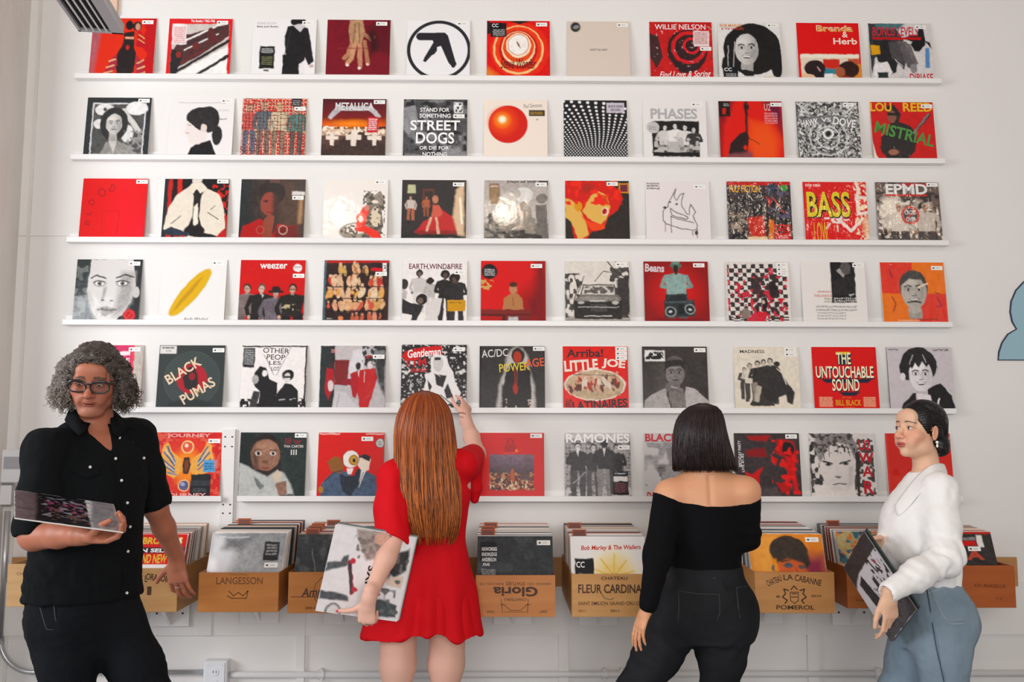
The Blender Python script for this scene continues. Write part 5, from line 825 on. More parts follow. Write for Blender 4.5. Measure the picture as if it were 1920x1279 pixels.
def surface_nets(D, ax):
    S_ = D < 0; n = D.shape
    cnt = np.zeros([q - 1 for q in n], np.int8)
    for a in (0, 1):
        for b in (0, 1):
            for c in (0, 1): cnt += S_[a:n[0] - 1 + a, b:n[1] - 1 + b, c:n[2] - 1 + c]
    act = (cnt > 0) & (cnt < 8); I, J, K = np.nonzero(act); m = len(I)
    idx = np.full(act.shape, -1, np.int64); idx[I, J, K] = np.arange(m)
    acc = np.zeros((m, 3)); w = np.zeros(m)
    cor = [(a, b, c) for a in (0, 1) for b in (0, 1) for c in (0, 1)]
    for p in range(8):
        for q in range(p + 1, 8):
            A, Bc = cor[p], cor[q]
            if sum(abs(A[t] - Bc[t]) for t in range(3)) != 1: continue
            da = D[I + A[0], J + A[1], K + A[2]]; db = D[I + Bc[0], J + Bc[1], K + Bc[2]]; s_ = (da < 0) != (db < 0); t = np.where(s_, da / np.where(s_, da - db, 1), 0)
            pa = np.stack([ax[0][I + A[0]], ax[1][J + A[1]], ax[2][K + A[2]]], 1); pb = np.stack([ax[0][I + Bc[0]], ax[1][J + Bc[1]], ax[2][K + Bc[2]]], 1)
            acc += np.where(s_[:, None], pa + t[:, None] * (pb - pa), 0); w += s_
    V = acc / w[:, None]; Fs = []
    for a in range(3):
        sl0 = [slice(None)] * 3; sl1 = [slice(None)] * 3; sl0[a] = slice(0, n[a] - 1); sl1[a] = slice(1, n[a])
        A = S_[tuple(sl0)]; Bq = S_[tuple(sl1)]; ch = np.argwhere(A != Bq)
        b, c = [(1, 2), (2, 0), (0, 1)][a]
        ch = ch[(ch[:, b] > 0) & (ch[:, c] > 0) & (ch[:, b] < n[b] - 1) & (ch[:, c] < n[c] - 1)]
        fl = A[ch[:, 0], ch[:, 1], ch[:, 2]]
        def cell(db, dc): q = ch.copy(); q[:, b] -= db; q[:, c] -= dc; return idx[q[:, 0], q[:, 1], q[:, 2]]
        Q = np.stack([cell(1, 1), cell(0, 1), cell(0, 0), cell(1, 0)], 1); Q[~fl] = Q[~fl][:, ::-1]; Fs.append(Q)
    return V, np.concatenate(Fs)
def vnormals(V, Q):
    a = np.cross(V[Q[:, 2]] - V[Q[:, 0]], V[Q[:, 3]] - V[Q[:, 1]]); N = np.zeros_like(V)
    for i in range(4):
        for c in range(3): N[:, c] += np.bincount(Q[:, i], a[:, c], len(V))
    return N / (np.linalg.norm(N, axis=1)[:, None] + 1e-12)
def smooth_v(V, Q, it=1, f=.5):
    for _ in range(it):
        S_ = np.zeros_like(V); w = np.zeros(len(V))
        for i in range(4):
            for j in (1, 3):
                q = Q[:, (i + j) % 4]
                for c in range(3): S_[:, c] += np.bincount(Q[:, i], V[q, c], len(V))
                w += np.bincount(Q[:, i], minlength=len(V))
        V = V + f * (S_ / w[:, None] - V)
    return V
def noise3(P, sc, seed=0):
    r = np.random.RandomState(seed); G = r.rand(16, 16, 16); q = P / sc + 100; i = np.floor(q).astype(int); u = q - i; u = u * u * (3 - 2 * u); i &= 15; j = (i + 1) & 15
    def g(a, b, c): return G[a, b, c]
    x0 = g(i[:, 0], i[:, 1], i[:, 2]) * (1 - u[:, 0]) + g(j[:, 0], i[:, 1], i[:, 2]) * u[:, 0]; x1 = g(i[:, 0], j[:, 1], i[:, 2]) * (1 - u[:, 0]) + g(j[:, 0], j[:, 1], i[:, 2]) * u[:, 0]
    x2 = g(i[:, 0], i[:, 1], j[:, 2]) * (1 - u[:, 0]) + g(j[:, 0], i[:, 1], j[:, 2]) * u[:, 0]; x3 = g(i[:, 0], j[:, 1], j[:, 2]) * (1 - u[:, 0]) + g(j[:, 0], j[:, 1], j[:, 2]) * u[:, 0]
    a = x0 * (1 - u[:, 1]) + x1 * u[:, 1]; b = x2 * (1 - u[:, 1]) + x3 * u[:, 1]; return (a * (1 - u[:, 2]) + b * u[:, 2]) * 2 - 1
def solid(name, F, lo, hi, m_, parent, h=.004, fine=None, hf=None, col=(.8, .8, .8), disp=None, sm=1):
    V, Q = mesh_field(F, lo, hi, h, fine, hf)
    if sm: V = smooth_v(V, Q, sm, .5)
    if disp is not None: V = V + vnormals(V, Q) * disp(V)[:, None]
    C_ = col(V) if callable(col) else np.tile(np.asarray(col, float), (len(V), 1))
    me = bpy.data.meshes.new(name); me.vertices.add(len(V)); me.vertices.foreach_set('co', V.astype('f').ravel())
    me.loops.add(len(Q) * 4); me.loops.foreach_set('vertex_index', Q.astype('i').ravel()); me.polygons.add(len(Q))
    me.polygons.foreach_set('loop_start', (np.arange(len(Q)) * 4).astype('i')); me.polygons.foreach_set('use_smooth', np.ones(len(Q), bool))
    me.materials.append(m_); a = me.color_attributes.new('Col', 'FLOAT_COLOR', 'POINT'); a.data.foreach_set('color', np.column_stack([C_, np.ones(len(C_))]).astype('f').ravel())
    me.update(calc_edges=True); me.validate()
    o = link(name, me, parent)
    if parent is not None: o.matrix_parent_inverse = Matrix.Translation(-Vector(parent.location))
    return o
def world_child(o, parent): o.parent = parent; o.matrix_parent_inverse = Matrix.Translation(-Vector(parent.location)); return o
def bbox(F, pts, pad): A = np.asarray([tuple(p) for p in pts]); return A.min(0) - pad, A.max(0) + pad

def hand(F, wrist, along, palm, thumb_side, curl, *, back=.03, spread=(8, 2, -3, -9), sc=1.0, thumb=((.6, .75, .1), (.35, .9, .2), (.2, .95, .25)), female=False, wr=.026):
    """along: wrist to knuckles; palm: way the palm faces; thumb_side: +1 or -1 along cross(along, palm)"""
    y = nrm(along); z = nrm(np.asarray(palm) - y * (np.asarray(palm) @ y)); x = np.cross(y, z) * thumb_side; R = np.stack([x, y, z], 1); w = np.asarray(wrist, float); q = sc
    g = .86 if female else 1.0
    def L(p): return w + R @ (np.asarray(p, float) * q)
    Rl = np.stack([x, z, y], 1)
    F.loft(w, Rl, [[-.01 * q, 0, 0, wr * .95 * g, wr * .72 * g], [.015 * q, 0, 0, .028 * q * g, .019 * q * g], [.045 * q, .003 * q, 0, .037 * q * g, .0165 * q * g], [.075 * q, .001 * q, 0, .041 * q * g, .014 * q * g], [.094 * q, 0, 0, .039 * q * g, .011 * q * g]], k=.01, rnd=.008)
    F.cone(w - y * back, w + y * .03, wr * .92, .019 * q * g, .02)
    F.limb([L((.014, .010, .006)), L((.030 * g, .042, .010))], [.017 * q * g, .014 * q * g], k=.012)
    base = [(.030, .088), (.0105, .093), (-.0100, .089), (-.029, .079)]; ln = [(.043, .026, .021), (.047, .030, .022), (.043, .028, .022), (.034, .021, .019)]; tips = []
    for i in range(4):
        p = np.array([base[i][0] * g, base[i][1], 0.0]); a = 0; pts = [L(p)]; sp = math.radians(spread[i]); c = curl[i]
        for sgm, da in zip(ln[i], c):
            a += math.radians(da); d = np.array([math.sin(sp) * math.cos(a), math.cos(sp) * math.cos(a), math.sin(a)]); p = p + d * sgm; pts.append(L(p))
        r = [.0098, .0090, .0080, .0066]; f_ = (.94 if i != 3 else .82) * q * g
        F.limb(pts, [v * f_ for v in r], k=.004); tips.append((pts[-1], nrm(np.array(pts[-1]) - pts[-2]), nrm(R @ np.array([0, 0, -1]))))
    p = np.array([.026 * g, .030, .006]); pts = [L(p)]
    for sgm, d in zip((.040, .033, .026), thumb): p = p + nrm(d) * sgm; pts.append(L(p))
    F.limb(pts, [.0145 * q * g, .0118 * q * g, .0105 * q * g, .0082 * q * g], k=.008); tips.append((pts[-1], nrm(np.array(pts[-1]) - pts[-2]), nrm(R @ np.array([0, 0, -1]))))
    return tips, R

def head(F, c, R, s=1.0, female=False, lips=1.0, eo=1.0, nose=1.0, jaw=None):
    """c = point between the eyes inside the head; columns of R: right, back, up"""
    c = np.asarray(c, float); R = np.asarray(R, float)
    def L(p): return c + R @ (np.asarray(p, float) * s)
    jw = jaw or (.88 if female else 1.0)
    F.ell(L((0, .016, .030)), np.array((.073, .093, .083)) * s, .01, R=R)
    F.ell(L((0, -.026, -.026)), np.array((.060 * jw, .062, .082)) * s, .02, R=R)
    F.ell(L((0, -.036, -.074)), np.array((.044 * jw, .044, .036)) * s, .02, R=R)
    F.ell(L((0, -.070, -.098)), np.array((.018 * jw, .015, .014)) * s, .02, R=R)
    for q in (-1, 1):
        F.ell(L((q * .048 * jw, -.004, -.066)), np.array((.016, .026, .022)) * s, .03, R=R)
        F.ell(L((q * .042, -.056, -.030)), np.array((.022, .022, .018)) * s, .022, R=R)
        F.ell(L((q * .030, -.070, -.055)), np.array((.016, .016, .020)) * s, .02, R=R)
    F.cone(L((-.036, -.074, .017)), L((.036, -.074, .017)), (.008 if female else .011) * s, (.008 if female else .011) * s, .016)
    F.ell(L((0, -.070, .045)), np.array((.048, .022, .030)) * s, .02, R=R)
    for q in (-1, 1):
        F.ell(L((q * .0315, -.103, -.001)), np.array((.021, .019, .0125)) * s, .012, 's', R=R)
        F.ell(L((q * .0315, -.0735, -.001)), np.array((.0165, .0155, .0125)) * s, .004, R=R)
        F.ell(L((q * .0315, -.0905, -.002)), np.array((.0150, .0105, .0060 * eo)) * s, .002, 's', R=R)
    F.chain([L((0, -.080, .010)), L((0, -.094, -.014)), L((0, -.109, -.034))], [.0080 * s, .0092 * s * nose, .0118 * s * nose], .009)
    for q in (-1, 1): F.ell(L((q * .0125, -.0985, -.038)), np.array((.0078, .0095, .0070)) * s, .005, R=R); F.ell(L((q * .0062, -.104, -.0455)), np.array((.0034, .0046, .0034)) * s, .001, 's', R=R)
    F.ell(L((0, -.088, -.053)), np.array((.014, .010, .012)) * s, .012, R=R)
    F.ell(L((0, -.0925, -.0635)), np.array((.0225, .0085, .0052 * lips)) * s, .004, R=R)
    F.ell(L((0, -.0910, -.0725)), np.array((.0190, .0090, .0060 * lips)) * s, .004, R=R)
    F.ell(L((0, -.103, -.0680)), np.array((.0215, .0085, .0014 if lips <= 1 else .0030)) * s, .002, 's', R=R)
    for q in (-1, 1):
        Re = R @ np.array(Euler((math.radians(-12), 0, math.radians(q * 18))).to_matrix())
        F.ell(L((q * .0755, .006, -.012)), np.array((.0075, .018, .031)) * s, .005, R=Re)
        F.ell(L((q * .0825, .001, -.010)), np.array((.0048, .0105, .020)) * s, .003, 's', R=Re)
        F.ell(L((q * .0790, -.008, -.014)), np.array((.004, .005, .007)) * s, .003, R=Re)
    return L
def face_cols(L, R, c, s, skin, lipc, browc, blush, brow_w=1.0, brow_t=.0032, flush=.5):
    skin = np.asarray(skin, float); R = np.asarray(R, float)
    def col(V):
        C_ = np.tile(skin, (len(V), 1)); q = (V - np.asarray(c)) @ R / s
        def m(p, r, soft): d = np.sqrt((((q - np.asarray(p)) / np.asarray(r)) ** 2).sum(1)); return np.clip((1 + soft - d) / soft, 0, 1)[:, None]
        for g in (-1, 1):
            C_ += (np.asarray(blush) - C_) * m((g * .042, -.07, -.035), (.026, .03, .022), 1.0) * flush
            C_ += (np.asarray(blush) - C_) * m((g * .078, 0, -.01), (.012, .03, .036), .4) * flush
        C_ += (np.asarray(blush) - C_) * m((0, -.108, -.036), (.014, .018, .014), .8) * flush
        C_ += (np.asarray(lipc) - C_) * m((0, -.096, -.0635), (.0215, .016, .0055), .18); C_ += (np.asarray(lipc) - C_) * m((0, -.096, -.0725), (.0185, .016, .0062), .18)
        C_ += (np.asarray(lipc) * .3 - C_) * m((0, -.096, -.0680), (.0195, .016, .0012), .6)
        for g in (-1, 1):
            x = (g * q[:, 0] - .034) / .021; arch = .0195 + .0035 * (1 - x * x) - .003 * x
            bm = np.clip((brow_t * brow_w * (1 - .5 * np.clip(x, 0, 1)) - np.abs(q[:, 2] - arch)) / .0012 + .5, 0, 1) * (np.abs(x) < 1) * (q[:, 1] < -.062)
            C_ += (np.asarray(browc) - C_) * bm[:, None] * .85
            lm = np.clip((.0018 - np.abs(q[:, 2] - (.0050 - 16 * (g * q[:, 0] - .0315) ** 2))) / .001 + .5, 0, 1) * (np.abs(g * q[:, 0] - .0315) < .0155) * (q[:, 1] < -.07)
            C_ += (np.asarray(browc) * .6 - C_) * lm[:, None] * .8
        return C_
    return col
skinm = {}
def skin_mat(n): return mat('skin_' + n, attr='Col', rough=.48, sss=.12, spec=.4, bump=(220, .12, .001, (1, 1, 1)))
eyem = mat('eye', attr='Col', rough=.08, coat=.6)
def eyes(parent, L, R, s, iris, look=(0, -1, 0)):
    look = nrm(look)
    for g in (-1, 1):
        b = MB(); ce = L((g * .0315, -.0725, -.002)); b.ball(ce, .0137 * s, nu=28, nv=20); V = b.v[0]; d = (V - ce) / (.0137 * s); a = d @ (np.asarray(R) @ look)
        c_ = np.tile(hx('dcd6d2'), (len(V), 1)); c_[a > .86] = hx(iris); c_[a > .955] = hx('0c0a0a'); b.c[0] = c_
        world_child(b.build('eye', eyem), parent)
def nails(parent, tips, col, m_):
    b = MB()
    for p, d, up in tips:
        x = nrm(np.cross(d, up)); up = nrm(np.cross(x, d)); Rm = np.stack([x, d, up], 1); V = []; F_ = []; c = np.asarray(p) + d * .001 + up * .0042
        b0 = MB(); b0.ball((0, 0, 0), (.0052, .0075, .0030), nu=12, nv=8); b.add(b0.v[0] @ Rm.T + c, b0.f, col, 0, True)
    return world_child(b.build('nails', m_), parent)
def yawR(deg, pitch=0, roll=0):
    """columns right, back, up; deg turns the face from the camera towards image right; pitch > 0 looks down"""
    return np.array((Matrix.Rotation(math.radians(deg), 3, 'Z') @ Matrix.Rotation(math.radians(roll), 3, 'Y') @ Matrix.Rotation(math.radians(pitch), 3, 'X')))
def strands(name, paths, radii, cols, m_, parent, seg=4):
    b = MB(); 
    for P, r, c in zip(paths, radii, cols): b.tube(P, r, seg, c, 0, True, True)
    return world_child(b.build(name, m_), parent)
hairm = mat('hair', attr='Col', rough=.36, spec=.35)
hairmatte = mat('curly_hair', attr='Col', rough=.6, spec=.4)
def fabric(name, col, rough=.8, bumpsc=500, sheen=.15, n=None): return mat(name, col, rough, sheen=sheen, spec=.14, bump=(bumpsc, .25, .0008, (1, 1, 1)), noise=n)
def PV(px, py, d): return np.array(U(px, py, d))

# ---------------------------------------------------------------- the curly haired man in black
def person(x, y, label):
    r = empty('person', (x, y, 0)); tag(r, label, 'person'); return r
def shoe(name, parent, ank, fwd, m_, sc=1.0):
    F = Fld(); a = np.asarray(ank, float); f = nrm(np.array([fwd[0], fwd[1], 0])); z0 = .008
    F.chain([[*(a[:2] - f[:2] * .045), .045], [*(a[:2] + f[:2] * .06), .045], [*(a[:2] + f[:2] * .17 * sc), .036]], [.040, .042, .036], .02); F.cone([*a[:2], .05], [*a[:2], .11], .044, .042, .02)
    F.ops.append((lambda P: -(P[:, 2] - .004), a, 1, .004, 'i'))
    return solid(name, F, a * (1, 1, 0) - (.26, .26, 0.01), a * (1, 1, 0) + (.26, .26, .17), m_, parent, .006)
blackcloth = fabric('black_cotton', (.0045, .0055, .0065), .92, 420, .0)
blackdenim = fabric('black_denim', (.006, .007, .009), .92, 600, .0)
shoem = mat('black_leather', (.02, .02, .02), .4)
def man():
    D0 = 3.38
    P = person(PV(150, 900, D0)[0], -CD + D0, 'person with curly grey hair, glasses and black clothes looking down at a record')
    Rt = yawR(36)                                   # trunk turned towards image right
    def o(px, py, d=D0): return PV(px, py, d)
    # ---- body
    B = Fld(); T0 = o(163, 1000)
    zc0 = lambda py: o(163, py)[2] - T0[2]
    def X(px): return (o(px, 1000)[0] - T0[0])
    B.loft(T0, Rt, [[zc0(1215), 0, .01, .14, .11], [zc0(1150), 0, .01, .175, .125], [zc0(1060), 0, -.01, .17, .135], [zc0(960), 0, -.005, .175, .13], [zc0(880), 0, 0, .19, .12], [zc0(835), .0, .01, .17, .095], [zc0(808), .0, .02, .10, .075]], .03, rnd=.02)
    shR = o(86, 845, 3.24); shL = o(254, 822, 3.53)
    neck0 = o(176, 812, 3.42); hc = o(177, 712, 3.345); Rh = yawR(14, 14, 2)
    B.cone(neck0, hc + Rh @ np.array([0, .028, -.085]), .066, .060, .03)
    B.cone(neck0, shR, .055, .05, .05); B.cone(neck0, shL, .055, .05, .05)
    # his right arm (image left), forearm level across the body under the record
    elR = o(64, 1005, 3.16); wrR = o(158, 1004, 3.05)
    B.chain([shR, elR], [.056, .047], .03); B.chain([elR, (elR + wrR) / 2 + np.array([0, 0, .002]), wrR], [.049, .042, .031], .02)
    # his left arm resting on the crate corner
    elL = o(291, 950, 3.58); wrL = o(331, 1046, 3.735)
    B.chain([shL, elL], [.056, .045], .03); B.chain([elL, elL * .6 + wrL * .4, wrL], [.045, .042, .029], .02)
    # legs
    hpR = o(120, 1180, 3.34); knR = o(133, 1320, 3.32); anR = np.array([knR[0] + .02, knR[1] + .06, .09])
    hpL = o(222, 1180, 3.44); knL = o(290, 1322, 3.38); anL = np.array([knL[0] + .05, knL[1] + .10, .09])
    for a, k_, c in ((hpR, knR, anR), (hpL, knL, anL)): B.chain([a, k_, c], [.078, .052, .040], .03)
    L = head(B, hc, Rh, 1.04, lips=.62, eo=.62, nose=1.12, jaw=1.10)
    for g in (-1, 1): B.limb([L((g * .020, -.088, -.040)), L((g * .033, -.080, -.062))], [.0030, .0034], .014); B.ell(L((g * .026, -.089, -.0665)), (.0035, .004, .0028), .004, 's', R=Rh)
    B.ell(L((0, -.045, -.108)), (.040, .034, .016), .025, R=Rh)
    t1, _ = hand(B, wrR + np.array([0.002, 0, 0.0]), (.97, -.10, -.02), (.05, -.35, .95), 1, [(25, 30, 20), (35, 45, 30), (40, 50, 30), (45, 50, 30)], spread=(10, 2, -4, -10), sc=1.08, thumb=((.35, .75, .75), (-.1, .75, .65), (-.2, .85, .45)), wr=.031)
    t2, _ = hand(B, wrL, (.10, .02, -.93), (.15, .97, .1), -1, [(38, 30, 15), (26, 30, 20), (20, 25, 20), (10, 18, 18)], spread=(16, 5, -5, -14), sc=1.08, thumb=((.85, .45, .25), (.8, .6, .2), (.6, .75, .2)), wr=.029)
    skin = hx('ad6a50'); fcol = face_cols(L, Rh, hc, 1.04, skin, hx('94503f'), hx('4a3a34'), hx('a85a44'), 1.5, .0034, .5)
    allp = [shR, shL, hc, anR, anL, elR, wrL, wrR]
    lo, hi = bbox(B, allp, np.array([.17, .17, .2])); lo[2] = .03; hi[2] = hc[2] + .15
    fz = ((hc[0] - .10, hc[0] + .10), (hc[1] - .13, hc[1] + .12), (hc[2] - .14, hc[2] + .13))
    def stub(V):
        C_ = fcol(V); q = (V - hc) @ Rh / 1.04
        m = np.clip(1.25 - np.sqrt((q[:, 0] / .058) ** 2 + ((q[:, 2] + .080) / .040) ** 2), 0, .26)[:, None] * (q[:, 1] < -.02)[:, None] * 1.0
        lp = (np.abs(q[:, 2] + .068) < .011)[:, None] & (np.abs(q[:, 0]) < .024)[:, None]
        return C_ + (hx('a8786a') - C_) * m * (~lp)
    solid('body', B, lo, hi, skin_mat('a'), P, .0036, fz, .0024, stub)
    eyes(P, L, Rh, 1.04, '3a2c22', (-.05, -1, -.28))
    # ---- shirt
    S_ = Fld()
    sR = shR * .12 + elR * .88 + np.array([0, 0, -.005]); S_.chain([shR, shR * .5 + elR * .5, sR], [.070, .068, .072], .035)
    sL = shL * .1 + elL * .9; S_.chain([shL, shL * .5 + elL * .5, sL], [.070, .066, .066], .035)
    dR = nrm(sR - shR); dL = nrm(elL - shL)
    # sleeve mouths
    for e, d, r in ((sR, dR, .056), (sL, dL, .053)):
        S_.ops.append(((lambda e, d: lambda Q: np.where(np.sqrt((((Q - e) - ((Q - e) @ d)[:, None] * d) ** 2).sum(1)) < .11, np.where(np.linalg.norm(Q - e, axis=1) < .14, -(.035 - (Q - e) @ d), -1.0), -1.0) * -1 if False else np.where(np.linalg.norm(Q - e, axis=1) < .12, .035 - (Q - e) @ d, 1.0))(e, d), e, .14, .004, 's'))
        S_.cone(e - d * .02, e + d * .08, r, r, .003, 's')
    S_.loft(T0, Rt, [[zc0(1122), .0, .0, .205, .150], [zc0(1085), -.004, -.005, .198, .150], [zc0(1030), 0, -.015, .190, .152], [zc0(960), 0, -.012, .190, .145], [zc0(890), 0, -.002, .200, .138], [zc0(845), 0, .008, .182, .112], [zc0(815), .0, .02, .125, .085], [zc0(800), 0, .025, .085, .07]], .02, rnd=.012)
    S_.cone(neck0, shR, .064, .064, .05); S_.cone(neck0, shL, .064, .064, .05)
    # neckline: open collar with a narrow slit down the front
    S_.cone(neck0 + np.array([0, .01, .0]), hc, .066, .068, .006, 's')
    fr = Rt @ np.array([0, -1, 0]); up = np.array([0, 0, 1.0]); rt = Rt @ np.array([1, 0, 0])
    st_ = np.array(S_.hit(188, 806)); sb_ = np.array(S_.hit(213, 850))
    S_.limb([st_, sb_], [.040, .003], .004, op='s')
    S_.loft(T0 + np.array([0, 0, 0]), Rt, [[zc0(1150), 0, 0, .19, .137], [zc0(1100), 0, 0, .19, .140]], .004, 's')
    def folds(V):
        n = .0045 * noise3(V * np.array([1, 1, .55]), .055, 3) + .0022 * noise3(V * np.array([1, 1, .7]), .022, 4)
        q = V - T0; low = np.clip((zc0(1000) - q[:, 2]) / .12, 0, 1) * np.clip((q[:, 0] * -1 + .05) / .1, 0, 1)
        w = np.sin((q[:, 2] * .9 + q[:, 0] * .55 + .02 * noise3(V, .08, 8)) / .0085)
        # the diagonal drag folds at the lower image-left side
        n += .0042 * low * np.maximum(w, -.2)
        arm = np.clip(1 - np.linalg.norm((V - (shR * .35 + elR * .65)), axis=1) / .11, 0, 1) + np.clip(1 - np.linalg.norm((V - sL), axis=1) / .09, 0, 1)
        n += .0035 * arm * np.sin(V[:, 2] / .0075 + 3 * noise3(V, .05, 9)); return n
    lo, hi = bbox(S_, [shR, shL, sR, sL, T0 + np.array([0, 0, zc0(1122)]), o(50, 1110), o(270, 1110)], .13); hi[2] = neck0[2] + .1
    solid('shirt', S_, lo, hi, blackcloth, P, .0036, disp=folds, col=(.02, .02, .02))
    # collar wings, placket, pockets, epaulettes, buttons
    def onto(px, py, lift=.002):
        h = S_.hit(px, py); return None if h is None else np.array(h) + nrm(np.array([0, -CD, H]) - np.array(h)) * lift
    def patch(name, outline, lift=.003, m_=blackcloth, th=.0035):
        P3 = [onto(*q, lift) for q in outline]; P3 = [p for p in P3 if p is not None]
        c = np.mean(P3, 0); n_ = nrm(np.array([0, -CD, H]) - c); b = MB(); k = len(P3)
        V = [*P3, *[p - n_ * th for p in P3], c + n_ * 0, c - n_ * th]
        F_ = [(i, (i + 1) % k, 2 * k) for i in range(k)] + [((i + 1) % k + k, i + k, 2 * k + 1) for i in range(k)] + [(i, i + k, (i + 1) % k + k, (i + 1) % k) for i in range(k)]
        b.add(V, F_, (.02, .02, .02), 0); return world_child(b.build(name, m_), P)
    def collar(pts):
        b = MB(); P3 = [np.array(p) for p in pts]; k = len(P3); c = np.mean(P3, 0)
        b.add(P3 + [c], [(i, (i + 1) % k, k) for i in range(k)], (.02, .02, .02), 0, True); ob = b.build('collar', blackcloth); sm = ob.modifiers.new('thick', 'SOLIDIFY'); sm.thickness = .005; return world_child(ob, P)
    def snap(q, lift=.006):
        h = S_.hit(q[0], q[1]); d = q[2]
        if h is not None and abs(h.y + CD - d) < .07: d = h.y + CD - lift
        return o(q[0], q[1], d)
    collar([snap(q) for q in ((137, 757, 3.40), (129, 768, 3.37), (121, 787, 3.30), (133, 803, 3.22), (147, 816, 3.20), (158, 808, 3.22), (164, 797, 3.26), (150, 784, 3.31))])
    collar([snap(q) for q in ((205, 767, 3.44), (214, 771, 3.44), (231, 788, 3.42), (237, 806, 3.37), (222, 822, 3.33), (211, 812, 3.33), (207, 792, 3.38))])
    for pts in ([(128, 868), (186, 876), (185, 888), (165, 896), (146, 890), (128, 882)], [(243, 850), (272, 855), (273, 868), (262, 874), (243, 866)]): patch('pocket_flap', pts)
    patch('epaulette', [(70, 812), (122, 782), (128, 790), (80, 822)]); patch('epaulette', [(222, 786), (252, 798), (254, 806), (222, 795)])
    pb = mat('pearl_button', (.72, .68, .64), .25, coat=.5)
    for px, py in ((195, 822), (224, 821), (227, 800), (217, 860), (228, 901), (239, 943), (244, 988), (240, 1034), (238, 1112), (169, 876), (270, 859), (108, 793), (240, 781)):
        h = onto(px, py, .004)
        if h is not None: b = MB(); b.ball(h, (.0055, .0035, .0055), nu=12, nv=8); world_child(b.build('button', pb), P)
    pl = [onto(px, py, .0012) for px, py in ((205, 850), (213, 880), (222, 920), (230, 960), (233, 1010), (231, 1060), (228, 1112))]
    b = MB(); b.tube([p for p in pl if p is not None], .0016, 6, (.02, .02, .02)); world_child(b.build('placket_edge', blackcloth), P)
    # ---- trousers
    T = Fld()
    T.loft(T0, Rt, [[zc0(1225), .0, .01, .15, .12], [zc0(1160), 0, .005, .192, .142], [zc0(1095), 0, 0, .184, .138]], .02, rnd=.01)
    for a, k_, c, e in ((hpR, knR, anR, 0), (hpL, knL, anL, 1)):
        T.chain([a + np.array([0.004, 0, 0]), a * .5 + k_ * .5, k_, c + np.array([0, 0, -.02])], [.102, .088, .072, .062], .05)
    def tf(V): return .004 * noise3(V * np.array([1, 1, .6]), .06, 13) + .0016 * noise3(V * np.array([1, 1, 1.4]), .02, 14)
    lo, hi = bbox(T, [hpR, hpL, anR, anL, o(60, 1090), o(262, 1090)], .13); lo[2] = .05; hi[2] = o(163, 1090)[2]
    solid('trousers', T, lo, hi, blackdenim, P, .0045, disp=tf, col=(.02, .02, .02))
    for pts in ([(70, 1120), (84, 1170), (88, 1180), (112, 1182)], [(100, 1122), (104, 1160), (112, 1182)]):
        q = [T.hit(*p) for p in pts]; q = [np.array(h) + np.array([0, -.001, 0]) for h in q if h is not None]
        if len(q) > 1: b = MB(); b.tube(q, .0014, 6, (.03, .03, .03)); world_child(b.build('pocket_seam', mat('dark_stitch', (.05, .055, .065), .7)), P)
    shoe('shoe', P, anR, (.3, -1), shoem); shoe('shoe', P, anL, (.6, -.8), shoem)
    # ---- glasses
    gm = mat('black_acetate', (.008, .008, .009), .2, coat=.4); gl = bpy.data.materials.new('spectacle_lens'); gl.use_nodes = True; nt = gl.node_tree; nt.nodes.clear()
    ou = nt.nodes.new('ShaderNodeOutputMaterial'); mx = nt.nodes.new('ShaderNodeMixShader'); tr_ = nt.nodes.new('ShaderNodeBsdfTransparent'); go = nt.nodes.new('ShaderNodeBsdfGlossy'); go.inputs['Roughness'].default_value = .03; mx.inputs[0].default_value = .04; tr_.inputs[0].default_value = (.8, .8, .8, 1)
    nt.links.new(tr_.outputs[0], mx.inputs[1]); nt.links.new(go.outputs[0], mx.inputs[2]); nt.links.new(mx.outputs[0], ou.inputs[0])
    b = MB(); ln = MB()
    for g in (-1, 1):
        pts = []
        for k in range(25):
            t = 2 * PI * k / 24; cx_, cz = math.cos(t), math.sin(t); rx = .0290 * (abs(cx_) ** .75) * (1 if cx_ > 0 else -1); rz = .0205 * (abs(cz) ** .75) * (1 if cz > 0 else -1); rz *= 1.0 if rz > 0 else .95
            pts.append(L((g * .0360 + rx, -.107 + .012 * abs(g * .036 + rx) / .06, -.006 + rz)))
        b.tube(pts, [.0030 + .0020 * max(0, math.sin(2 * PI * k / 24)) for k in range(25)], 8, cap=False)
        c = np.mean(pts[:-1], 0); ln.add(pts[:-1] + [c], [(i, (i + 1) % 24, 24) for i in range(24)], (.5, .5, .5))
        b.tube([L((g * .065, -.094, .008)), L((g * .075, -.082, .007)), L((g * .078, -.02, .005)), L((g * .078, .01, .0))], 0.0036, 8)
    b.tube([L((-.009, -.107, .004)), L((0, -.110, .006)), L((.009, -.107, .004))], .0034, 8)
    gls = world_child(b.build('glasses', gm), P); ln.build('lens', gl, gls)
    rp = wrL + nrm([.10, .02, -.93]) * .118 + np.array([-.004, 0, 0]); b = MB(); b.tube([rp + .0098 * np.array([math.cos(t), math.sin(t), 0]) for t in np.linspace(0, 2 * PI, 17)], .0014, 6, cap=False); world_child(b.build('ring', mat('silver', (.7, .7, .7), .25, 1.0)), P)
    # ---- hair
    # base volume and curls
    Hf = Fld()
    Hf.ell(L((0, .022, .048)), np.array((.092, .100, .088)), .01, R=Rh)
    Hf.ell(L((0, -.045, .090)), (.062, .045, .032), .02, R=Rh)
    for g, px, py, rr in ((-1, 129, 722, .058), (-1, 135, 692, .048), (-1, 124, 736, .044), (1, 232, 728, .048), (1, 222, 694, .046), (1, 233, 743, .036)): Hf.ell(o(px, py, 3.37 + .03 * g), np.array((rr * .95, .060, rr)), .02)
    Hf.ell(L((0, .06, -.04)), (.085, .05, .09), .02, R=Rh)
    Hf.ell(L((0, -.095, -.012)), (.066, .064, .098), .006, 's', R=Rh)
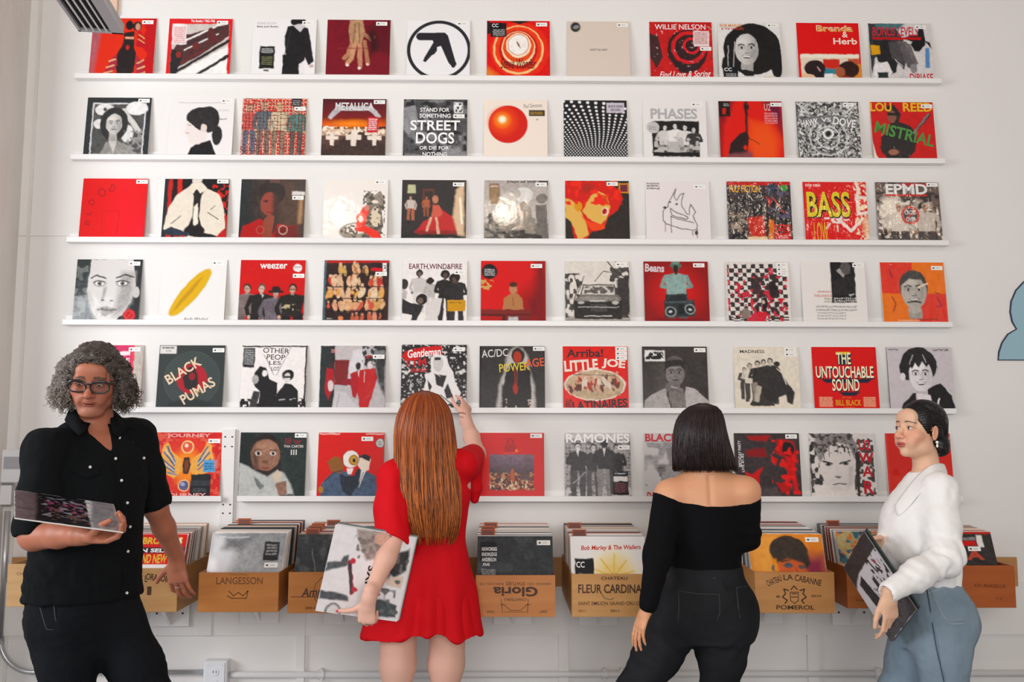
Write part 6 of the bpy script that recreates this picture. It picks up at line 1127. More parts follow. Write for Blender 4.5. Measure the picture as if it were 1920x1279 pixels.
    def hcol(V):
        n = noise3(V, .012, 5) * .5 + .5; side = np.clip((PV(205, 700, 3.38)[0] - V[:, 0]) / .22, 0, 1); c1 = hx('2e2523'); c2 = hx('857a70')  # paler towards image left: window light put into the hair colour
        return c1 + (c2 - c1) * (n * (.25 + .6 * side))[:, None]
    lo = hc - .2; hi = hc + .2
    hb = solid('hair', Hf, lo, hi, hairmatte, P, .005, col=hcol, disp=lambda V: .006 * noise3(V, .016, 2) + .004 * noise3(V, .008, 3))
    me = hb.data; N_ = len(me.vertices); co = np.zeros(N_ * 3); me.vertices.foreach_get('co', co); co = co.reshape(-1, 3)
    r = np.random.RandomState(5); paths = []; rad = []; cols = []
    sel = r.choice(N_, min(N_, 2400), replace=False); q = (co - hc) @ Rh
    for i in sel:
        p = co[i]; qi = q[i]
        if qi[1] < -.055 and qi[2] < .055 and abs(qi[0]) < .066: continue
        out = nrm(p - (hc + np.array([0, .02, .03]))); dn = nrm(np.array([0, 0, -1.0]) * .75 + out * r.uniform(.1, .7) + r.normal(0, .25, 3)); side = np.clip(1.3 - qi[2] / .1, .5, 1.5)
        Ln = r.uniform(.014, .032) * side; tr__ = r.uniform(.0035, .0065); u = nrm(np.cross(dn, [.3, .9, .1])); w = np.cross(dn, u); ph = r.uniform(0, 6.28); tw = r.uniform(1.2, 2.2) * (1 if r.rand() < .5 else -1)
        n = 13; t = np.linspace(0, 1, n); path = [p - out * .006 + dn * Ln * a + (u * math.cos(ph + tw * 2 * PI * a) + w * math.sin(ph + tw * 2 * PI * a)) * tr__ * (.4 + .8 * a) for a in t]
        path = np.array(path)
        pq = (path - hc) @ Rh
        if np.any((pq[:, 1] < -.05) & (np.abs(pq[:, 0]) < .058) & (pq[:, 2] < .05) & (pq[:, 2] > -.12)): continue
        s_ = np.clip((PV(215, 700, 3.38)[0] - p[0]) / .2, 0, 1); g = np.clip(r.normal(.20 + .5 * s_, .28), 0, 1); c = hx('1e1614') * (1 - g) + hx('b0a498') * g  # curls also painted paler on the window side
        paths.append(path); rad.append(np.linspace(.0017, .0007, n)); cols.append(c)
    strands('curls', paths, rad, cols, hairmatte, hb)
    # ---- ring
    rg = t2
    return P, B, S_, wrR, t1
MAN = man()
# the record in his right hand: a glossy dark printed sleeve with grey end bands, seen nearly edge-on
def held(corners, code, label, name='record_sleeve', film=1, thick=.004, N=96, group=None, edge='e8e4de'):
    """corners BL, BR, TL, TR as seen from the front; the sleeve is a true square fitted to them"""
    BL, BR, TL, TR = [np.asarray(c, float) for c in corners]
    c = (BL + BR + TL + TR) / 4; x = nrm((BR - BL) + (TR - TL)); z = (TL - BL) + (TR - BR); z = nrm(z - x * (z @ x)); y = np.cross(z, x)
    b = MB(); cover_mesh(b, code, N, thick=thick, edge=edge); o = b.build(name, (printm, filmm, wrinkm)[film])
    m_ = Matrix(((x[0], y[0], z[0]), (x[1], y[1], z[1]), (x[2], y[2], z[2]))).to_4x4(); m_.translation = Vector(c - z * SL / 2); o.matrix_world = m_
    tag(o, label, 'record', group); return o
held([PV(25, 978, 2.81), PV(207, 990, 2.97), PV(40, 918, 3.10), PV(223, 955, 3.24)], 'g 7c6a6e 5c4c50 0 0 30 100 h;r 24 0 70 100 16151a;q 181418 4 22 0 30 0 26 100 18 100;nm 24 8 74 80 4 .62 8a8a94 3;nm 28 20 72 60 3 .68 a04a6a 6;nm 30 50 70 90 5 .62 6a4a44 8;q 8e8a8e 5 76 0 100 0 100 100 70 100;tl 4 14 16 1 3 4a4246;tl 2 60 20 2 4 4a4246;tl 84 20 96 1 3 6a666a',
     'record with a dark speckled middle held almost flat by the man in black', film=1)

# ---------------------------------------------------------------- the red haired woman reaching up
redcloth = fabric('red_crepe', (.62, .004, .010), .75, 500, .0)
nailred = mat('red_nail_varnish', (.75, .02, .06), .2, coat=.6)
def legs(F, hip, knee, ank, r, k=.04): F.chain([hip, np.asarray(hip) * .45 + np.asarray(knee) * .55, knee], [r[0], r[1], r[2]], k); F.chain([knee, np.asarray(knee) * .68 + np.asarray(ank) * .32 + np.array([0, .012, 0]), ank], [r[2], r[3], r[4]], k)
def long_hair(name, parent, rows, D, n, rmin, rmax, cols, base_col, R=None, front=1.0, ragged=.04, crown=None, seg=22, wav=.004, seed=3, yoff=0.0, open_=150, matr=None):
    """rows: (py, left px, right px, y half depth); hair falls over a loft of these outlines"""
    tab = []; o0 = PV((rows[0][1] + rows[0][2]) / 2, rows[0][0], D)
    for py, l, r_, hd, *dy in rows:
        a = PV(l, py, D); b = PV(r_, py, D); tab.append([(a[2] + b[2]) / 2 - o0[2], (a[0] + b[0]) / 2 - o0[0], dy[0] if dy else 0.0, (b[0] - a[0]) / 2, hd])
    tab = sorted(tab); z = np.array([t[0] for t in tab]); T = np.array(tab)[:, 1:]
    F = Fld(); sh = [[t[0], t[1], t[2], max(t[3] - .004, .004), max(t[4] - .004, .004)] for t in tab]; F.loft(o0, np.eye(3), sh, rnd=.004)
    rs = np.random.RandomState(seed); P_ = []; Rr = []; C_ = []
    for i in range(n):
        th = math.radians(rs.uniform(-open_, open_)); zend = z[0] + rs.uniform(0, ragged) ; lay = rs.uniform(.93, 1.02); t = np.linspace(0, 1, seg) ** 1.15
        zz = z[-1] + (zend - z[-1]) * t; q = cubic(z, T, zz); f1, f2 = rs.uniform(2, 5), rs.uniform(0, 6.28); dth = .10 * np.sin(f1 * t * 2 + f2) * t + rs.normal(0, .05) * t
        a = th + dth; px = q[:, 0] + q[:, 2] * lay * np.sin(a); py = q[:, 1] - q[:, 3] * lay * np.cos(a)
        W_ = np.stack([px, py, zz], 1) + o0 + np.stack([wav * np.sin(t * f1 * 3 + f2), wav * np.cos(t * f1 * 2.3 + f2), 0 * t], 1) * t[:, None]
        P_.append(W_); rr = rs.uniform(rmin, rmax); Rr.append(rr * (1 - .75 * t ** 3)); g = rs.rand(); k = rs.uniform(.75, 1.15)
        c = [cols[0] * (1 - tt) + (cols[1] if g < .65 else cols[2]) * tt for tt in np.clip(t * 1.6 + rs.normal(0, .25), 0, 1)]; C_.append(np.clip(np.array(c) * k, 0, .9))
    return F, o0, tab, P_, Rr, C_
def redhair():
    D0 = 3.66; P = person(PV(795, 900, D0)[0], -CD + D0, 'person with long red hair and short red dress reaching up to a record')
    o = lambda px, py, d=D0: PV(px, py, d)
    B = Fld(); hc = o(800, 797, 3.65); Rh = yawR(170, -4, 0)
    neck = o(808, 868, 3.655); shL = o(738, 893, 3.62); shR = o(868, 872, 3.66); T0 = o(815, 1000, 3.68); Rt = yawR(176)
    zz = lambda py: o(815, py)[2] - T0[2]
    B.loft(T0, np.eye(3), [[zz(1165), -.02, 0, .12, .07], [zz(1130), -.01, 0, .150, .10], [zz(1080), 0, 0, .130, .095], [zz(1020), 0, 0, .112, .085], [zz(940), 0, 0, .135, .095], [zz(895), -.01, -.0, .14, .085], [zz(872), -.01, 0, .08, .06]], .03, rnd=.02)
    B.cone(neck, hc + Rh @ np.array([0, .025, -.08]), .050, .047, .03); B.cone(neck, shL, .045, .042, .05); B.cone(neck, shR, .045, .042, .05)
    elR = o(893, 851, 3.94); wrR = o(873, 783, 4.16)
    B.chain([shR, elR], [.045, .038], .03); B.chain([elR, elR * .55 + wrR * .45, wrR], [.039, .035, .0235], .02)
    elL = o(742, 1004, 3.52); wrL = o(692, 1122, 3.36); B.chain([shL, elL], [.044, .038], .03); B.chain([elL, elL * .62 + wrL * .38, wrL], [.039, .037, .0245], .02)
    for hx_, kx, d in ((748, 744, 3.68), (840, 834, 3.70)):
        h = o(hx_, 1165, d); k_ = o(kx, 1318, d); k_[2] = .44; legs(B, h, k_, np.array([k_[0], k_[1] + .03, .09]), (.074, .070, .050, .048, .033), .02)
    L = head(B, hc, Rh, .95, True)
    t1, _ = hand(B, wrR, (.02, .72, .70), (-.72, .55, -.5), 1, [(18, 20, 12), (22, 24, 15), (28, 28, 18), (32, 30, 18)], spread=(8, 2, -4, -9), sc=.92, thumb=((.75, .6, .3), (.45, .85, .25), (.2, .95, .2)), female=True, wr=.0235)
    t2, _ = hand(B, wrL, (-.10, .12, -.98), (.15, .97, .12), -1, [(62, 62, 40), (64, 66, 42), (66, 66, 42), (66, 66, 40)], spread=(4, 1, -2, -5), sc=.98, thumb=((.80, .55, -.12), (.97, .25, -.02), (.99, .12, .05)), female=True, wr=.0245)
    skin = hx('e2b09c'); fc = face_cols(L, Rh, hc, .95, skin, hx('c87870'), hx('8a4a2a'), hx('e09a88'))
    lo, hi = bbox(B, [hc, shL, elL, wrL, wrR, elR, o(690, 1180), o(890, 1180)], .13); lo[2] = .03; hi[2] = max(hi[2], t1[0][0][2] + .03)
    hi[1] = t1[0][0][1] + .06
    solid('body', B, lo, hi, skin_mat('b'), P, .0036, ((wrR[0] - .08, wrR[0] + .08), (wrR[1] - .03, hi[1]), (wrR[2] - .03, hi[2])), .0028, fc)
    eyes(P, L, Rh, .95, '4a6a4a'); nails(P, t1 + t2[4:], (.7, .02, .05), nailred)
    for g in (-1, 1): pass
    shm = mat('tan_leather', (.35, .18, .08), .5)
    for kx, d in ((747, 3.71), (836, 3.73)): a = o(kx, 1318, d); shoe('shoe', P, np.array([a[0], a[1], .09]), (0, 1), shm, .85)
    # dress
    S_ = Fld(); SK = [[zz(1205), -.052, -.012, .246, .148], [zz(1160), -.045, -.006, .222, .144], [zz(1110), -.025, 0, .190, .142], [zz(1060), -.010, 0, .152, .125], [zz(1015), 0, 0, .124, .102], [zz(960), .002, 0, .132, .104], [zz(915), -.004, 0, .145, .102], [zz(884), -.012, 0, .120, .080], [zz(866), -.012, 0, .066, .055]]
    eL = o(735, 1012, 3.53); S_.chain([shL, shL * .5 + eL * .5, eL], [.056, .062, .074], .04)
    eR = shR * .25 + elR * .75; S_.chain([shR, eR], [.056, .052], .04); S_.limb([shR * .6 + elR * .4 + np.array([0.004, 0, -.01]), o(889, 915, 3.78), o(890, 936, 3.78)], [.045, .036, .018], .05)
    dL = nrm(o(722, 1030, 3.45) - shL)
    S_.ops.append((lambda Q: np.where(np.linalg.norm(Q - eL, axis=1) < .16, .012 - (Q - eL) @ nrm(dL + np.array([-.25, 0, 0])), 1.0), eL, .16, .003, 's')); S_.cone(eL - dL * .05, eL + dL * .08, .050, .068, .003, 's')
    dR = nrm(elR - shR); S_.cone(eR - dR * .02, eR + dR * .1, .040, .046, .003, 's')
    S_.loft(T0, np.eye(3), SK, .02, rnd=.008)
    S_.cone(neck, shL, .050, .052, .05); S_.cone(neck, shR, .050, .052, .05)
    S_.loft(T0, np.eye(3), [[q[0] - .004, q[1], q[2], q[3] - .008, q[4] - .008] for q in SK[:3]], .003, 's')
    x0 = T0[0]
    S_.ops.append((lambda Q: (T0[2] + zz(1193) + .030 * np.exp(-((Q[:, 0] - x0 + .02) / .085) ** 2) + .006 * np.sin((Q[:, 0] - x0) / .022)) - Q[:, 2], T0, 2, .002, 'i'))
    S_.cone(neck + np.array([0, 0, .005]), hc, .056, .06, .004, 's')
    def folds(V):
        q = V - T0; a = np.arctan2(q[:, 0] + .04, -q[:, 1]); low = np.clip((zz(1060) - q[:, 2]) / .18, 0, 1)
        n = .010 * low * np.sin(a * 9 + 1.5 * noise3(V, .2, 3)) + .0025 * noise3(V * np.array([1, 1, .35]), .035, 5)
        sl = np.clip(1 - np.abs((V - (shL + eL) / 2) @ nrm(eL - shL)) / .14, 0, 1) * (V[:, 0] < T0[0] - .09)
        return n + .0028 * sl * np.sin(np.arctan2(V[:, 1] - shL[1], V[:, 0] - shL[0]) * 7)
    lo, hi = bbox(S_, [shL, shR, eL, eR, o(890, 930, 3.78), o(672, 1200), o(902, 1200)], .10); lo[0] = o(668, 1200)[0] - .03; lo[2] = o(700, 1215)[2]; lo[1] = T0[1] - .22
    solid('dress', S_, lo, hi, redcloth, P, .0036, col=(.6, .01, .01), disp=folds)
    b = MB(); pts = [S_.hit(*q) for q in ((770, 1022), (790, 1026), (815, 1028), (840, 1026), (858, 1022))]; b.tube([np.array(p) for p in pts if p is not None], .0012, 6, (.3, 0, 0)); world_child(b.build('waist_seam', redcloth), P)
    # hair
    rows = [(734, 788, 803, .02, -.0), (738, 778, 816, .045, 0), (748, 764, 829, .075, 0), (765, 752, 841, .098, 0), (800, 742, 850, .115, 0), (850, 741, 855, .112, 0), (890, 743, 860, .100, -.012), (930, 747, 864, .088, -.03), (970, 757, 863, .075, -.045), (1000, 768, 857, .060, -.05), (1020, 774, 850, .045, -.052)]
    F, o0, tab, P_, Rr, C_ = long_hair('hair', P, rows, 3.635, 1500, .0012, .0030, [hx('8a3c1a'), hx('c66e30'), hx('6e3816')], None, ragged=.16, wav=.006)
    F.loft(hc, Rh, [[-.16, 0, -.12, .05, .06], [-.10, 0, -.11, .055, .06], [0, 0, -.11, .06, .06], [.05, 0, -.11, .05, .06]], .01, 's')
    def hcol(V): n = noise3(V * np.array([1, 1, .06]), .006, 5) * .5 + .5; return hx('5a2a12') + (hx('a8582a') - hx('5a2a12')) * n[:, None]
    A = o0 + np.array([0, 0, 0]); lo = A + np.array([-.2, -.2, tab[0][0] + .035]); hi = A + np.array([.2, .2, .02])
    hb = solid('hair', F, lo, hi, hairm, P, .0045, col=hcol); P2 = []; R2 = []; C2 = []
    for p, r, c in zip(P_, Rr, C_):
        q = (p - hc) @ Rh
        if np.any((q[:, 1] < -.045) & (np.abs(q[:, 0]) < .055) & (q[:, 2] < .05) & (q[:, 2] > -.14)): continue
        P2.append(p); R2.append(r); C2.append(c)
    strands('strands', P2, R2, C2, hairm, hb)
    return P
redhair()
RK = [PV(607, 1140, 3.385), PV(745, 1160, 3.50), PV(627, 990, 3.385), PV(765, 1012, 3.50)]
held(RK, 'bg ece8ea;q a89a94 3 26 0 66 0 76 12 62 30 46 36 36 22 30 10;nm 26 0 74 34 4 .5 8a7c76 3;e 60 8 10 7 d8a898;q 5a5c60 2 0 44 16 40 18 34 24 32 24 44 12 50 0 54;l 8a3a44 5 26 40 38 74;l 3a3c40 3 27 42 36 72;e 30 38 4 3 c03a4a;e 40 70 4 3 c03a4a;q 54565a 2 0 76 22 76 34 78 36 84 0 86;q 4a5254 2 46 90 54 80 74 76 96 82 96 96 70 98 50 96;q 3a3436 3 76 24 96 14 98 40 84 50 74 44;q e0c8b8 2 74 52 96 46 96 62 78 60;e 20 98 10 10 8a8c8e;e 20 98 7 7 e0dcdc;nm 70 10 98 98 6 .66 6a6a6a 5;n .04 4;t 38 52 72 62 1e1c1e .05 -90 0 INXS;r 61 38 72 74 f0e8e8;t 50 51 84 61 c83040 .05 -90 0 KICK',
     'white record with sideways lettering held in front, by the hand of the red haired woman', film=1, thick=.003)
def behind(k, dx, dz, c, lab):
    x = nrm(RK[1] - RK[0]); z = nrm(RK[2] - RK[0]); cs = [q + x * dx + z * dz for q in RK]; y = nrm(np.cross(z, x)) * .0055 * k
    return held([q + y for q in cs], 'bg ' + c, lab, thick=.003, N=8, edge=c)
behind(1, .008, .004, 'd8d4d0', 'pale record just behind the front record held by the red haired woman')
behind(2, .014, .009, '6a7a80', 'blue grey record rearmost of those held by the red haired woman')

# ---------------------------------------------------------------- the woman in the black off-shoulder top
knit = fabric('black_knit', (.0035, .0035, .0045), .95, 350, .0); denb = fabric('washed_black_denim', (.0105, .011, .0125), .9, 700, .0, (6, (.019, .020, .023), .35, .7, (1, 1, 1)))
def bobwoman():
    D0 = 3.45; P = person(PV(1315, 900, D0)[0], -CD + D0, 'person with a black bob in a black off-shoulder top and black jeans')
    o = lambda px, py, d=D0: PV(px, py, d)
    B = Fld(); hc = o(1318, 822, 3.46); Rh = yawR(172, 6, 0); neck = o(1322, 896, 3.47); T0 = o(1322, 1000, 3.47); zz = lambda py: o(1322, py)[2] - T0[2]
    shL = o(1256, 928, 3.44); shR = o(1397, 922, 3.44)
    B.loft(T0, np.eye(3), [[zz(1190), 0, 0, .13, .08], [zz(1130), 0, 0, .14, .09], [zz(1065), .0, 0, .118, .088], [zz(1000), 0, 0, .13, .095], [zz(945), 0, 0, .150, .10], [zz(915), .002, 0, .142, .085], [zz(895), .002, 0, .085, .062]], .03, rnd=.02)
    B.cone(neck, hc + Rh @ np.array([0, .025, -.08]), .052, .050, .03); B.cone(neck + np.array([0, 0, -.012]), shL, .052, .050, .06); B.cone(neck + np.array([0, 0, -.012]), shR, .052, .050, .06)
    elL = o(1234, 1040, 3.37); wrL = o(1216, 1134, 3.27); elR = o(1398, 1006, 3.47); wrR = o(1376, 1012, 3.68)
    B.chain([shL, elL], [.054, .044], .03); B.chain([elL, wrL], [.042, .025], .02); B.chain([shR, elR], [.054, .044], .03); B.chain([elR, wrR], [.042, .025], .02)
    hpL = o(1278, 1150, 3.46); knL = o(1186, 1302, 3.52); anL = np.array([knL[0] + .10, knL[1] - .06, .10]); hpR = o(1358, 1150, 3.47); knR = o(1348, 1300, 3.45); anR = np.array([knR[0] + .01, knR[1] + .02, .09])
    for a, k_, c in ((hpL, knL, anL), (hpR, knR, anR)): legs(B, a, k_, c, (.070, .064, .046, .044, .034), .02)
    L = head(B, hc, Rh, .95, True)
    t1, _ = hand(B, wrL + np.array([-.002, 0, -.004]), (-.38, .05, -.92), (.80, .45, -.35), -1, [(12, 12, 8), (14, 14, 8), (16, 16, 10), (18, 18, 10)], spread=(3, 1, -2, -4), sc=.9, thumb=((.3, .9, .2), (.1, .98, .15), (.0, 1, .1)), female=True, wr=.022, back=.006)
    t2, _ = hand(B, wrR, (-.25, .90, -.25), (-.1, -.25, -.95), -1, [(20, 25, 15)] * 4, sc=.9, female=True, wr=.023)
    skin = hx('d69a74'); fc = face_cols(L, Rh, hc, .95, skin, hx('a85a50'), hx('1a1414'), hx('c87a60'))
    lo, hi = bbox(B, [hc, shL, shR, wrL, t1[3][0], wrR, knL, knR, anL], .12); lo[2] = .03; hi[1] = t2[1][0][1] + .03
    solid('body', B, lo, hi, skin_mat('c'), P, .0036, None, None, fc, disp=lambda V: -.0045 * np.exp(-((V[:, 0] - T0[0] - .002) / .010) ** 2) * (V[:, 1] < T0[1] - .03) * np.clip((V[:, 2] - T0[2] - zz(950)) / .02, 0, 1) * (V[:, 2] < T0[2] + zz(890)))
    eyes(P, L, Rh, .95, '2a1a14')
    for a, f in ((anL, (-.4, 1)), (anR, (0, 1))): shoe('shoe', P, np.array([a[0], a[1], .09]), f, shoem, .9)
    # off shoulder top
    S_ = Fld(); S_.loft(T0, np.eye(3), [[zz(1095), 0, 0, .150, .115], [zz(1062), .0, 0, .134, .107], [zz(1000), 0, 0, .148, .112], [zz(950), 0, 0, .160, .108], [zz(915), .002, 0, .152, .094], [zz(895), 0, 0, .11, .07]], .02, rnd=.01)
    S_.chain([shL, elL, wrL], [.061, .051, .033], .03); S_.chain([shR, elR], [.061, .052], .03); S_.chain([elR, wrR], [.050, .031], .03)
    yb = T0[1]
    S_.ops.append((lambda Q: Q[:, 2] - (T0[2] + np.interp(Q[:, 0], [o(1215, 1)[0], o(1232, 1)[0], o(1265, 1)[0], o(1300, 1)[0], o(1340, 1)[0], o(1385, 1)[0], o(1425, 1)[0]], [zz(922), zz(929), zz(940), zz(947), zz(947), zz(939), zz(922)])), T0, 2, .004, 'i'))
    lo, hi = bbox(S_, [shL, shR, wrL, wrR, elL, o(1322, 1095)], .10); hi[2] = o(1322, 915)[2]; lo[2] = wrL[2] - .03
    solid('off_shoulder_top', S_, lo, hi, knit, P, .0038, col=(.01, .01, .01), disp=lambda V: .0015 * noise3(V, .03, 3) + .003 * np.clip(1 - np.abs(V[:, 2] - elR[2] + .0) / .12, 0, 1) * (V[:, 0] > T0[0] + .1) * np.sin(V[:, 2] / .008))
    # jeans
    T = Fld(); T.loft(T0, np.eye(3), [[zz(1200), 0.008, .0, .172, .128], [zz(1165), .0, -.004, .192, .145], [zz(1120), -.002, -.004, .183, .138], [zz(1080), .0, 0, .142, .116], [zz(1062), 0, 0, .136, .110]], .02, rnd=.006)
    for g, x in ((-1, 1272), (1, 1366)): T.ell(o(x, 1152, 3.405), (.090, .070, .098), .05)
    for a, k_, c in ((hpL, knL, anL), (hpR, knR, anR)): T.chain([a, a * .5 + k_ * .5, k_, k_ * .6 + c * .4, c], [.100, .086, .064, .056, .044], .04)
    def jf(V): return .0028 * noise3(V * np.array([1, 1, .8]), .045, 21) + .0022 * np.sin((V[:, 2] * 1.2 - np.abs(V[:, 0] - T0[0]) * .8) / .010 + 3 * noise3(V, .07, 22)) * np.clip(1 - np.abs(V[:, 2] - (T0[2] + zz(1215))) / .10, 0, 1)
    lo, hi = bbox(T, [hpL, hpR, knL, knR, anL, anR, o(1225, 1110), o(1420, 1110), o(1300, 1150, 3.34), o(1300, 1150, 3.56)], .12); lo[2] = .06; hi[2] = o(1322, 1062)[2]
    solid('jeans', T, lo, hi, denb, P, .0042, disp=jf, col=(.03, .03, .03))
    st = mat('grey_stitching', (.055, .055, .06), .8)
    def seam(pts, r=.0011, name='stitching', m_=st, fld=T, par=P):
        b = MB(); q = [fld.hit(*p) for p in pts]; q = [np.array(h) + nrm(np.array([0, -CD, H]) - np.array(h)) * .0022 for h in q if h is not None]
        if len(q) > 1: b.tube(q, r, 6, (.3, .3, .3)); return world_child(b.build(name, m_), par)
    seam([(1272, 1108), (1310, 1114), (1349, 1115)]); seam([(1272, 1108), (1273, 1140), (1271, 1168)]); seam([(1349, 1115), (1350, 1150), (1344, 1164)])
    seam([(1381, 1102), (1400, 1100)]); seam([(1381, 1102), (1384, 1135), (1388, 1160)]); seam([(1240, 1078), (1280, 1082), (1340, 1084), (1393, 1074)]); seam([(1232, 1118), (1215, 1150), (1200, 1180)])
    b = MB()
    for pts in (((1349, 1064), (1358, 1084), (1364, 1104)),):
        q = [np.array(T.hit(*p)) - np.array([0, .004, 0]) for p in pts]; b.tube(q, .004, 8, (.02, .02, .02))
    world_child(b.build('belt_loop', denb), P)
    # bob
    rows = [(757, 1311, 1325, .02), (761, 1298, 1338, .045), (770, 1284, 1349, .075), (785, 1272, 1355, .095), (805, 1266, 1359, .108), (835, 1263, 1367, .110), (860, 1262, 1375, .104), (885, 1263, 1382, .095)]
    F, o0, tab, P_, Rr, C_ = long_hair('hair', P, rows, 3.46, 1300, .0012, .0024, [hx('241a1a'), hx('30211e'), hx('181214')], None, ragged=.016, wav=.0015, seed=5, seg=14)
    F.loft(hc, Rh, [[-.16, 0, -.12, .05, .06], [-.10, 0, -.11, .052, .06], [0, 0, -.11, .058, .06], [.05, 0, -.11, .05, .06]], .01, 's')
    lo = o0 + np.array([-.2, -.2, tab[0][0] + .006]); hi = o0 + np.array([.2, .2, .02]); hb = solid('hair', F, lo, hi, hairm, P, .0045, col=hx('1c1516'))
    P2 = []; R2 = []; C2 = []
    for p, r, c in zip(P_, Rr, C_):
        q = (p - hc) @ Rh
        if np.any((q[:, 1] < -.045) & (np.abs(q[:, 0]) < .052) & (q[:, 2] < .05) & (q[:, 2] > -.14)): continue
        P2.append(p); R2.append(r); C2.append(c)
    strands('strands', P2, R2, C2, hairm, hb)
    return seam
seam = bobwoman()

# ---------------------------------------------------------------- the woman in the white blouse, turned left
blouse = fabric('white_blouse', (.86, .84, .83), .7, 500, .0); denl = fabric('light_blue_denim', (.155, .215, .275), .85, 800, .0, (9, (.24, .31, .37), .3, .72, (1, 1, .5)))
pearl = mat('pearl', (.9, .86, .8), .15, coat=.6); gold = mat('gold', (.8, .5, .2), .25, 1.0)
def blousewoman():
    D0 = 3.45; P = person(PV(1745, 900, D0)[0], -CD + D0, 'person with a low black bun, white blouse and blue jeans looking left')
    o = lambda px, py, d=D0: PV(px, py, d)
    B = Fld(); hc = o(1724, 806, 3.45); Rh = yawR(-70, -6, 0); neck = o(1741, 905, 3.46); Rt = yawR(-72); T0 = o(1728, 1000, 3.45); zz = lambda py: o(1728, py)[2] - T0[2]
    shN = o(1762, 918, 3.35); shF = o(1722, 922, 3.60)
    B.loft(T0, Rt, [[zz(1150), 0, .03, .15, .11], [zz(1090), 0, .02, .115, .085], [zz(1030), 0, -.0, .12, .09], [zz(960), 0, -.01, .13, .105], [zz(925), 0, .01, .13, .075], [zz(905), 0, .015, .07, .05]], .03, rnd=.02)
    B.cone(neck, hc + Rh @ np.array([0, .028, -.085]), .050, .046, .03); B.cone(neck, shN, .042, .042, .05); B.cone(neck, shF, .042, .042, .05)
    elN = o(1772, 1047, 3.25); wrN = o(1671, 1108, 3.135); elF = o(1700, 1062, 3.62); wrF = o(1655, 1016, 3.455)
    B.chain([shN, elN], [.044, .036], .03); B.chain([elN, wrN], [.036, .024], .02); B.chain([shF, elF], [.044, .036], .03); B.chain([elF, wrF], [.036, .023], .02)
    hpN = o(1764, 1160, 3.37); knN = o(1772, 1310, 3.36); anN = np.array([knN[0] + .05, knN[1], .09]); hpF = o(1735, 1160, 3.53); knF = o(1684, 1308, 3.53); anF = np.array([knF[0] - .01, knF[1], .09])
    for a, k_, c in ((hpN, knN, anN), (hpF, knF, anF)): legs(B, a, k_, c, (.068, .064, .046, .044, .033), .02)
    L = head(B, hc, Rh, .95, True, 1.05)
    t1, _ = hand(B, wrN + np.array([-.004, 0, -.004]), (.02, .08, -1), (-.35, .90, -.1), -1, [(12, 22, 14), (22, 28, 18), (30, 34, 22), (36, 36, 24)], spread=(3, 0, -3, -6), sc=.98, thumb=((.45, .85, .25), (.25, .95, .1), (.1, .98, .1)), female=True, wr=.023, back=.004)
    t2, _ = hand(B, wrF, (-.82, -.40, -.05), (.50, -.70, -.50), 1, [(24, 30, 20), (26, 32, 20), (28, 34, 20), (30, 34, 20)], spread=(8, 2, -4, -9), sc=.92, thumb=((.6, .75, .4), (.3, .9, .3), (.1, .95, .2)), female=True, wr=.023)
    skin = hx('e0b294'); fc = face_cols(L, Rh, hc, .95, skin, hx('c0605a'), hx('3a2620'), hx('dc8e74'), 1.1, .0026, .45)
    lo, hi = bbox(B, [hc, shN, shF, wrN, t1[2][0], t2[1][0], elN, knN, knF, anN], .12); lo[2] = .03
    fz = ((hc[0] - .125, hc[0] + .11), (hc[1] - .09, hc[1] + .09), (hc[2] - .13, hc[2] + .12))
    solid('body', B, lo, hi, skin_mat('d'), P, .0036, fz, .0022, fc)
    eyes(P, L, Rh, .95, '2a1c16', (-.15, -1, 0.05))
    for a, f in ((anN, (-1, 0)), (anF, (-1, 0))): shoe('shoe', P, np.array([a[0], a[1], .09]), f, mat('white_leather', (.7, .7, .7), .4), .9)
    # blouse
    S_ = Fld(); S_.loft(T0, Rt, [[zz(1108), 0, .030, .118, .092], [zz(1085), 0, .018, .124, .100], [zz(1055), 0, -.004, .142, .128], [zz(1010), 0, -.012, .148, .138], [zz(965), 0, -.004, .148, .130], [zz(930), 0, .012, .140, .098], [zz(905), 0, .022, .090, .066], [zz(893), 0, .028, .06, .055]], .02, rnd=.01)
    S_.cone(neck, shN, .056, .054, .05); S_.cone(neck, shF, .056, .054, .05)
    S_.chain([shN, shN * .5 + elN * .5, elN], [.056, .056, .056], .04); cu = wrN - nrm(elN - wrN) * .006; S_.chain([elN, elN * .45 + wrN * .55, cu], [.056, .047, .036], .04)
    S_.chain([shF, elF], [.055, .055], .04); S_.chain([elF, wrF + nrm(elF - wrF) * .02], [.055, .034], .04)
    dN = nrm(wrN - elN); S_.cone(cu + dN * .012, cu + dN * .06, .027, .030, .002, 's')
    S_.cone(neck + np.array([-.010, 0, -.01]), hc + Rh @ np.array([0, .02, -.05]), .050, .055, .005, 's')
    def folds(V):
        n = .0040 * noise3(V * np.array([1, 1, .6]), .06, 31) + .0015 * noise3(V, .02, 32)
        near = np.clip(1 - np.linalg.norm(V - elN, axis=1) / .15, 0, 1); a = (V - elN) @ nrm(wrN - elN); n += .0075 * near * np.sin(a / .0090 + 2.5 * noise3(V, .05, 33))
        fa = np.clip(1 - np.linalg.norm(V - (elN * .4 + wrN * .6), axis=1) / .10, 0, 1); n += .0035 * fa * np.sin((V[:, 2] * .8 + V[:, 0] * .5) / .006)
        wst = np.clip(1 - np.abs(V[:, 2] - T0[2] - zz(1072)) / .07, 0, 1) * (np.abs(V[:, 1] - T0[1]) < .16); n += .0045 * wst * np.sin(np.arctan2(V[:, 1] - T0[1], V[:, 0] - T0[0]) * 15 + V[:, 2] * 20)
        up = np.clip(1 - np.linalg.norm(V - shN, axis=1) / .12, 0, 1); n += .0030 * up * np.sin((V[:, 0] - V[:, 2] * .35) / .009); return n
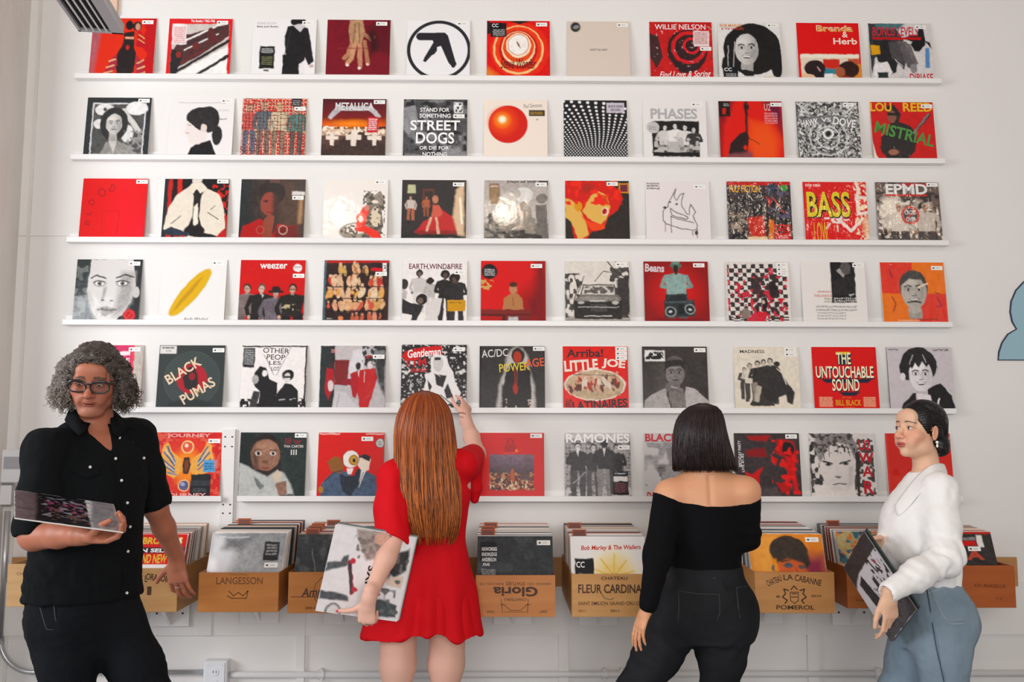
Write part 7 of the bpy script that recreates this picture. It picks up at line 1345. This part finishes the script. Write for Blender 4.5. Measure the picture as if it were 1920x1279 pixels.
    lo, hi = bbox(S_, [shN, shF, elN, cu, elF, wrF, o(1728, 1100)], .11); hi[2] = o(1740, 878)[2]; lo[2] = T0[2] + zz(1116)
    solid('blouse', S_, lo, hi, blouse, P, .0036, col=(.8, .8, .8), disp=folds)
    # collar: a folded band round the neck, its corner standing at the back
    tp = [(1764, 880, 3.56), (1774, 872, 3.50), (1764, 868, 3.43), (1746, 871, 3.385), (1728, 884, 3.36), (1710, 904, 3.37), (1692, 928, 3.385), (1676, 950, 3.42)]
    md_ = [(1768, 888, 3.57), (1779, 884, 3.50), (1768, 882, 3.42), (1748, 884, 3.37), (1731, 896, 3.345), (1714, 915, 3.35), (1697, 938, 3.365), (1680, 960, 3.405)]
    bt = [(1770, 900, 3.57), (1781, 900, 3.50), (1771, 899, 3.41), (1752, 900, 3.355), (1737, 911, 3.33), (1721, 928, 3.335), (1705, 950, 3.355), (1684, 972, 3.40)]
    b = MB(); 
    def snap(q, lift):
        h = S_.hit(q[0], q[1]); d = q[2]
        if h is not None and abs(h.y + CD - d) < .06: d = h.y + CD - lift
        return o(q[0], q[1], d)
    V = [snap(q, l) for tr3 in zip(tp, md_, bt) for q, l in zip(tr3, (.012, .012, .004))]
    b.add(V, [(3 * i + k, 3 * i + k + 1, 3 * i + k + 4, 3 * i + k + 3) for i in range(7) for k in (0, 1)], (.8, .8, .8), 0, True); ob = b.build('collar', blouse); ob.modifiers.new('s', 'SUBSURF').levels = 2; ob.modifiers['s'].render_levels = 2; sm = ob.modifiers.new('t', 'SOLIDIFY'); sm.thickness = .004; sm.offset = 0; world_child(ob, P)
    # jeans
    T = Fld(); T.loft(T0, Rt, [[zz(1215), 0.0, .028, .150, .115], [zz(1165), .0, .040, .168, .138], [zz(1125), 0, .034, .150, .122], [zz(1100), 0, .028, .132, .104], [zz(1088), 0, .024, .124, .098]], .02, rnd=.006)
    T.ell(o(1786, 1158, 3.42), (.058, .12, .075), .05)
    for a, k_, c in ((hpN, knN, anN), (hpF, knF, anF)): T.chain([a, a * .5 + k_ * .5, k_, c], [.096, .086, .076, .074], .04)
    def jf(V): return .003 * noise3(V * np.array([1, 1, .7]), .05, 41) + .0013 * noise3(V, .018, 42)
    lo, hi = bbox(T, [hpN, hpF, knN, knF, anN, anF, o(1800, 1120)], .12); lo[2] = .05; hi[2] = T0[2] + zz(1089)
    solid('jeans', T, lo, hi, denl, P, .0042, disp=jf, col=(.2, .25, .3))
    ds = mat('dark_denim_seam', (.05, .075, .10), .9); ls = mat('pale_stitch', (.42, .46, .48), .8)
    seam([(1738, 1106), (1744, 1140), (1750, 1180), (1757, 1220), (1766, 1260), (1770, 1278)], .0018, 'side_seam', ds, T, P)
    seam([(1700, 1112), (1722, 1114), (1745, 1110), (1770, 1103)], .0012, 'waistband_stitching', ls, T, P)
    seam([(1744, 1104), (1760, 1140), (1779, 1170)], .0013, 'pocket_stitching', ls, T, P); seam([(1779, 1170), (1800, 1170), (1812, 1168)], .0013, 'pocket_stitching', ls, T, P); seam([(1782, 1163), (1800, 1162), (1812, 1160)], .0009, 'pocket_stitching', ls, T, P)
    # hair: swept back from the brow into a low bun
    Hf = Fld(); Hf.ell(L((0, .020, .034)), np.array((.081, .100, .090)) * .95, .01, R=Rh); bun = o(1763, 838, 3.45); Hf.ell(L((0, .085, -.035)), (.05, .035, .045), .03, R=Rh); Hf.ell(bun, (.033, .036, .036), .02)
    Hf.ell(L((0, -.085, -.046)), np.array((.085, .085, .098)) * .95, .006, 's', R=Rh); Hf.ell(L((-.09, -.02, -.075)), (.05, .055, .060), .01, 's', R=Rh); Hf.ell(L((.09, -.02, -.075)), (.05, .055, .060), .01, 's', R=Rh)
    Hf.ell(L((-.0785, -.002, -.016)), (.014, .020, .030), .004, 's', R=Rh); Hf.ell(L((.0785, -.002, -.016)), (.014, .020, .030), .004, 's', R=Rh)
    def hd(V): q = (V - hc) @ Rh; return .0009 * np.sin(np.arctan2(q[:, 2] - .0, np.abs(q[:, 0]) + .02) * 60)
    hb = solid('hair', Hf, hc - .17, hc + .17, hairm, P, .0032, col=hx('0f0c0d'), disp=hd)
    r = np.random.RandomState(9); paths = []; rad = []; cols = []
    def proj(p):
        for _ in range(3):
            d = Hf.ev(p[None])[0]; g = np.array([(Hf.ev((p + e)[None])[0] - d) / .002 for e in np.eye(3) * .002]); p = p - nrm(g) * (d - .0006)
        return p
    for i in range(150):
        s_ = r.choice((-1, 1)); a = r.uniform(.05, 1.25); st0 = L((s_ * .075 * math.sin(a), -.066 * math.cos(a) + .005, .055 + .055 * math.cos(a) - .03 * (a > 1))); en = L((s_ * .02, .10, -.045)); md = L((s_ * (.078 * math.sin(a) ** .5), .03, .10 * math.cos(a) + .01))
        t = np.linspace(.12, 1, 10)[:, None]; pth = (1 - t) ** 2 * st0 + 2 * t * (1 - t) * md + t * t * en; pth = np.array([proj(p) for p in pth])
        if np.max(np.linalg.norm(np.diff(pth, axis=0), axis=1)) > .05: continue
        paths.append(pth); rad.append(.0011); cols.append(hx(r.choice(['181415', '0c0a0b', '2a2322'])))
    for i in range(70):
        u = nrm(r.normal(size=3)); w = nrm(np.cross(u, r.normal(size=3))); rr = .034 * r.uniform(.85, 1.08); a0 = r.uniform(0, 6.28); a = np.linspace(a0, a0 + r.uniform(1.2, 2.6), 12)
        paths.append(np.array([bun + rr * (u * math.cos(q) + w * math.sin(q)) for q in a])); rad.append(np.full(12, r.uniform(.0012, .0024))); cols.append(hx(r.choice(['1a1516', '0f0c0d', '8a8076', '5a5048'], p=[.4, .25, .15, .2])))
    strands('strands', paths, rad, cols, hairm, hb)
    sN = -1 if (L((-.08, 0, 0))[1] < L((.08, 0, 0))[1]) else 1
    b = MB(); e = L((sN * .086, .006, -.048)); b.ball(e, .0055); b.ball(e + np.array([0, 0, -.013]), (.004, .004, .0075)); world_child(b.build('earring', pearl), P)
    p, d, u_ = t1[2]; 
    return P
blousewoman()
WC = [PV(1650, 1203, 3.48), PV(1697, 1133, 3.22), PV(1604, 1060, 3.48), PV(1640, 1003, 3.23)]
held(WC, 'bg d6d0d2;r 0 0 100 22 3a3638;r 0 72 100 100 4a4648;q 3a3638 3 0 0 30 0 26 22 0 30;q 2e2a2c 2 14 30 30 26 40 60 44 90 24 90;q 2e2a2c 2 50 40 58 38 62 90 50 90;nm 60 22 98 78 4 .6 3a3436 3;nm 40 44 80 78 3 .6 6a6466 5;l 2a2628 2 76 26 84 40;e 80 30 3 3 a83a44;l 2a2628 3 66 22 72 40;n .05 4',
     'grey record with dark silhouettes held at an angle by the woman in white', film=0, thick=.004, edge='6a6668')
x_ = nrm(WC[1] - WC[0]); z_ = nrm(WC[2] - WC[0]); y_ = np.cross(z_, x_)
held([q + y_ * .009 + x_ * .012 for q in WC], 'bg 3a4240', 'dark record behind the grey one held by the woman in white', thick=.004, N=8, edge='2a3432')
